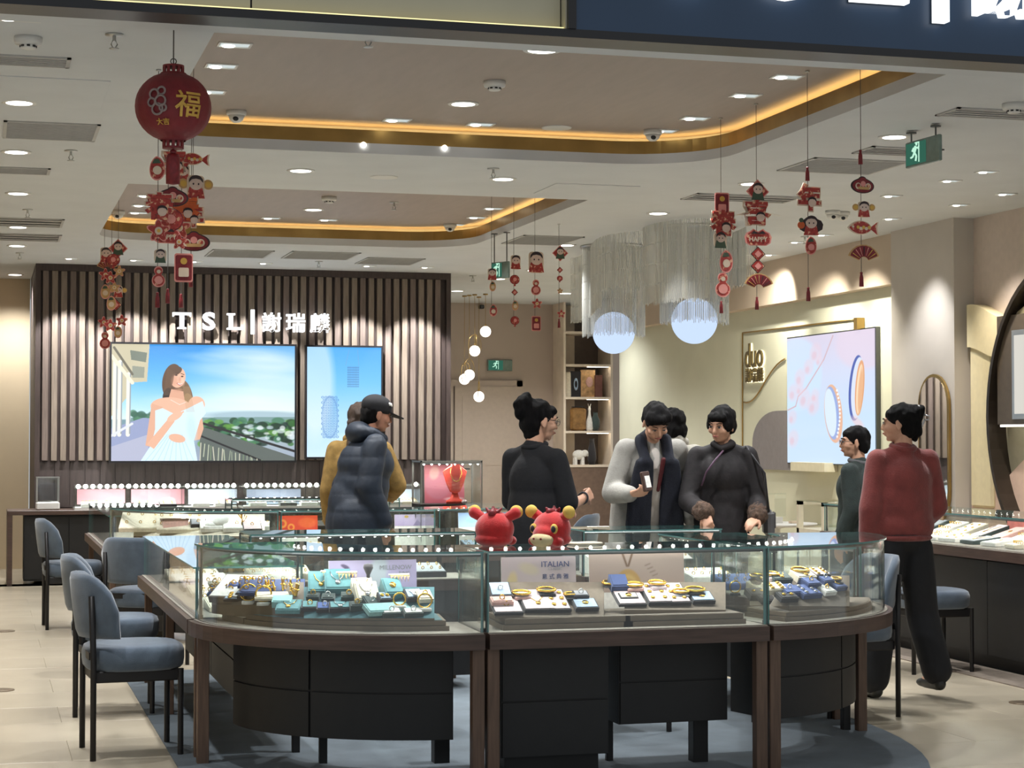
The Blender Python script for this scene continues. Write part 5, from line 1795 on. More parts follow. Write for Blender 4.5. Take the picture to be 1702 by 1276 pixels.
def garland(desc, px, ytop, d, items, tassel=None, area='', loop=None):
    top = at(px, ytop, d=d)
    x0, y0 = top.x, top.y
    o = thing('hanging_ornament', (x0, y0, CEIL), 0, desc, 'hanging ornament', area, group='red new year ornament strings')
    zlow = 9
    for k, (kind, ix, iy, sp) in enumerate(items):
        q = at(ix, iy, d=d)
        rel = q - Vector((x0, y0, CEIL))
        s = sp * d / FPX
        pendant(kind, o, (rel.x, -.010 - .004 * (k % 2), rel.z), s, k * 7 + int(px))
        zlow = min(zlow, q.z)
    if tassel:
        q = at(px, tassel, d=d)
        zl = q.z + .075
        place('tassel', tas_me, o, (0, 0, zl - CEIL))
    else:
        zl = zlow
    up = fixed_at(x0, y0) - CEIL
    MB().cyl((0, 0, up), (0, 0, zl - CEIL), .0018, n=5).build('cord', M_cord, o)
    MB().lathe([(.012, up - .008), (.012, up)], n=12).build('ceiling_hook', M_steel, o)
    if loop:
        q = at(px, loop, d=d)
        place('tassel', tas_me, o, (0, .004, q.z + .04 - CEIL))
    return o
garland('right ornament string with red packet, spring character and gourd', 1198, 245, 11.7, [('envelope', 1198, 340, 34), ('chun', 1200, 371, 40), ('childgreen', 1194, 400, 28), ('bag', 1203, 435, 34), ('gourd', 1198, 474, 38)], 521)
garland('right ornament string with double diamonds, word plaque and fan', 1257, 225, 11.2, [('childdia', 1257, 319, 36), ('xi', 1257, 354, 38), ('happy', 1257, 397, 42), ('diamond', 1256, 423, 22), ('diamond', 1256, 443, 22), ('fan', 1257, 470, 38)], 515)
garland('right ornament string with red year character and round drop', 1342, 170, 10.2, [('nian', 1342, 329, 40), ('childwing', 1344, 376, 34), ('egg', 1343, 409, 27)], 501, loop=290)
garland('rightmost ornament string with medallion, fish and fan', 1430, 143, 9.7, [('oval', 1430, 310, 32), ('drum', 1431, 349, 27), ('fish', 1430, 380, 52), ('fan', 1430, 424, 42)], 477, loop=262)
garland('ornament string under the lantern with pink bag and spring character', 264, 60, 9.2, [('bag', 259, 281, 36), ('chun', 264, 344, 42), ('flower', 262, 385, 36), ('childgreen', 265, 427, 24), ('gourd', 262, 461, 32)], 512)
garland('ornament string under the lantern with word plaque', 281, 62, 9.6, [('xi', 292, 270, 36), ('oval', 286, 330, 38), ('lant', 283, 366, 34), ('happy', 276, 394, 42), ('flower', 297, 403, 24)], 505)
garland('ornament string behind the lantern with orange fish', 322, 92, 9.9, [('fish', 322, 266, 46), ('drum', 324, 312, 40), ('chun', 307, 348, 40), ('nian', 318, 360, 34)], None)
garland('ornament string behind the lantern with tall red packet', 303, 100, 10.3, [('fu', 302, 352, 36), ('flower', 296, 380, 36), ('envelope', 304, 446, 42)], 512)
garland('ornament string behind the lantern with wide red medallion', 319, 120, 10.6, [('child', 303, 290, 30), ('oval', 321, 404, 38)], 478)
garland('far left ornament string ending in a gourd', 174, 374, 16.0, [('child', 176, 424, 26), ('fan', 178, 441, 26), ('flower', 175, 457, 20), ('bagtan', 174, 485, 22), ('flower', 172, 536, 18), ('gourd', 174, 566, 26)], None)
garland('far left ornament string with child and red diamond on top', 197, 380, 15.4, [('childdia', 196, 413, 28), ('flowertan', 198, 451, 18), ('drum', 196, 485, 20), ('diamond', 192, 507, 18), ('flower', 202, 533, 18), ('bagtan', 195, 552, 18)], None)
garland('far left ornament string between two others with roses', 186, 385, 15.0, [('lant', 188, 432, 18), ('flower', 183, 462, 20), ('flowertan', 190, 478, 18), ('bagtan', 184, 504, 22), ('flower', 183, 541, 20)], None)
garland('rear ornament string beside the small exit sign', 817, 392, 14.6, [('child', 817, 456, 20), ('bagtan', 817, 476, 15), ('bag', 818, 516, 18)], None)
garland('rear ornament string with small round red lantern', 854, 372, 15.0, [('child', 856, 436, 24), ('lant', 854, 465, 14), ('diamond', 854, 486, 10), ('bagtan', 854, 508, 15), ('lant', 854, 533, 13)], None)
garland('rear ornament string with tall child figure and orange gourd', 889, 360, 15.4, [('child', 890, 436, 36), ('gourd', 889, 478, 24), ('flower', 891, 505, 16), ('envelope', 889, 538, 22)], None)
garland('rear ornament string nearest the bead curtain lamp', 929, 350, 15.8, [('childdia', 930, 421, 24), ('diamond', 929, 449, 9), ('lant', 929, 463, 8), ('flowertan', 929, 484, 9), ('flower', 931, 522, 13)], 545)
# =================================================================== big red lantern
lc = at(288, 178, d=8.25)
ln = thing('red_lantern', tuple(lc), math.radians(-4), 'large round red lantern with gold character hanging at upper left', 'lantern')
R_ = .163
m = MB()
n = 64
prof = []
for k in range(19):
    a = -PI / 2 + PI * k / 18
    prof.append((max(.055, R_ * math.cos(a) ** .86 if math.cos(a) > 0 else .055), .148 * math.sin(a)))
vs, fs = [], []
for r_, z_ in prof:
    for i in range(n):
        a = 2 * PI * i / n
        k_ = 1 + .012 * (1 if (i // 2) % 2 else -1) * 0 + .010 * math.cos(16 * a)
        vs.append((math.cos(a) * r_ * k_, math.sin(a) * r_ * k_, z_))
for k in range(len(prof) - 1):
    for i in range(n):
        fs.append((k * n + i, k * n + (i + 1) % n, (k + 1) * n + (i + 1) % n, (k + 1) * n + i))
m.add(vs, fs, 0, True)
m.build('shade', pm('lantern_cloth', (122, 30, 36), .6, var=.06, bump=.2, bscale=60), ln)
for z0, z1 in ((.142, .182), (-.182, -.142)):
    c_ = MB().lathe([(.040, z0), (.046, z0), (.046, z0 + .008), (.040, z0 + .008)], n=24).lathe([(.040, z1 - .008), (.046, z1 - .008), (.046, z1), (.040, z1)], n=24)
    cr = c_.build('collar', M_dred, ln)
    tk = MB().box((0, 0, 0), (.012, .006, .040)).mesh('collar_bar', M_dred)
    for i in range(12):
        a = 2 * PI * i / 12
        place('collar_bar', tk, cr, (.043 * math.cos(a), .043 * math.sin(a), (z0 + z1) / 2), (0, 0, a + PI / 2))
ch = MB()
def on_ball(body, size, az, el_, m_, nm='character'):
    d_ = Vector((math.sin(az) * math.cos(el_), -math.cos(az) * math.cos(el_), math.sin(el_)))
    me = text_mesh(body, size, .002, size * .012)
    c_ = [v.co.copy() for v in me.vertices]
    cx_ = (min(v.x for v in c_) + max(v.x for v in c_)) / 2
    cy_ = (min(v.y for v in c_) + max(v.y for v in c_)) / 2
    for v in me.vertices:            # wrap the lettering on the round shade
        a = az + (v.co.x - cx_) / R_
        e = el_ + (v.co.y - cy_) / .15
        rr = R_ * max(.2, math.cos(e)) ** .86 + .004 + v.co.z
        v.co = (math.sin(a) * rr, -math.cos(a) * rr, .148 * math.sin(e))
    me.materials.clear()
    me.materials.append(m_)
    place(nm, me, ln)
on_ball('福', .125, .38, -.06, M_goldp)
on_ball('大吉', .034, -.34, -.62, M_goldp, 'small_print')
# generic cloud scroll print on the left face
sw = MB()
for dx, dz, rr in ((-.02, .03, .026), (.012, .045, .020), (-.03, -.005, .022), (.01, .0, .028), (-.005, -.035, .030), (.02, -.03, .018)):
    az = -.42 + dx / R_
    el_ = dz / .15
    r0 = R_ * math.cos(el_) ** .86
    R3 = Matrix.Rotation(az, 3, 'Z') @ Matrix.Rotation(PI / 2 - 0, 3, 'X')
    sw.torus((math.sin(az) * (r0 + .003), -math.cos(az) * (r0 + .003), .148 * math.sin(el_)), rr * .8, .005, 16, 5, 0, R3)
sw.build('scroll_print', pm('silver_print', (150, 132, 128), .5, var=.05), ln)
tl = MB().lathe([(.0001, -.34), (.030, -.335), (.030, -.22), (.022, -.205), (.004, -.20)], n=20).build('tassel', M_dred, ln)
MB().ball((0, 0, -.197), .014, 10, 8).cyl((0, 0, -.2), (0, 0, -.14), .003, n=6).build('bead', M_dred, ln)
MB().cyl((0, 0, .18), (0, 0, CEIL - lc.z), .003, n=6).torus((0, 0, .20), .012, .0025, 12, 5, R=rotm(PI / 2)).build('cord', M_cord, ln)
# =================================================================== jewellery on display
VEL = dict(petrol=(64, 108, 116), bronze=(112, 99, 84), teal=(96, 150, 156), aqua=(150, 200, 200), navy=(52, 70, 118), blue=(70, 96, 160), cream=(232, 222, 200), pink=(226, 206, 208), black=(44, 42, 46), green=(58, 74, 72), white=(240, 238, 232), grey=(150, 152, 158), rose=(222, 176, 166), red=(206, 58, 48), sky=(168, 190, 214))
def vel(k):
    return pm('velvet_' + k, VEL[k], .85, var=.05, scale=60, sheen=.3)
FRONTS = {}
SLOPE = .46
def in_case(px, py, area, z):
    """point on the rising display surface of a case: low near the front pane, higher behind"""
    path, y0, y1, o0, o1 = FRONTS[area]
    v = _f + _r * ((px - 851) / FPX) + _u * ((638 - py) / FPX)
    best = None
    for a, b in zip(path, path[1:]):
        den = v.x * (b[1] - a[1]) - v.y * (b[0] - a[0])
        if abs(den) < 1e-9:
            continue
        t_ = (a[0] * (b[1] - a[1]) - a[1] * (b[0] - a[0])) / den
        q = v * t_
        w_ = ((q.x - a[0]) * (b[0] - a[0]) + (q.y - a[1]) * (b[1] - a[1])) / ((b[0] - a[0]) ** 2 + (b[1] - a[1]) ** 2)
        if -.02 <= w_ <= 1.02 and (best is None or t_ < best):
            best = t_
    if best is None:
        return at(px, py, z=z)
    f = min(1.15, max(-.1, (y0 - py) / (y0 - y1)))
    k = best + (o0 + (o1 - o0) * f) / math.hypot(v.x, v.y)
    return _c + v * k
def pad(px, py, z, w, d_, h, col, area, tilt=0.0, rz=0.0, edge=None, rnd=False, item=None, kind='pad'):
    """display pad / box with inlaid top; front edge stands at the given place"""
    if area in FRONTS:
        p = in_case(px, py, area, z)
        w, d_, h = w * 1.12, d_ * 1.15, min(h, .03)
        tilt = min(.35, max(0, tilt - .3))
    else:
        p = at(px, py, z=z)
    nm = {'pad': 'jewellery_pad', 'box': 'ring_box', 'tray': 'jewellery_tray'}[kind]
    o = thing(nm, (p.x, p.y, p.z if area in FRONTS else z), rz, '%s velvet %s' % (col, {'pad': 'jewellery pad', 'box': 'ring box', 'tray': 'jewellery tray'}[kind]), 'display pad' if kind == 'pad' else ('ring box' if kind == 'box' else 'tray'), area, rot=(SLOPE if area in FRONTS else 0, 0, rz))
    hb = h + d_ * math.tan(tilt)
    x = w / 2
    vs = [(-x, 0, 0), (x, 0, 0), (x, d_, 0), (-x, d_, 0), (-x, 0, h), (x, 0, h), (x, d_, hb), (-x, d_, hb)]
    fs = [(3, 2, 1, 0), (4, 5, 6, 7), (0, 1, 5, 4), (1, 2, 6, 5), (2, 3, 7, 6), (3, 0, 4, 7)]
    MB().add(vs, fs).build('body', vel(edge or ('black' if col in ('pink', 'sky', 'grey') else col)), o)
    e = .006
    sl = math.tan(tilt)
    vs = [(-x + e, e, h + sl * e + .0005), (x - e, e, h + sl * e + .0005), (x - e, d_ - e, h + sl * (d_ - e) + .0005), (-x + e, d_ - e, h + sl * (d_ - e) + .0005)]
    vs += [(a, b, c_ + .003) for a, b, c_ in vs]
    MB().add(vs, fs).build('inlay', vel(col), o)
    if item:
        jewel(o, item, (0, d_ * .5, h + sl * d_ * .5 + .004), tilt, w, d_)
    return o
def jewel(o, item, loc, tilt, w, d_):
    """small piece fixed on its pad, shown as part of the display"""
    R = rotm(tilt)
    L_ = Vector(loc)
    def T(v):
        return L_ + R @ Vector(v)
    m = MB()
    mat = M_jgold if not item.endswith('_s') else M_jsilver
    k = item.split('_')[0]
    if k == 'ring':
        m.torus(T((0, 0, .006)), .010, .0025, 16, 6, R=R @ rotm(1.1))
        m.ball(T((0, .002, .016)), .004, 8, 6)
    elif k == 'coin':
        m.lathe([(.014, 0), (.014, .003), (.0001, .004)], tuple(T((0, 0, 0))), 18, R=R)
    elif k == 'pair':
        for sx in (-.22, .22):
            m.lathe([(.009, 0), (.009, .004), (.0001, .006)], tuple(T((sx * w, 0, 0))), 14, R=R)
    elif k == 'chain':
        pts = [T(q) for q in ((-w * .28, d_ * .34, .002), (-w * .2, d_ * .05, .002), (0, -d_ * .18, .002), (w * .2, d_ * .05, .002), (w * .28, d_ * .34, .002))]
        m.tube(pts, .0016, 6)
        m.lathe([(.011, 0), (.011, .003), (.0001, .004)], tuple(T((0, -d_ * .22, .001))), 14, R=R)
    elif k == 'multi':
        for ix in (-.25, .25):
            for iy in (-.28, 0.02, .3):
                m.lathe([(.010, 0), (.010, .004), (.0001, .006)], tuple(T((ix * w, iy * d_, 0))), 12, R=R)
    elif k == 'row':
        for ix in range(5):
            for iy in range(2):
                c_ = T(((-.4 + .2 * ix) * w, (-.22 + .44 * iy) * d_, .007))
                m.torus(c_, .009, .0026, 12, 5, R=R @ rotm(1.35, 0, .2 * ix))
    g = m.build('jewel', mat, o)
    if k in ('pair', 'multi', 'row'):
        g['kind'] = 'stuff'
def bangle(px, py, z, area, r=.032, stand='white', col='gold', rz=0.0, tilt=0.0):
    p = in_case(px, py, area, z) if area in FRONTS else at(px, py, z=z)
    zz = 0
    o = thing('bangle_stand', (p.x, p.y, p.z if area in FRONTS else z), rz, 'upright %s bangle on %s stand' % (col, stand), 'bangle', area)
    MB().lathe([(.03, 0), (.03, .012 + zz), (.026, .016 + zz), (.0001, .016 + zz)], n=20, sy=.6).build('base', vel(stand), o)
    MB().torus((0, 0, .016 + r + zz), r, .0038, 28, 6, R=rotm(PI / 2)).build('bangle', M_jgold if col == 'gold' else M_jsilver, o)
    return o
def cushion(px, py, z, area, col='black', w=.05, rz=0.0, lift=0.0):
    """bangle clasped round a small pillow"""
    p = in_case(px, py, area, z) if area in FRONTS else at(px, py, z=z)
    zz = 0
    o = thing('bangle_cushion', (p.x, p.y, p.z if area in FRONTS else z), rz, 'gold bangle clasped round a %s pillow' % col, 'bangle', area)
    lift = lift * .3 + zz
    if lift > .004:
        MB().bx(-w * .8, w * .8, -.03, .03, 0, lift, 0, .004).build('riser', vel({'black': 'black', 'cream': 'rose', 'pink': 'pink', 'grey': 'grey'}.get(col, 'grey')), o)
    MB().ball((0, 0, lift + .008), (w * .86, .026, .010), 18, 10).build('pillow', vel(col), o)
    MB().torus((0, 0, lift + .016), w * .9, .0055, 30, 8, R=rotm(.22), sy=.72).build('bangle', M_jgold, o)
    return o
def tbar(px, py, z, area, w=.09, h=.07):
    p = in_case(px, py, area, z) if area in FRONTS else at(px, py, z=z)
    zz = 0
    o = thing('t_bar_stand', (p.x, p.y, p.z if area in FRONTS else z), 0, 'white t bar chain stand', 'display stand', area)
    h += zz
    MB().lathe([(.02, 0), (.02, .006), (.0001, .007)], n=14).cyl((0, 0, .005), (0, 0, h), .003, n=8).cyl((-w / 2, 0, h), (w / 2, 0, h), .005, n=8).build('stand', vel('white'), o)
    m = MB()
    for k in range(6):
        x_ = -w * .4 + w * .16 * k
        m.tube([(x_, -.006, h), (x_ + .004, -.007, h - .03), (x_ + .008, -.006, h)], .0012, 5)
    g = m.build('chain', M_jgold, o)
    g['kind'] = 'stuff'
def riser(desc, ol, z0, h, steps=2, top=None, inset=.02):
    cx_ = sum(a for a, b in ol) / len(ol)
    cy_ = sum(b for a, b in ol) / len(ol)
    o = thing('display_riser', (cx_, cy_, z0), 0, desc, 'display riser')
    M_ris = pm('riser_bronze', (118, 104, 88), .45, metal=.2, var=.05, scale=10)
    for k in range(steps):
        f = 1 - .035 * k
        MB().prism([((a - cx_) * f, (b - cy_) * f) for a, b in ol], h / steps * k, h / steps * (k + 1) - .002).build('step', M_ris, o)
    f = 1 - .035 * steps
    MB().prism([((a - cx_) * f, (b - cy_) * f) for a, b in ol], h - .002, h).build('top_cloth', vel(top or 'grey'), o)
    return o
def inclined(o, area, px0, px1, py0, py1, base, top, n=4):
    """sloping board of a riser that the pads lie on"""
    c_ = o.location
    fr_, bk_ = [], []
    for i in range(n + 1):
        px = px0 + (px1 - px0) * i / n
        fr_.append(in_case(px, py0, area, base) - c_)
        bk_.append(in_case(px, py1, area, base) - c_)
    m = MB()
    N = n + 1
    T = [v + Vector((0, 0, -.003)) for v in fr_ + bk_]
    B = [Vector((v.x, v.y, base - c_.z)) for v in fr_ + bk_]
    for i in range(n):
        m.add([T[i], T[i + 1], T[N + i + 1], T[N + i]], [(0, 1, 2, 3)], 1)
        m.add([B[i], B[i + 1], T[i + 1], T[i]], [(0, 1, 2, 3)])
        m.add([B[N + i], B[N + i + 1], T[N + i + 1], T[N + i]], [(3, 2, 1, 0)])
        m.add([B[i], B[i + 1], B[N + i + 1], B[N + i]], [(3, 2, 1, 0)])
    m.add([B[0], T[0], T[N], B[N]], [(0, 1, 2, 3)])
    m.add([B[n], T[n], T[N + n], B[N + n]], [(3, 2, 1, 0)])
    return m.build('inclined_board', [pm('riser_bronze', (118, 104, 88)), vel(top)], o)
def poster(px0, px1, py0, py1, Yc, desc, draw, lean=.08, w_h=None, base=None):
    a, b = at(px0, py1, Y=Yc), at(px1, py1, Y=Yc)
    t_ = at(px0, py0, Y=Yc)
    w, h = b.x - a.x, t_.z - a.z
    o = thing('display_card', ((a.x + b.x) / 2, Yc, a.z), 0, desc, 'display card', rot=(-lean, 0, 0))
    W_ = 120
    H_ = max(20, int(W_ * h / w))
    I_ = Img(W_, H_)
    draw(I_)
    place('print', I_.mesh('print', w, h, picture('card_print', 0, .5)), o, (0, -.001, h / 2), FRONT)
    MB().bx(-w / 2, w / 2, 0, .006, min(0, (base - a.z) if base else 0), h).build('board', vel('white'), o)
    return o, w, h
# ------------------------------------------------------------------ curved left counter
AL = 'in the curved left front counter'
FRONTS[AL] = (p_left, 1028, 965, .12, .36)
zr = DZ + .045
ell_in = ellipse(2.02, 8.62, .98, .83, PI + .33, 1.5 * PI - .12, 14)
ell_bk = ellipse(2.02, 8.62, .60, .50, PI + .33, 1.5 * PI - .12, 14)
RL_ = riser('long curved two step bronze riser in the left front counter', ell_in + ell_bk[::-1], DZ, .045, 2, 'petrol')
inclined(RL_, AL, 505, 722, 1026, 974, zr, 'petrol', 8)
pad(708, 1002, zr, .06, .05, .02, 'cream', AL, .5, .2, item='ring')
pad(690, 1000, zr, .07, .05, .02, 'sky', AL, .5, .2, item='chain_s')
pad(628, 1024, zr, .07, .04, .02, 'aqua', AL, .1, .1, item='pair')
RL2 = riser('short curved bronze riser at the left end of the front counter', [(a, b) for a, b in ellipse(2.02, 8.62, .98, .85, PI + .06, PI + .36, 6)] + [(a, b) for a, b in ellipse(2.02, 8.62, .62, .53, PI + .06, PI + .36, 6)][::-1], DZ, .03, 1, 'cream')
inclined(RL2, AL, 352, 505, 1004, 966, DZ + .03, 'bronze', 4)
def card1(I_):
    I_.vgrad([(0, (190, 180, 214)), (I_.h, (170, 164, 206))])
    I_.ell(66, 20, 12, 30, (190, 214, 206), .2, 6, .6); I_.ell(40, 36, 20, 16, (210, 196, 224), 0, 8, .6)
    for k in range(7):
        I_.ell(22 + k * 3, 8 + k * 5, 6, 2.4, (84, 72, 104), .4 + .5 * (k % 2), 1, .9)
    for k in range(10):
        I_.line([(30 + k * 1.5, 20 + 3 * k), (36 + k, 24 + 3 * k)], 2, (90, 80, 120), .8)
oc, w, h = poster(547, 693, 932, 1002, 8.14, 'lavender printed card with dark flowers behind the teal pads', card1, base=DZ)
text('lettering', 'MILLENOW', .028, vel('grey'), oc, (w * .26, -.004, h * .82), FRONT, extrude=.0006)
text('lettering', 'RING', .022, vel('grey'), oc, (w * .36, -.004, h * .68), FRONT, extrude=.0006)
# left gold ring tray and finger rods
pad(462, 998, DZ + .002, .18, .05, .012, 'cream', AL, rz=-.2, kind='tray')
pad(452, 990, DZ + .036, .25, .10, .016, 'navy', AL, rz=-.2, item='row')
pad(420, 978, DZ + .036, .12, .06, .014, 'navy', AL, rz=-.3, item='row')
pad(392, 1000, DZ + .036, .10, .05, .012, 'sky', AL, rz=-.4, item='multi')
pad(362, 992, DZ + .036, .09, .06, .016, 'navy', AL, rz=-.5, item='row')
pad(380, 1002, DZ + .002, .17, .17, .03, 'white', AL, rz=-.6, edge='bronze', kind='tray')
rr = random.Random(11)
fing = MB().cyl((0, 0, 0), (0, 0, .05), .006, .0045, 8).ball((0, 0, .05), .0045, 8, 6).torus((0, 0, .028), .008, .003, 12, 5).mesh('ring_finger', M_jgold)
fing2 = MB().torus((0, 0, .014), .013, .003, 14, 6, R=rotm(PI / 2)).mesh('gold_ring', M_jgold)
for k in range(16):
    px, py = 400 + rr.uniform(0, 92), 968 + rr.uniform(0, 16)
    p = in_case(px, py + 6, AL, DZ + .05)
    o = place('ring_finger', fing, None, (p.x, p.y, p.z), (rr.uniform(-.3, .3), rr.uniform(-.5, .5), 0))
    o['category'], o['label'], o['group'] = 'ring stand', 'gold ring finger rod standing on the navy pad in left counter', 'gold ring rods on the navy pad'
for k in range(18):
    px, py = 352 + rr.uniform(0, 56), 976 + rr.uniform(0, 24)
    p = in_case(px, py, AL, DZ + .034)
    if k % 3 == 0:
        pad(px, py, DZ + .034, .045, .035, .014, ['black', 'blue', 'sky', 'pink', 'black', 'cream'][k // 3], AL, .2, rr.uniform(-.8, .2), item='ring', kind='box')
    else:
        o = place('gold_ring', fing2, None, (p.x, p.y, p.z), (rr.uniform(-.5, .5), 0, rr.uniform(0, 3)))
        o['category'], o['label'], o['group'] = 'ring', 'gold ring in the white tray at left end of the counter', 'gold rings in the left end tray'
# teal centre
bangle(413, 1004, zr, AL, .036); bangle(438, 1006, zr, AL, .034)
pad(468, 1010, zr, .075, .05, .035, 'aqua', AL, .0, -.3, kind='box')
o = MB().ball((0, 0, .01), (.03, .022, .012), 14, 8).build('cream_cushion', vel('cream'), None, tuple(in_case(466, 1000, AL, zr)))
tag(o, 'cream oval cushion on an aqua box', 'cushion', AL)
pad(478, 1020, zr, .095, .075, .02, 'teal', AL, .1, -.35, kind='tray', item='chain')
pad(515, 1016, zr, .065, .05, .018, 'teal', AL, .15, -.2, edge='black', item='ring')
pad(540, 1018, zr, .065, .05, .018, 'blue', AL, .15, -.2, edge='black', item='ring_s')
pad(566, 1018, zr, .085, .05, .022, 'teal', AL, .15, -.1, edge='black', item='chain_s')
pad(534, 990, zr, .10, .09, .025, 'teal', AL, .75, -.15, item='chain')
pad(562, 988, zr, .10, .09, .03, 'teal', AL, .8, -.1, item='chain_s')
pad(520, 1000, zr, .05, .04, .025, 'green', AL, .3, -.4, item='ring', kind='box')
pad(545, 1003, zr, .05, .04, .025, 'green', AL, .3, -.3, item='ring_s', kind='box')
pad(580, 1002, zr, .06, .04, .03, 'green', AL, .3, -.2, item='ring', kind='box')
pad(603, 992, zr, .08, .06, .05, 'cream', AL, .7, 0, item='chain')
pad(612, 1006, zr, .09, .08, .03, 'cream', AL, .75, .1, item='chain_s')
pad(594, 1016, zr, .055, .035, .028, 'green', AL, .1, 0, item='ring', kind='box')
pad(622, 1014, zr, .06, .06, .02, 'green', AL, .5, .4, item='ring_s', kind='box')
pad(655, 996, zr, .075, .07, .03, 'teal', AL, .75, .2, item='coin')
pad(640, 1006, zr, .05, .04, .04, 'sky', AL, .5, .2, item='pair')
pad(650, 1022, zr, .19, .06, .02, 'aqua', AL, .15, .28, kind='tray')
for px in (652, 688):
    pad(px, 1026, zr, .075, .04, .02, 'white', AL, .05, .1, edge='green', item='ring_s', kind='box')
bangle(706, 1016, zr, AL, .030); bangle(664, 1012, zr, AL, .026)
for px, py in ((550, 976), (576, 978), (663, 982)):
    tbar(px, py, zr, AL)
# small dark neck bust
p = in_case(612, 978, AL, zr)
o = thing('bust_stand', (p.x, p.y, p.z), 0, 'tiny dark flared bust stand before the lavender card', 'display stand')
MB().lathe([(.018, 0), (.018, .008), (.008, .015), (.008, .06), (.022, .09), (.020, .105), (.0001, .108)], n=16).build('stand', vel('black'), o)
# lining card at the left end seen through the glass
# ------------------------------------------------------------------ straight middle counter
AM = 'in the straight middle front counter'
FRONTS[AM] = (p_mid, 1022, 965, .12, .36)
for px0, px1, nm in ((815, 1012, 'left'), (1030, 1214, 'right')):
    a, b = at(px0, 1040, z=DZ), at(px1, 1030, z=DZ)
    rm_ = riser('two step bronze riser in the middle counter, %s one' % nm, [(a.x, 7.75), (b.x, 7.75), (b.x + .02, 8.12), (a.x + .02, 8.12)], DZ, .048, 2, 'bronze')
    inclined(rm_, AM, px0 + 8, px1 - 8, 1024 if nm == 'left' else 1012, 966, DZ + .048, 'bronze', 2)
zm = DZ + .05
def card2(I_):
    I_.vgrad([(0, (176, 164, 168)), (I_.h, (186, 172, 170))])
    I_.ell(16, 40, 8, 18, (206, 186, 120), .2, 4, .7); I_.ell(44, 18, 16, 8, (196, 186, 140), .3, 5, .5); I_.ell(30, 46, 34, 8, (196, 182, 172), 0, 6, .5)
oc, w, h = poster(834, 958, 926, 990, 8.14, 'mauve printed card with small capitals in the middle counter', card2, base=DZ)
text('lettering', 'ITALIAN', .036, vel('navy'), oc, (w * .22, -.004, h * .80), FRONT, extrude=.0006)
text('lettering', 'CLASSIC', .018, vel('grey'), oc, (w * .22, -.004, h * .68), FRONT, extrude=.0006)
text('lettering', '意 式 典 雅', .026, vel('navy'), oc, (w * .22, -.004, h * .48), FRONT, extrude=.0006)
def card3(I_):
    I_.vgrad([(0, (190, 172, 160)), (I_.h, (172, 150, 138))])
    I_.line([(42, 0), (47, 14)], 2.4, (120, 92, 70)); I_.line([(54, 0), (49, 14)], 2.4, (120, 92, 70))
    I_.ell(48, 40, 17, 22, (190, 152, 84), 0, 2); I_.ell(48, 41, 13, 17, (206, 172, 104), 0, 3); I_.ell(48, 38, 7, 9, (176, 136, 70), 0, 3, .7)
    I_.ell(100, 50, 22, 12, (150, 122, 110), 0, 6, .6)
    for k in range(4):
        I_.line([(70 + 3 * k, 14 + 4 * k), (76 + 3 * k, 12 + 4 * k)], 1.4, (150, 130, 116))
oc, w, h = poster(980, 1138, 921, 985, 8.14, 'beige printed card with big gold pendant in middle counter', card3, base=DZ)
pad(846, 1022, zm, .115, .10, .012, 'pink', AM, .25, .0, item='ring')
pad(833, 1000, zm, .085, .07, .03, 'sky', AM, .55, .0, item='ring_s')
pad(835, 1010, zm, .085, .04, .03, 'rose', AM, .3, .0, item='ring')
pad(898, 1018, zm, .125, .14, .016, 'pink', AM, .32, .0, item='chain')
pad(932, 1018, zm, .085, .14, .016, 'pink', AM, .32, .0, item='multi')
pad(976, 1016, zm, .095, .07, .018, 'sky', AM, .28, .0, item='coin')
pad(966, 1000, zm + .002, .06, .04, .05, 'grey', AM, .3, .0, item='ring_s')
cushion(866, 996, zm, AM, 'cream', .045, .1, .05); cushion(908, 992, zm, AM, 'black', .045, 0, .06); cushion(948, 996, zm, AM, 'black', .03, 0, .03)
pad(1052, 1008, zm, .115, .10, .012, 'pink', AM, .28, .0, item=None)
pad(1046, 999, zm + .028, .075, .04, .016, 'cream', AM, .2, .0, edge='black', item='coin')
pad(1030, 984, zm, .07, .06, .03, 'navy', AM, .6, .0)
pad(1098, 1006, zm, .10, .14, .016, 'pink', AM, .32, .0, item='multi')
pad(1132, 1006, zm, .085, .14, .016, 'pink', AM, .32, .0, item='multi')
pad(1170, 1004, zm, .095, .07, .018, 'sky', AM, .28, .0, item='coin')
cushion(1016, 976, zm + .06, AM, 'black', .045, 0, .02); cushion(1054, 982, zm, AM, 'cream', .045, 0, .05); cushion(1092, 980, zm, AM, 'pink', .045, .15, .06)
cushion(1132, 992, zm, AM, 'grey', .04, -.15, .04); cushion(1155, 990, zm, AM, 'black', .05, .05, .05)
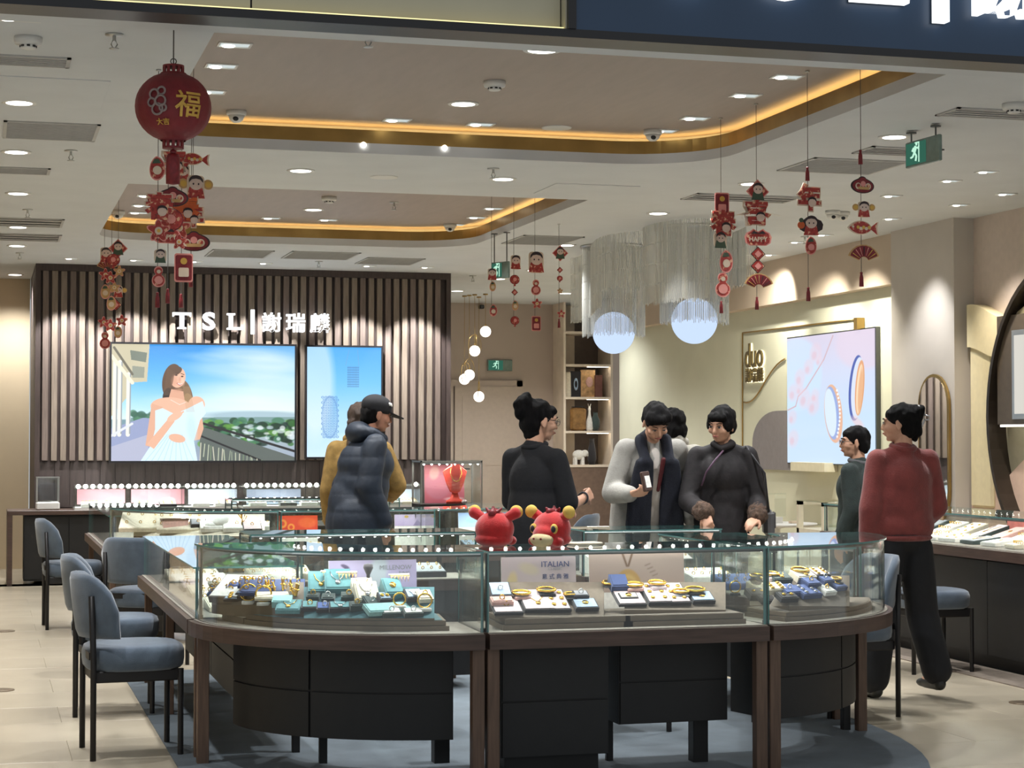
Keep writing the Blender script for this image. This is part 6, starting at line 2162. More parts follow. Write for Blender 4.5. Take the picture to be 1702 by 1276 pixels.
# ------------------------------------------------------------------ curved right counter
AR = 'in the curved right front counter'
FRONTS[AR] = (p_right, 1008, 955, .13, .40)
inn = offset(p_right, .07)[1:12]
bak = offset(p_right, .38)[1:12]
RR_ = riser('curved two step bronze riser in the right front counter', inn + bak[::-1], DZ, .042, 2, 'bronze')
inclined(RR_, AR, 1246, 1412, 1006, 955, DZ + .042, 'bronze', 5)
zq = DZ + .044
for px, py, w_, d_, h_, c_, tl_, rz_, it in ((1262, 998, .09, .06, .03, 'black', .1, .1, 'pair'), (1278, 1004, .07, .05, .02, 'black', .05, .2, 'ring'), (1312, 1001, .085, .05, .022, 'black', .05, .2, 'pair'),
        (1292, 988, .09, .06, .025, 'cream', .2, .2, 'multi'), (1318, 992, .085, .07, .022, 'blue', .2, .35, 'ring_s'), (1350, 995, .11, .08, .022, 'blue', .15, .4, 'multi_s'), (1380, 990, .075, .06, .02, 'white', .1, .5, 'ring'),
        (1398, 982, .09, .06, .02, 'blue', .1, .6, 'coin'), (1352, 980, .08, .06, .03, 'blue', .3, .4, 'ring'), (1376, 975, .07, .06, .03, 'blue', .3, .5, 'ring_s'),
        (1300, 972, .10, .06, .03, 'green', .3, .3, 'chain'), (1340, 968, .10, .06, .03, 'cream', .3, .3, 'chain'), (1268, 975, .08, .05, .04, 'black', .3, .2, 'coin'), (1366, 965, .09, .06, .03, 'pink', .3, .4, 'multi')):
    pad(px, py, zq, w_, d_, h_, c_, AR, tl_, rz_, item=it, edge='navy' if c_ == 'blue' else None, kind='pad' if c_ != 'black' else 'box')
cushion(1258, 966, zq, AR, 'black', .045, .2, .05); cushion(1282, 966, zq, AR, 'pink', .04, .2, .07); cushion(1330, 958, zq, AR, 'black', .05, .3, .06); cushion(1390, 970, zq, AR, 'black', .03, .3, .03)
bangle(1222, 990, DZ + .002, AR, .03, 'black')
# ------------------------------------------------------------------ wing counters of the front island
AW = 'in the low left wing counter'
for k, (y_, c_, it) in enumerate(((8.95, 'cream', 'row'), (9.35, 'white', 'row'), (9.75, 'cream', 'multi'), (10.15, 'pink', 'row'), (10.6, 'white', 'multi'), (11.0, 'cream', 'row'))):
    q = pix((1.18, y_, DZ))
    pad(q[0], q[1], DZ + .002, .30, .26, .02, c_, AW, .1, 0, item=it, kind='tray')
o, w, h = poster(520, 550, 950, 996, 8.45, 'narrow tan leather panel behind the left ring tray', lambda I_: I_.vgrad([(0, (150, 132, 112)), (I_.h, (128, 112, 96))]))
AB = 'in the rear counter of the front island'
for k, (x_, c_) in enumerate(((1.7, 'cream'), (2.1, 'white'), (2.5, 'grey'))):
    q = pix((x_, 10.85, DZ)); pad(q[0], q[1], DZ + .002, .26, .2, .03, c_, AB, .2, 0, item='row', kind='tray')
for k, (x_, c_) in enumerate(((3.65, 'white'), (4.02, 'pink'))):
    q = pix((x_, 10.80, DZ)); pad(q[0], q[1], DZ + .002, .28, .24, .08, c_, 'in the counter before the couple', .25, 0, item='row', kind='tray')
for k, (y_, c_) in enumerate(((9.0, 'cream'), (9.5, 'blue'), (10.0, 'white'))):
    q = pix((3.98, y_, DZ)); pad(q[0], q[1], DZ + .002, .26, .24, .03, c_, 'in the right wing counter', .15, 0, item='row', kind='tray')
# items lying on the glass tops
p = at(972, 905, z=TZ)
o = MB().box((0, 0, .006), (.14, .09, .010), 0, rotm(0, 0, .15), .004).build('paper_tray', vel('cream'), None, (p.x, p.y, TZ + .001))
tag(o, 'cream paper tray lying on the middle counter glass beside plush toys', 'tray')
# ------------------------------------------------------------------ rear island contents
A2 = 'in the rear island left counter'
FRONTS[A2] = (q_left, 892, 850, .10, .42)
rv_ = riser('low bronze riser in the rear island left counter', ellipse(2.02, 14.32, 1.0, .83, PI + .1, 1.5 * PI - .1, 10) + ellipse(2.02, 14.32, .62, .45, PI + .1, 1.5 * PI - .1, 10)[::-1], D2, .03, 1, 'cream')
inclined(rv_, A2, 222, 440, 890, 852, D2 + .03, 'cream', 6)
for px, py, w_, d_, c_, tl_, rz_, kd in ((255, 884, .44, .24, 'cream', .30, -.2, 'tray'), (300, 886, .30, .24, 'cream', .25, -.1, 'tray'), (352, 884, .14, .10, 'white', .2, 0, 'tray'), (395, 884, .18, .12, 'white', .2, 0, 'tray'), (330, 878, .10, .06, 'grey', .5, 0, 'pad'), (420, 886, .12, .1, 'pink', .4, 0, 'pad')):
    pad(px, py, D2 + .002, w_, d_, .04, c_, A2, tl_, rz_, item='row' if w_ > .2 else 'ring', kind=kd)
p = in_case(290, 880, A2, D2)
o = thing('pink_box', tuple(p), .1, 'pink salmon box with brown rim in the rear island left counter', 'box')
MB().bx(-.09, .09, -.05, .05, 0, .075).build('body', vel('rose'), o)
m_ = MB()
for q in ((-.095, .095, -.055, -.048), (-.095, .095, .048, .055), (-.095, -.088, -.055, .055), (.088, .095, -.055, .055)):
    m_.bx(q[0], q[1], q[2], q[3], .07, .08)
m_.build('rim', M_post, o)
p = in_case(366, 880, A2, D2)
o = thing('hand_stand', tuple(p), 0, 'white lying hand shaped display in the rear island', 'display stand')
MB().ball((0, 0, .06), (.07, .035, .035), 18, 10, R=rotm(0, -.35, 0)).ball((-.06, 0, .035), (.05, .03, .022), 14, 8).bx(-.12, .14, -.03, .03, 0, .03, 0, .006).build('form', vel('white'), o)
p = in_case(402, 880, A2, D2)
o = thing('jewellery_tree', tuple(p), 0, 'small gold branching jewellery tree in the rear island', 'jewellery tree')
m_ = MB().cyl((0, 0, 0), (0, 0, .12), .004, n=6)
for k in range(8):
    a = k * .8
    m_.tube([(0, 0, .05 + .008 * k), (.025 * math.cos(a), .025 * math.sin(a), .075 + .008 * k), (.035 * math.cos(a), .035 * math.sin(a), .10 + .006 * k)], .0035, 5)
m_.lathe([(.03, 0), (.03, .008)], n=14).build('branches', M_jgold, o)
poster(458, 528, 857, 886, 13.85, base=D2, desc='orange red printed card with gold flowers in the rear island', draw=lambda I_: (I_.vgrad([(0, (214, 76, 40)), (I_.h, (200, 60, 36))]), I_.ell(20, 22, 12, 12, (232, 160, 60), 0, 2, .8, ring=.5), I_.ell(44, 32, 10, 10, (232, 160, 60), 0, 2, .8, ring=.5), I_.ell(90, 20, 26, 14, (226, 110, 50), 0, 4, .6)))
poster(656, 707, 855, 874, 13.85, base=D2, desc='lilac printed card with gold pendant in the rear island', draw=lambda I_: (I_.vgrad([(0, (200, 190, 220)), (I_.h, (188, 170, 210))]), I_.ell(46, 8, 8, 5, (200, 170, 90)), I_.poly([(70, I_.h), (88, 18), (110, I_.h)], (150, 136, 180))))
poster(762, 848, 852, 876, 13.9, base=D2, desc='sky blue printed card in the rear island right counter', draw=lambda I_: (I_.vgrad([(0, (150, 182, 224)), (I_.h, (190, 214, 236))]), I_.ell(80, 18, 16, 8, (180, 180, 230), 0, 3, .7), I_.ell(30, 16, 12, 6, (150, 214, 230), 0, 3, .7)))
for x_, c_ in ((2.25, 'white'), (2.7, 'white'), (3.6, 'sky')):
    q = pix((x_, 13.6, D2)); pad(q[0], q[1], D2 + .002, .3, .2, .03, c_, 'in the rear island beside printed cards', .2, 0, item='row', kind='tray')
for x_, c_ in ((2.4, 'white'), (2.9, 'black'), (3.3, 'white')):
    q = pix((x_, 16.8, D2)); pad(q[0], q[1], D2 + .002, .3, .2, .05, c_, 'in the rearmost island counter', .2, 0, item='row', kind='tray')
p = at(180, 873, z=.64)
# ------------------------------------------------------------------ wall desk cases
for (px0, px1), c_, nm in (((128, 208), (206, 140, 150), 'left pink printed card in the long desk case'), ((218, 299), (206, 140, 150), 'right pink printed card in the long desk case'), ((313, 390), (176, 184, 204), 'blue grey printed card in the short desk case'), ((410, 500), (120, 130, 150), 'dark blue printed card in the desk case below upright screen'), ((646, 690), (176, 190, 206), 'pale blue printed card beside the tall red bust case')):
    poster(px0, px1, 813, 838, 19.72, nm, lambda I_, c_=c_: (I_.vgrad([(0, c_), (I_.h, tuple(min(255, k + 24) for k in c_))]), I_.ell(60, I_.h * .4, 40, I_.h * .25, tuple(min(255, k + 18) for k in c_), .2, 5, .6), I_.ell(90, I_.h * .7, 16, 6, (236, 226, 226), 0, 3, .7)))
AD = 'in the cases on the wall desk'
for px, c_ in ((150, 'white'), (190, 'cream'), (240, 'white'), (280, 'pink'), (335, 'white'), (372, 'white'), (430, 'white'), (480, 'grey'), (515, 'white'), (655, 'white'), (682, 'cream')):
    q = pix((at(px, 836, Y=19.45).x, 19.45, .762))
    pad(q[0], q[1], .762, .17, .16, .025, c_, AD, .18, 0, item='row' if px % 4 else 'multi', kind='tray')
# precision balance with glass shield
p = at(79, 843, Y=19.6)
o = thing('precision_balance', (p.x, 19.6, .74), 0, 'white precision balance with glass draught shield on the wall desk', 'balance')
MB().box((0, 0, .04), (.23, .26, .08), 0, None, .012).build('base', M_white, o)
MB().lathe([(.05, .082), (.05, .088)], n=20).build('weighing_pan', M_steel, o)
for sx in (-1, 1):
    for sy in (-1, 1):
        MB().box((sx * .105, sy * .11, .20), (.012, .012, .24)).build('shield_post', M_steel, o)
for q in ((-.105, .105, -.113, -.109), (-.105, .105, .109, .113)):
    MB().bx(q[0], q[1], q[2], q[3], .082, .32).build('shield_pane', G_pane, o)
MB().bx(-.113, .113, -.116, .116, .318, .328).build('shield_lid', M_steel, o)
# ------------------------------------------------------------------ tall case with red bust
y0_ = 18.35
a, b = at(699, 850, Y=y0_).x, at(802, 850, Y=y0_).x
zt_, zb_ = at(750, 765, Y=y0_).z, .80
tc = thing('tall_showcase', ((a + b) / 2, y0_ + .2, 0), 0, 'tall glass showcase holding a red necklace bust', 'display case')
w = b - a
MB().bx(-w / 2, w / 2, -.2, .2, 0, zb_).build('plinth', M_cab, tc)
for sx in (-w / 2 + .008, w / 2 - .008):
    for sy in (-.192, .192):
        MB().box((sx, sy, (zt_ + zb_) / 2), (.016, .016, zt_ - zb_)).build('post', M_steel, tc)
MB().bx(-w / 2, w / 2, -.2, .2, zt_ - .004, zt_ + .004).build('glass_top', G_top, tc)
m_ = MB()
for q in ((-w / 2, w / 2, -.2, -.184), (-w / 2, w / 2, .184, .2), (-w / 2, -w / 2 + .016, -.2, .2), (w / 2 - .016, w / 2, -.2, .2)):
    m_.bx(q[0], q[1], q[2], q[3], zt_ - .02, zt_ - .004)
m_.build('top_rail', M_steel, tc)
for q in ((-w / 2, w / 2, -.2, -.194), (-w / 2, -w / 2 + .006, -.2, .2), (w / 2 - .006, w / 2, -.2, .2)):
    MB().bx(q[0], q[1], q[2], q[3], zb_, zt_ - .02).build('pane', G_pane, tc)
st = MB().bx(-w / 2 + .02, w / 2 - .02, -.18, -.165, zt_ - .035, zt_ - .022).build('light_strip', M_steel, tc)
for k in range(8):
    place('led', led_me, st, (-w / 2 + .04 + k * (w - .08) / 7, -.17, zt_ - .038))
lamp_area('case_strip_light', (0, -.08, zt_ - .04), (0, 0, 0), w * .8, .05, 3.0, (1, .96, .9), tc)
poster(706, 772, 772, 838, y0_ + .34, 'pink rose printed card inside the tall showcase', lambda I_: (I_.vgrad([(0, (206, 120, 130)), (I_.h, (196, 104, 122))]), I_.ell(40, 60, 40, 40, (190, 130, 150), .4, 8, .6), I_.ell(30, 24, 14, 20, (220, 190, 176), .3, 6, .6), I_.line([(70, 60), (110, 58)], 2, (240, 200, 200)), I_.ell(90, 100, 30, 6, (240, 210, 214), 0, 3, .8)))
p = at(756, 838, Y=y0_ + .14)
bs = thing('necklace_bust', (p.x, y0_ + .14, zb_), 0, 'bright red necklace bust with necklace in the tall showcase', 'necklace bust')
ol = [(-.04, .42), (.04, .42), (.042, .38), (.10, .345), (.125, .32), (.09, .20), (.05, .12), (0, .10), (-.05, .12), (-.09, .20), (-.125, .32), (-.10, .345), (-.042, .38)]
vs, fs = [], []
NL = 5
for j in range(NL):
    f = -1 + 2 * j / (NL - 1)
    k_ = (1 - f * f) ** .5 * .0 + (1 - .10 * abs(f) ** 3)
    for x_, z_ in ol:
        bulge = .05 * max(0, 1 - (x_ / .14) ** 2) * (.6 + .4 * (z_ - .1) / .3)
        vs.append((x_ * k_, (-bulge if f < 0 else .012) * abs(f) ** .6 - .0, z_ * (1) ))
n_ = len(ol)
for j in range(NL - 1):
    for i in range(n_):
        fs.append((j * n_ + i, j * n_ + (i + 1) % n_, (j + 1) * n_ + (i + 1) % n_, (j + 1) * n_ + i))
fs.append(tuple(range(n_ - 1, -1, -1))); fs.append(tuple(range((NL - 1) * n_, NL * n_)))
M_bred = pm('bust_red', (226, 70, 52), .6, var=.04)
MB().add(vs, fs).build('bust', M_bred, bs)
MB().lathe([(.09, 0), (.09, .03), (.05, .05), (.03, .11)], n=20, sy=.6).build('foot', M_bred, bs)
MB().tube([(-.045, -.035, .37), (-.06, -.05, .30), (-.03, -.058, .235), (0, -.06, .22), (.03, -.058, .235), (.06, -.05, .30), (.045, -.035, .37)], .004, 6).build('necklace', M_jgold, bs)
p = at(772, 834, Y=y0_ + .08)
o = MB().ball((0, 0, .02), (.03, .025, .022), 12, 8).lathe([(.02, 0), (.02, .01)], n=12).build('pink_ornament', vel('pink'), None, (p.x, y0_ + .08, zb_))
tag(o, 'small pale pink rounded ornament beside the red bust', 'ornament')
# ------------------------------------------------------------------ right wall counter contents
AC = 'in the dark right wall counter'
rr = random.Random(5)
for k in range(11):
    y_ = 12.85 - k * .27
    for j, x_ in enumerate((6.24, 6.46)):
        q = pix((x_, y_, .76))
        pad(q[0], q[1], .763, .18, .20, .02 + .02 * j, ['white', 'white', 'cream', 'white', 'pink', 'grey', 'rose'][(k * 2 + j) % 7], AC, .12 + .2 * j, -PI / 2 + rr.uniform(-.2, .2), item=['row', 'multi', 'chain', 'coin'][(k + j) % 4], kind='tray' if j == 0 else 'pad', edge='green' if (k + j) % 3 == 0 else None)
for y_, c_, nm in ((12.4, (150, 110, 70), 'amber printed card standing in the right wall counter'), (11.2, (206, 120, 110), 'coral printed card standing in the right wall counter'), (13.0, (226, 196, 200), 'pale rose printed card at the far end of right wall counter')):
    o = thing('display_card', (6.62, y_, .763), -PI / 2, nm, 'display card')
    MB().bx(-.16, .16, -.003, .003, 0, .15).build('board', pm('card_%d' % int(y_ * 10), c_, .6, var=.12, scale=14), o)
# ------------------------------------------------------------------ shelf ornaments at the rear
def on_shelf(px, k, desc, cat, name):
    p = at(px, 640, Y=23.85)
    return thing(name, (p.x, 23.86, SHZ[k]), 0, desc, cat)
o = on_shelf(957, 2, 'dark framed picture with pale swirl on the display shelf', 'picture frame', 'picture_frame')
MB().box((0, 0, .17), (.14, .03, .34)).build('frame', vel('black'), o); MB().torus((0, -.018, .17), .04, .012, 20, 6, R=rotm(PI / 2), sx=.6, sy=1.6).build('swirl', vel('sky'), o)
o = on_shelf(977, 2, 'golden brown framed picture on the display shelf', 'picture frame', 'picture_frame')
MB().box((0, 0, .18), (.20, .03, .36)).build('frame', pm('gilt', (196, 156, 110), .5, var=.2, scale=20), o)
MB().ball((.02, -.016, .2), (.05, .006, .07), 14, 8).build('motif', vel('rose'), o)
o = on_shelf(944, 2, 'pale cylinder vase on the display shelf', 'vase', 'vase')
MB().lathe([(.04, 0), (.045, .02), (.04, .3), (.035, .33), (.03, .33), (.03, .05), (.0001, .05)], n=18).build('body', vel('cream'), o)
o = on_shelf(994, 2, 'dark red brown box on the display shelf', 'box', 'keepsake_box')
MB().box((0, 0, .14), (.1, .1, .28), 0, None, .006).build('body', pm('redbrown', (122, 80, 72), .6), o); MB().box((0, 0, .285), (.104, .104, .012)).build('lid', pm('redbrown', (122, 80, 72)), o)
o = on_shelf(961, 1, 'amber brown square vase on the display shelf', 'vase', 'vase')
MB().box((0, 0, .155), (.22, .08, .31), 0, None, .03).build('body', pm('amber', (150, 112, 66), .4, var=.2, scale=14), o); MB().box((0, 0, .315), (.16, .05, .012)).build('mouth', vel('black'), o)
o = on_shelf(980, 1, 'slender white long necked figurine on the display shelf', 'figurine', 'figurine')
MB().lathe([(.04, 0), (.05, .04), (.045, .12), (.02, .2), (.014, .26), (.02, .29), (.012, .32), (.0001, .33)], n=16).build('body', vel('white'), o); MB().cyl((-.008, 0, .31), (-.02, 0, .36), .005, .003).cyl((.008, 0, .31), (.02, 0, .36), .005, .003).build('horn', vel('white'), o)
o = on_shelf(990, 1, 'dark green round vase on the display shelf', 'vase', 'vase')
MB().lathe([(.03, 0), (.06, .06), (.06, .14), (.03, .2), (.03, .24), (.024, .24)], n=18).build('body', vel('green'), o); MB().torus((0, 0, .24), .028, .005, 18, 6).build('lip', vel('green'), o)
o = on_shelf(962, 0, 'white elephant figurine on the lowest display shelf', 'figurine', 'elephant_figurine')
e_ = MB().ball((0, 0, .13), (.085, .05, .065), 18, 12)
for sx in (-.05, .05):
    for sy in (-.025, .025):
        e_.cyl((sx, sy, .10), (sx, sy, 0), .022, .024, 10)
e_.build('body', vel('white'), o)
MB().ball((.09, 0, .15), (.045, .04, .045), 14, 10).tube([(.12, 0, .14), (.145, 0, .10), (.15, 0, .05), (.165, 0, .03)], [.018, .014, .010, .008], 8).build('head', vel('white'), o)
MB().ball((.075, -.04, .15), (.03, .008, .04), 12, 8).ball((.075, .04, .15), (.03, .008, .04), 12, 8).build('ear', vel('white'), o)['kind'] = 'stuff'
o = on_shelf(984, 0, 'dark brown tall vase on the lowest display shelf', 'vase', 'vase')
MB().lathe([(.04, 0), (.06, .08), (.05, .2), (.03, .3), (.035, .34)], n=18).build('body', vel('black'), o); MB().torus((0, 0, .34), .034, .005, 18, 6).build('lip', vel('black'), o)
# =================================================================== red plush horses on the counter glass
M_plush = pm('red_plush', (196, 32, 32), .95, var=.06, scale=40, bump=.25, bscale=260, sheen=.6)
M_yel = pm('yellow_plush', (226, 190, 96), .95, var=.06, scale=40, bump=.2, bscale=260)
def plush(px, py, rz, desc):
    p = at(px, py, z=TZ)
    o = thing('plush_horse', (p.x, p.y, TZ), rz, desc, 'plush toy')
    vs = []
    b = blob('body', [('ell', (0, 0, .075), (.088, .078, .078)), ('ell', (0, -.045, .05), (.062, .06, .05)), ('ell', (0, .01, .03), (.085, .075, .035)), ('ell', (.06, -.05, .022), (.026, .03, .022)), ('ell', (-.06, -.05, .022), (.026, .03, .022))], .006, 3, M_plush, o)
    for sx in (-1, 1):
        e = blob('ear', [('cap', (sx * .06, .0, .125), .022, (sx * .095, -.005, .145), .026)], .005, 2, M_plush, o)
        MB().ball((sx * .096, -.014, .150), (.030, .022, .029), 14, 10, R=rotm(0, sx * .4, 0)).build('inner_ear', M_yel, e)
        ey = MB().ball((sx * .052, -.066, .078), (.018, .012, .022), 14, 10).build('eye', M_yel, o)
        MB().ball((sx * .053, -.074, .077), (.012, .007, .015), 12, 8).build('pupil', vel('black'), ey)
    mz = MB().ball((0, -.082, .030), (.056, .042, .032), 18, 12).build('muzzle', pm('cream_plush', (222, 204, 158), .95, var=.05, scale=40, bump=.2, bscale=260), o)
    for sx in (-1, 1):
        MB().ball((sx * .018, -.122, .036), (.006, .004, .005), 8, 6).build('nostril', M_dred, mz)
    m_ = blob('mane', [('cap', (0, -.02, .15), .016, (0, .04, .145), .018), ('cap', (-.02, .02, .15), .010, (-.034, .01, .165), .006), ('cap', (.02, .02, .15), .010, (.034, .01, .165), .006), ('cap', (0, .03, .15), .010, (0, .02, .172), .006)], .005, 1, M_dred, o)
    return o
# =================================================================== plush toys use the same soft surfaces
plush(822, 907, math.radians(148), 'red plush horse seen from behind on the counter glass, left one')
plush(917, 907, math.radians(-48), 'red plush horse facing forward on the counter glass, right one')
# =================================================================== people
M_skin = pm('skin', (206, 158, 130), .55, var=.03, scale=20)
M_hair = pm('black_hair', (15, 13, 14), .62, var=.2, scale=10, stretch=(14, 14, 2), bump=.6, bscale=90, spec=.15)
M_brownhair = pm('brown_hair', (66, 50, 40), .45, var=.2, scale=8, stretch=(14, 14, 2), bump=.5, bscale=90)
def frame_of(d, n):
    d = Vector(d).normalized()
    n = Vector(n)
    n = (n - d * n.dot(d)).normalized()
    return d, n, d.cross(n)
def hand_prims(w, d, n, thumb=1, curl=.35, point=False):
    """palm, four bent fingers of unequal length and a thumb from the side of the palm"""
    d, n, t = frame_of(d, n)
    w = Vector(w)
    out = []
    offs = (.027, .009, -.009, -.026)
    lens = (.066, .074, .068, .052)
    for k, (o_, L_) in enumerate(zip(offs, lens)):
        t_ = t * thumb
        kn = w + d * (.088 - .006 * abs(k - 1)) + t_ * o_
        out.append(('cap', w + d * .012 + t_ * o_ * .6, .013, kn, .0105))
        c = curl * (1 + .12 * k)
        if point:
            c = .06 if k == 0 else 1.25
        p = kn
        ang = 0.0
        for j, f in enumerate((.45, .32, .23)):
            ang += c * (.7, 1.0, .9)[j]
            dd = d * math.cos(ang) + n * math.sin(ang)
            q = p + dd * L_ * f
            out.append(('cap', p, .0092 - .0008 * j, q, .0085 - .0008 * j))
            p = q
    tb = w + d * .028 + t * thumb * .026
    td = (d * .62 + t * thumb * .62 + n * .35).normalized()
    m1 = tb + td * .032
    m2 = m1 + (d * .8 + t * thumb * .2 + n * .5).normalized() * .028
    out += [('cap', tb, .0125, m1, .0105), ('cap', m1, .010, m2, .0085)]
    return out
class Person:
    def __init__(s, desc, px, d, heading, H, lean=0.0, head=(0, 0, 0), skin=None):
        p = at(px, 900, d=d)
        s.root = thing('person', (p.x, p.y, 0), math.radians(heading), desc, 'person')
        s.k = H / 1.70
        s.lean = math.radians(lean)
        s.hr = Matrix.Rotation(math.radians(head[0]), 3, 'Z') @ Matrix.Rotation(math.radians(-head[1]), 3, 'X') @ Matrix.Rotation(math.radians(head[2]), 3, 'Y')
        s.skin = skin or M_skin
        s.piv = Vector((0, 0, .96))
        s.RL = Matrix.Rotation(-s.lean, 3, 'X')
        s.neck = s.U((0, -.01, 1.455))
        s.hc = s.neck + s.RL @ Vector((0, .012, .038)) + s.hr @ Vector((0, .008, .09))
        s.sh = {1: s.U((.162, -.012, 1.372)), -1: s.U((-.162, -.012, 1.372))}
    def U(s, p):
        return s.piv + s.RL @ (Vector(p) - s.piv)
    def h(s, p):
        return s.hc + s.hr @ Vector(p)
    def scale(s, prims):
        k = s.k
        out = []
        for p in prims:
            if p[0] == 'ell':
                r = p[2] if not isinstance(p[2], (int, float)) else (p[2],) * 3
                out.append(('ell', Vector(p[1]) * k, tuple(x * k for x in r), p[3] if len(p) > 3 else None))
            elif p[0] == 'cap':
                out.append(('cap', Vector(p[1]) * k, p[2] * k, Vector(p[3]) * k, p[4] * k))
            else:
                out.append(('box', Vector(p[1]) * k, tuple(x * k for x in p[2]), p[3] if len(p) > 3 else None))
        return out
    def he(s, c, r, R=None):
        return ('ell', s.h(c), r, s.hr @ R if R is not None else s.hr)
    def hcap(s, a, r0, b, r1):
        return ('cap', s.h(a), r0, s.h(b), r1)
    def body(s, arms, legs, voxel=.0062):
        """arms: {side: (elbow, wrist, hand_dir, palm_normal, curl, point)}; legs: {side: (knee, ankle)}"""
        s.arms, s.legs = arms, legs
        P = []
        for sd in (1, -1):
            kn, an = legs[sd]
            hp = Vector((.09 * sd, 0, .90))
            P += [('cap', hp, .072, kn, .05), ('cap', kn, .05, an, .034), ('cap', an, .034, Vector(an) + Vector((0, .12, -.04)), .03)]
            el, wr, hd, pn, cu, pt = arms[sd]
            P += [('cap', s.sh[sd], .044, el, .036), ('cap', el, .036, wr, .024)]
            P += hand_prims(wr, hd, pn, -sd, cu, pt)
        P += [('ell', (0, 0, .95), (.135, .10, .11)), ('ell', s.U((0, 0, 1.08)), (.12, .085, .14)), ('ell', s.U((0, 0, 1.27)), (.145, .095, .17)), ('cap', s.U((-.13, -.01, 1.372)), .040, s.U((0, -.01, 1.41)), .045), ('cap', s.U((.13, -.01, 1.372)), .040, s.U((0, -.01, 1.41)), .045)]
        P += [('cap', s.U((0, -.015, 1.40)), .055, s.hc + s.hr @ Vector((0, -.02, -.06)), .048)]
        # head
        P += [s.he((0, -.014, .026), (.074, .090, .084)), s.he((0, .016, -.012), (.064, .074, .084)), s.he((0, .028, -.064), (.050, .052, .044)), s.he((0, .066, -.088), (.018, .015, .014)),
              s.hcap((0, .084, .012), .008, (0, .103, -.026), .0105), s.he((.011, .092, -.03), (.009, .008, .007)), s.he((-.011, .092, -.03), (.009, .008, .007)),
              s.he((0, .087, -.052), (.021, .009, .006)), s.he((0, .086, -.063), (.018, .009, .006)), s.he((0, .076, .026), (.052, .014, .010)),
              s.he((.040, .058, -.026), (.024, .026, .022)), s.he((-.040, .058, -.026), (.024, .026, .022)),
              s.he((.075, -.006, -.008), (.008, .020, .031), rotm(0, 0, -.35)), s.he((-.075, -.006, -.008), (.008, .020, .031), rotm(0, 0, .35)),
              s.he((.077, -.004, -.034), (.008, .010, .011)), s.he((-.077, -.004, -.034), (.008, .010, .011))]
        o = blob('body', s.scale(P), voxel, 2, s.skin, s.root)
        return o
    def face(s, look_down=False):
        for sx in (-1, 1):
            e = MB().ball(s.h((sx * .031, .0845, .004)) * s.k, (.0145, .006, .0062 if not look_down else .0035), 12, 8, R=s.hr).build('eye', pm('eye_white', (176, 164, 156), .4, var=0), s.root)
            MB().ball(s.h((sx * .031, .0885, .003)) * s.k, (.0075, .004, .0066 if not look_down else .0035), 10, 8, R=s.hr).build('iris', vel('black'), e)
            MB().tube([s.h((sx * .016, .0895, .0085)) * s.k, s.h((sx * .031, .0915, .0115)) * s.k, s.h((sx * .047, .0825, .008)) * s.k], .0016, 6).build('eyelid', M_hair, e)
            MB().tube([s.h((sx * .014, .092, .026)) * s.k, s.h((sx * .032, .089, .032)) * s.k, s.h((sx * .050, .076, .027)) * s.k], [.0022, .003, .0018], 6).build('eyebrow', M_hair, s.root)
        MB().tube([s.h((-.022, .0885, -.057)) * s.k, s.h((-.008, .0965, -.0555)) * s.k, s.h((.008, .0965, -.0555)) * s.k, s.h((.022, .0885, -.057)) * s.k], [.002, .0042, .0042, .002], 8).build('mouth', pm('lips', (168, 92, 84), .5, var=.03), s.root)
    def hair(s, prims, m=None, voxel=.008):
        return blob('hair', s.scale(prims), voxel, 1, m or M_hair, s.root, .009, 40)
    def cloth(s, name, prims, m, voxel=.012, smooth=4, wr=.006, ws=9, puff=0.0, parent=None):
        return blob(name, s.scale(prims), voxel, smooth, m, parent or s.root, wr, ws, puff)
    def sleeve(s, sd, r0, r1, r2, upto=1.0):
        el, wr = Vector(s.arms[sd][0]), Vector(s.arms[sd][1])
        e = el + (wr - el) * upto
        return [('cap', s.sh[sd], r0, el, r1), ('cap', el, r1, e, r2)]
    def neckband(s, name, m, R0=.064, r=.015, z=1.440, tilt=.25):
        return MB().torus(s.U((0, -.012, z)) * s.k, R0 * s.k, r * s.k, 28, 10, R=s.RL @ rotm(tilt), sy=.95).build(name, m, s.root)
    def trousers(s, m, r=(.085, .065, .05), name='trousers', end=.0):
        P = [('ell', (0, 0, .95), (.15, .115, .12)), ('cap', (-.05, 0, .99), .10, (.05, 0, .99), .10)]
        for sd in (1, -1):
            kn, an = s.legs[sd]
            P += [('cap', (.09 * sd, 0, .90), r[0], kn, r[1]), ('cap', kn, r[1], Vector(an) + Vector((0, 0, end)), r[2])]
        return s.cloth(name, P, m)
    def shoes(s, m):
        for sd in (1, -1):
            an = Vector(s.legs[sd][1])
            b = an + Vector((0, 0, -.045))
            sh = blob('shoe', s.scale([('cap', b + Vector((0, -.03, 0)), .038, b + Vector((0, .12, -.006)), .036), ('ell', b + Vector((0, .15, -.012)), (.04, .06, .026)), ('cap', an + Vector((0, -.02, 0)), .042, b, .04)]), .009, 2, m, s.root)
    def glasses(s, m=None):
        g = MB()
        for sx in (-1, 1):
            g.torus(s.h((sx * .032, .098, .002)) * s.k, .021, .0016, 20, 5, R=s.hr @ rotm(PI / 2), sy=.8)
            g.tube([s.h((sx * .053, .096, .006)) * s.k, s.h((sx * .074, .06, .008)) * s.k, s.h((sx * .079, -.005, .006)) * s.k], .0017, 5)
        g.tube([s.h((-.012, .099, .004)) * s.k, s.h((0, .103, .007)) * s.k, s.h((.012, .099, .004)) * s.k], .0016, 5)
        g.build('glasses', m or pm('dark_frame', (30, 28, 30), .3), s.root)
STAND = {1: (Vector((.10, .01, .49)), Vector((.10, -.01, .085))), -1: (Vector((-.10, .01, .49)), Vector((-.10, -.01, .085)))}
V = Vector
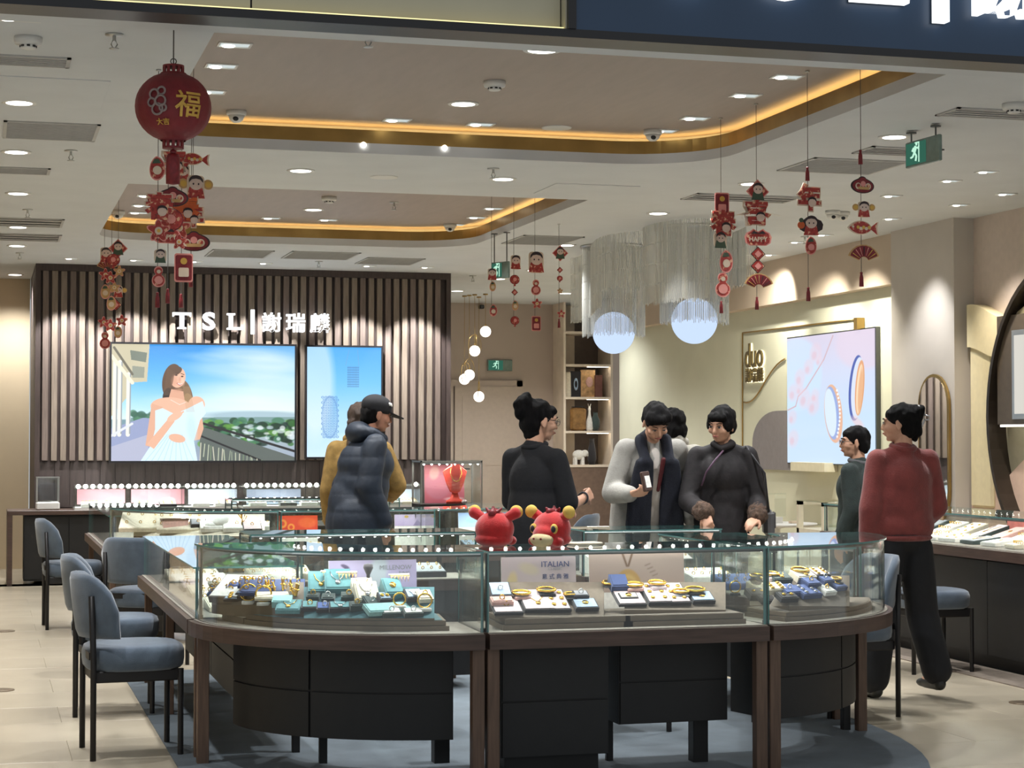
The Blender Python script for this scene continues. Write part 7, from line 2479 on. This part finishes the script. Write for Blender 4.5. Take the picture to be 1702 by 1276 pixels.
def relaxed(s, sd, fwd=.0):
    return (V((.205 * sd, -.02 + fwd, 1.10)), V((.215 * sd, .07 + fwd * 2, .87)), V((0, .1, -1)), V((-sd, 0, 0)), .3, False)
TORSO = lambda s, rx=.19, ry=.135, z0=.95: [('ell', s.U((0, 0, 1.25)), (rx * .92, ry, .17)), ('ell', s.U((0, 0, 1.10)), (rx * .93, ry * .98, .2)), ('cap', s.U((-.145, -.012, 1.365)), .058, s.U((-.03, -.015, 1.415)), .052), ('cap', s.U((.145, -.012, 1.365)), .058, s.U((.03, -.015, 1.415)), .052), ('cap', s.U((0, -.02, 1.39)), .066, s.U((0, -.02, 1.425)), .064), ('ell', (0, 0, z0), (rx * .98, ry, .13))]

# ------------------------------------------------------------------ man in navy coat and cap
s = Person('man in a navy padded coat and black cap looking right', 596, 12.6, -84, 1.745, 10, (0, 12, 0), pm('skin_tan', (186, 132, 106), .55, var=.03))
s.body({1: relaxed(s, 1, .02), -1: relaxed(s, -1, -.02)}, STAND)
s.face()
s.hair([s.he((0, -.03, .0), (.078, .082, .075)), s.he((0, -.05, -.03), (.066, .055, .055))])
M_navyc = pm('navy_nylon', (30, 40, 54), .6, var=.08, scale=10, bump=.15, bscale=40)
P = TORSO(s, .215, .18) + [('cap', (0, -.01, 1.0), .19, (0, -.015, .66), .215), ('cap', (-.06, -.01, .9), .19, (-.06, -.02, .62), .19), ('cap', (.06, -.01, .9), .19, (.06, -.02, .62), .19)]
for sd in (1, -1):
    P += s.sleeve(sd, .078, .08, .062, .94)
s.cloth('coat', P, M_navyc, .013, 4, .010, 9, .006)
s.cloth('hood', [('ell', s.U((0, -.085, 1.445)), (.125, .085, .075)), ('ell', s.U((0, -.02, 1.44)), (.115, .09, .06)), ('cap', s.U((-.085, -.03, 1.45)), .045, s.U((-.05, .07, 1.43)), .036), ('cap', s.U((.085, -.03, 1.45)), .045, s.U((.05, .07, 1.43)), .036)], M_navyc, .011, 4, .006, 10)
s.trousers(pm('black_cotton', (30, 30, 33), .85, var=.05))
s.shoes(vel('black'))
cp = blob('cap', s.scale([s.he((0, -.012, .055), (.088, .104, .075)), s.he((0, -.01, .035), (.087, .102, .045))]), .007, 3, pm('black_twill', (24, 24, 28), .8, var=.05), s.root)
bl = MB()
ol = [(-.075, .06)] + [(.078 * math.cos(a), .085 + .10 * math.sin(a)) for a in [PI - PI * i / 12 for i in range(13)]] + [(.075, .06)]
pts = [(x_, y_, .030 - 1.6 * x_ * x_ - .22 * (y_ - .08)) for x_, y_ in ol]
n_ = len(pts)
vs = [s.h(p) * s.k for p in pts] + [s.h((a, b, c_ + .006)) * s.k for a, b, c_ in pts]
bl.add(vs, [tuple(range(n_ - 1, -1, -1)), tuple(range(n_, 2 * n_))] + [(i, (i + 1) % n_, n_ + (i + 1) % n_, n_ + i) for i in range(n_)])
bl.build('brim', pm('black_twill', (24, 24, 28)), cp)
Rm = (s.hr @ rotm(PI / 2 - .35, 0, 2.35)).to_euler()
text('cap_lettering', 'IN', .030, vel('white'), cp, s.h((.060, .060, .078)) * s.k, Rm, extrude=.004, bold=.001)
# ------------------------------------------------------------------ woman in mustard coat
s = Person('woman with long brown hair in a mustard coat behind navy coat man', 597, 13.02, -22, 1.70, 2, (4, 4, 0))
s.body({1: (V((.25, .05, 1.13)), V((.17, .25, 1.05)), V((-.4, .9, 0)), V((-.5, 0, -.8)), .5, False), -1: relaxed(s, -1)}, STAND)
s.hair([s.he((0, -.025, .034), (.086, .100, .088)), s.he((0, -.06, -.05), (.086, .062, .11)), s.he((0, -.075, -.17), (.085, .055, .11)), s.he((.055, -.03, -.10), (.035, .05, .10)), s.he((-.055, -.03, -.10), (.035, .05, .10))], M_brownhair)
M_must = pm('mustard_wool', (148, 118, 64), .9, var=.12, scale=22, bump=.25, bscale=150)
P = TORSO(s, .20, .15) + [('cap', (0, -.01, 1.0), .175, (0, -.01, .72), .20)]
for sd in (1, -1):
    P += s.sleeve(sd, .070, .068, .054, .93)
s.cloth('coat', P, M_must, .013, 4, .007)
s.cloth('collar', [('cap', s.U((-.09, .02, 1.45)), .035, s.U((0, -.07, 1.46)), .035), ('cap', s.U((.09, .02, 1.45)), .035, s.U((0, -.07, 1.46)), .035), ('cap', s.U((.09, .02, 1.45)), .032, s.U((.07, .11, 1.36)), .026), ('cap', s.U((-.09, .02, 1.45)), .032, s.U((-.07, .11, 1.36)), .026)], M_must, .010, 3)
s.trousers(pm('black_cotton', (30, 30, 33)))
s.shoes(vel('black'))
# ------------------------------------------------------------------ saleswoman in black tee
s = Person('saleswoman with glasses and pinned up hair in a black t shirt', 886, 10.2, -58, 1.665, 3, (-24, 8, 0))
s.body({1: (V((.205, .06, 1.11)), V((.175, .235, 1.155)), V((-.25, .9, .25)), V((-.9, -.2, -.2)), .75, False), -1: (V((-.20, .05, 1.11)), V((-.08, .25, 1.08)), V((.8, .6, .1)), V((.2, -.3, -.9)), .6, False)}, STAND)
s.face()
s.glasses()
s.hair([s.he((0, -.025, .034), (.084, .098, .086)), s.he((0, -.055, -.015), (.078, .062, .07)), s.he((0, -.04, -.075), (.05, .045, .05)), s.he((.0, -.115, .072), (.045, .05, .06), rotm(-.5)), s.he((.01, -.125, .04), (.04, .04, .05)), s.he((-.01, -.10, .105), (.036, .036, .04)), s.he((0, .052, .062), (.066, .032, .03))])
M_tee = pm('black_jersey', (28, 28, 31), .9, var=.05, bump=.15, bscale=60)
P = TORSO(s, .178, .125) + [('cap', (0, 0, 1.0), .15, (0, 0, .86), .16)]
for sd in (1, -1):
    P += [('cap', s.sh[sd], .060, Vector(s.arms[sd][0]) * .9 + s.sh[sd] * .1, .062)]
s.cloth('t_shirt', P, M_tee, .012, 3, .007)
s.neckband('collar', M_tee, .064, .015, 1.444)
s.trousers(pm('black_cotton', (30, 30, 33)))
s.shoes(vel('black'))
wr = Vector(s.arms[1][1]) * s.k
MB().torus(wr + V((.005, -.025, -.002)), .031, .006, 20, 6, R=rotm(PI / 2 - .2, 0, .2)).build('wristwatch', vel('black'), s.root)
# ------------------------------------------------------------------ man with grey coat and dark scarf
s = Person('man in pale grey coat and long dark scarf looking down', 1076, 12.3, 176, 1.72, 15, (4, 40, 3))
wr_ = V((.20, .36, 1.09))
s.body({1: (V((.25, .10, 1.09)), wr_, V((-.45, .85, .15)), V((-.5, -.1, .85)), .75, False), -1: (V((-.26, .04, 1.10)), V((-.25, .16, .90)), V((0, .3, -1)), V((1, 0, 0)), .3, False)}, STAND)
s.face(True)
s.hair([s.he((0, -.022, .036), (.087, .100, .088)), s.he((0, -.055, -.01), (.078, .062, .06)), s.he((0, .050, .066), (.070, .040, .034)), s.he((.05, .03, .06), (.04, .05, .045)), s.he((-.05, .03, .06), (.04, .05, .045))])
M_gcoat = pm('pale_grey_wool', (160, 157, 150), .9, var=.05, scale=12, bump=.2, bscale=90)
P = TORSO(s, .21, .145) + [('cap', (-.12, -.02, 1.0), .115, (-.13, -.02, .60), .13), ('cap', (.12, -.02, 1.0), .12, (.13, -.02, .60), .13), ('cap', (0, -.05, 1.0), .14, (0, -.06, .60), .15)]
for sd in (1, -1):
    P += s.sleeve(sd, .078, .076, .058, .88)
s.cloth('coat', P, M_gcoat, .013, 4, .009, 8)
s.cloth('shirt', [('ell', s.U((0, .075, 1.22)), (.10, .085, .20)), ('ell', s.U((0, .07, 1.05)), (.10, .085, .18)), ('cap', (0, .04, .95), .10, (0, .04, .84), .10)], pm('white_shirt', (206, 198, 190), .85, var=.04), .011, 3, .004)
M_scarf = pm('dark_scarf', (26, 29, 40), .95, var=.08, bump=.3, bscale=120)
P = [('cap', s.U((-.085, .02, 1.45)), .036, s.U((0, -.085, 1.47)), .036), ('cap', s.U((.085, .02, 1.45)), .036, s.U((0, -.085, 1.47)), .036)]
for sd in (1, -1):
    P += [('cap', s.U((sd * .085, .02, 1.45)), .038, s.U((sd * .075, .145, 1.34)), .036)]
    for dx in (-.05, -.018, .018, .05):
        P += [('cap', s.U((sd * .085 + dx * .6, .145, 1.33)), .030, s.U((sd * .105 + dx, .165, 1.10)), .032), ('cap', s.U((sd * .105 + dx, .165, 1.10)), .032, V((sd * .11 + dx, .16, .80)), .030)]
s.cloth('scarf', P, M_scarf, .010, 3, .005, 14)
s.cloth('lapel', [('cap', s.U((-.03, .172, 1.36)), .016, s.U((-.01, .172, 1.16)), .012)], pm('maroon_lining', (84, 24, 28), .8), .007, 2, 0)
s.trousers(pm('black_cotton', (30, 30, 33)))
s.shoes(vel('black'))
# the brown box he holds
hw_ = s.root.matrix_basis @ (V((.135, .455, 1.17)) * s.k)
o = thing('small_brown_box', tuple(hw_), math.radians(176 + 12), 'small dark brown box with white label held by scarf man', 'box', rot=(.25, .1, math.radians(188)))
MB().box((0, 0, 0), (.055, .03, .125), 0, None, .004).build('box_body', pm('brown_card', (70, 48, 40), .5, var=.05), o)
MB().box((-.004, .0165, -.005), (.034, .002, .075)).build('label_patch', vel('white'), o)
# ------------------------------------------------------------------ quilted coat person behind
s = Person('person in pale grey quilted coat half hidden behind scarf man', 1124, 13.0, 12, 1.66, 4, (0, 6, 0))
s.body({1: relaxed(s, 1), -1: relaxed(s, -1)}, STAND)
s.hair([s.he((0, -.022, .034), (.090, .104, .09)), s.he((0, -.06, -.04), (.084, .062, .085)), s.he((.05, -.03, -.05), (.04, .05, .07)), s.he((-.05, -.03, -.05), (.04, .05, .07))])
M_quilt = pm('quilted_grey', (186, 182, 170), .8, var=.05, bump=.2, bscale=40)
P = TORSO(s, .205, .16) + [('cap', (0, -.01, 1.0), .19, (0, -.01, .7), .2)]
for sd in (1, -1):
    P += s.sleeve(sd, .074, .074, .058, .93)
s.cloth('coat', P, M_quilt, .013, 3, .006, 9, .010)
s.cloth('collar', [('cap', s.U((-.085, .0, 1.46)), .042, s.U((0, -.07, 1.475)), .042), ('cap', s.U((.085, .0, 1.46)), .042, s.U((0, -.07, 1.475)), .042)], M_quilt, .011, 3)
s.trousers(pm('black_cotton', (30, 30, 33)))
s.shoes(vel('black'))
# ------------------------------------------------------------------ woman in black jacket pointing at the glass
s = Person('woman with short black hair in dark jacket pointing at the counter', 1201, 12.15, 160, 1.665, 8, (-30, 14, -4))
wr_ = V((.115, .40, 1.005))
s.body({1: (V((.225, .10, 1.07)), wr_, V((-.12, .55, -.80)), V((-.3, -.7, -.4)), .4, True), -1: (V((-.225, .05, 1.07)), V((-.215, .25, .97)), V((.5, .8, -.25)), V((.3, -.2, -.9)), .45, False)}, STAND)
s.face()
s.hair([s.he((0, -.020, .036), (.088, .102, .088)), s.he((0, -.055, -.02), (.082, .064, .07)), s.he((0, .052, .064), (.072, .040, .034)), s.he((.062, .01, .01), (.028, .055, .055)), s.he((-.062, .01, .01), (.028, .055, .055))])
M_jack = pm('dark_brocade', (31, 27, 29), .75, var=.2, scale=24, bump=.15, bscale=60)
P = TORSO(s, .195, .14) + [('cap', (0, 0, 1.0), .165, (0, 0, .78), .19)]
for sd in (1, -1):
    P += s.sleeve(sd, .066, .066, .060, .80)
s.cloth('jacket', P, M_jack, .012, 4, .007)
M_fur = pm('brown_fur', (84, 66, 54), .95, var=.25, scale=40, bump=.6, bscale=160)
s.cloth('stand_collar', [('cap', s.U((-.062, .03, 1.455)), .024, s.U((0, -.062, 1.475)), .024), ('cap', s.U((.062, .03, 1.455)), .024, s.U((0, -.062, 1.475)), .024), ('cap', s.U((.062, .03, 1.455)), .022, s.U((0.01, .085, 1.435)), .022), ('cap', s.U((-.062, .03, 1.455)), .022, s.U((0.01, .085, 1.435)), .022)], M_jack, .009, 2)
MB().tube([s.U((0, .115, 1.425)) * s.k, s.U((.06, .155, 1.36)) * s.k, s.U((.11, .16, 1.29)) * s.k, s.U((.14, .145, 1.2)) * s.k], .006, 8).build('piping', pm('plum_piping', (96, 70, 92), .5), s.root)
for sd in (1, -1):
    el, wr = Vector(s.arms[sd][0]), Vector(s.arms[sd][1])
    dr_ = (wr - el).normalized()
    s.cloth('fur_cuff', [('cap', wr - dr_ * .10, .060, wr - dr_ * .06, .066), ('cap', wr - dr_ * .06, .066, wr - dr_ * .02, .060)], M_fur, .009, 1, .012, 60)
s.trousers(pm('black_cotton', (30, 30, 33)))
s.shoes(vel('black'))
# grey shoulder bag
bl_ = V((-.30, -.04, .93)) * s.k
q = s.root.matrix_basis @ bl_
sp_ = s.U((-.15, -.01, 1.435)) * s.k - bl_
o = thing('shoulder_bag', tuple(q), math.radians(160), 'grey shoulder bag hanging beside the dark jacket woman', 'bag')
MB().box((0, 0, 0), (.07, .24, .17), 0, None, .025).build('bag_body', pm('grey_leather', (98, 98, 100), .5, var=.05), o)
MB().box((-.038, 0, .02), (.008, .20, .10), 0, None, .003).build('flap', pm('grey_leather', (98, 98, 100)), o)
MB().tube([(0, -.10, .07), tuple(sp_ * .55 + V((-.05, -.10, .05))), tuple(sp_ + V((0, -.03, .0))), tuple(sp_ + V((0, .03, .0))), tuple(sp_ * .55 + V((-.05, .12, .05))), (0, .10, .07)], .007, 6).build('strap', vel('black'), o)
# ------------------------------------------------------------------ person in dark green cardigan
s = Person('short haired person with glasses in dark green cardigan facing left', 1430, 12.3, 42, 1.535, 3, (32, 2, 0))
s.body({1: relaxed(s, 1), -1: relaxed(s, -1)}, STAND)
s.face()
s.glasses()
s.hair([s.he((0, -.022, .034), (.084, .098, .086)), s.he((0, -.055, -.02), (.078, .060, .07)), s.he((0, .045, .066), (.062, .034, .03))])
M_grn = pm('dark_green_knit', (48, 58, 56), .9, var=.08, bump=.3, bscale=120)
P = TORSO(s, .20, .15) + [('cap', (0, 0, 1.0), .17, (0, 0, .80), .19)]
for sd in (1, -1):
    P += s.sleeve(sd, .068, .066, .054, .93)
s.cloth('cardigan', P, M_grn, .012, 4, .007)
s.neckband('collar', pm('grey_collar', (96, 96, 98), .8), .064, .018, 1.440)
s.trousers(pm('black_cotton', (30, 30, 33)))
s.shoes(vel('black'))
# ------------------------------------------------------------------ woman in red sweater
s = Person('woman in a rust red sweater and black wide trousers seen from behind', 1500, 10.62, 2, 1.65, 0, (52, 2, 0))
legs = {1: (V((.15, .05, .48)), V((.19, -.05, .13))), -1: (V((-.12, .06, .49)), V((-.145, .08, .085)))}
s.body({1: (V((.215, -.01, 1.10)), V((.205, .17, .98)), V((-.2, .9, .1)), V((-.8, 0, -.4)), .5, False), -1: (V((-.21, -.02, 1.10)), V((-.205, .04, .87)), V((0, .15, -1)), V((1, 0, 0)), .3, False)}, legs)
s.face()
s.hair([s.he((0, -.022, .034), (.082, .098, .086)), s.he((0, -.050, -.025), (.074, .060, .07)), s.he((0, -.095, .045), (.035, .04, .06)), s.he((.01, -.12, .07), (.026, .03, .035)), s.he((-.012, -.105, -.03), (.024, .03, .055)), s.he((.0, -.085, -.075), (.02, .022, .035)), s.he((0, .05, .058), (.056, .03, .03))])
MB().tube([s.h((.0, -.108, .10)) * s.k, s.h((.012, -.142, .06)) * s.k, s.h((.0, -.140, .01)) * s.k, s.h((.0, -.115, -.045)) * s.k], .0065, 8).tube([s.h((.012, -.142, .045)) * s.k, s.h((.012, -.17, .035)) * s.k, s.h((.012, -.165, .015)) * s.k, s.h((.01, -.138, .015)) * s.k], .005, 8).build('hair_clip', pm('clip_grey', (196, 196, 196), .3, metal=.4), s.root)
M_rust = pm('rust_knit', (128, 58, 54), .9, var=.08, scale=14, bump=.3, bscale=110, sheen=.3)
P = TORSO(s, .20, .142, 1.0) + [('ell', (0, 0, 1.0), (.185, .138, .10)), ('ell', s.U((0, 0, 1.16)), (.192, .138, .16))]
for sd in (1, -1):
    P += s.sleeve(sd, .066, .070, .056, .9)
sw_ = s.cloth('sweater', P, M_rust, .012, 4, .008)
s.cloth('hem_band', [('ell', (0, 0, .925), (.182, .142, .035))], M_rust, .009, 2, 0)
s.neckband('neck_band', M_rust, .064, .018, 1.446)
P = [('ell', (0, 0, .93), (.165, .125, .10)), ('cap', (-.05, 0, .95), .105, (.05, 0, .95), .105)]
for sd in (1, -1):
    kn, an = legs[sd]
    P += [('cap', (.088 * sd, 0, .86), .100, kn, .098), ('cap', kn, .098, an + V((0, 0, .03)), .092)]
s.cloth('wide_trousers', P, pm('black_crepe', (24, 25, 29), .85, var=.06, bump=.1, bscale=30), .012, 3, .010, 7)
s.shoes(pm('dark_leather', (40, 40, 36), .5))
finish_labels()
bpy.data.scenes.remove(TMP)
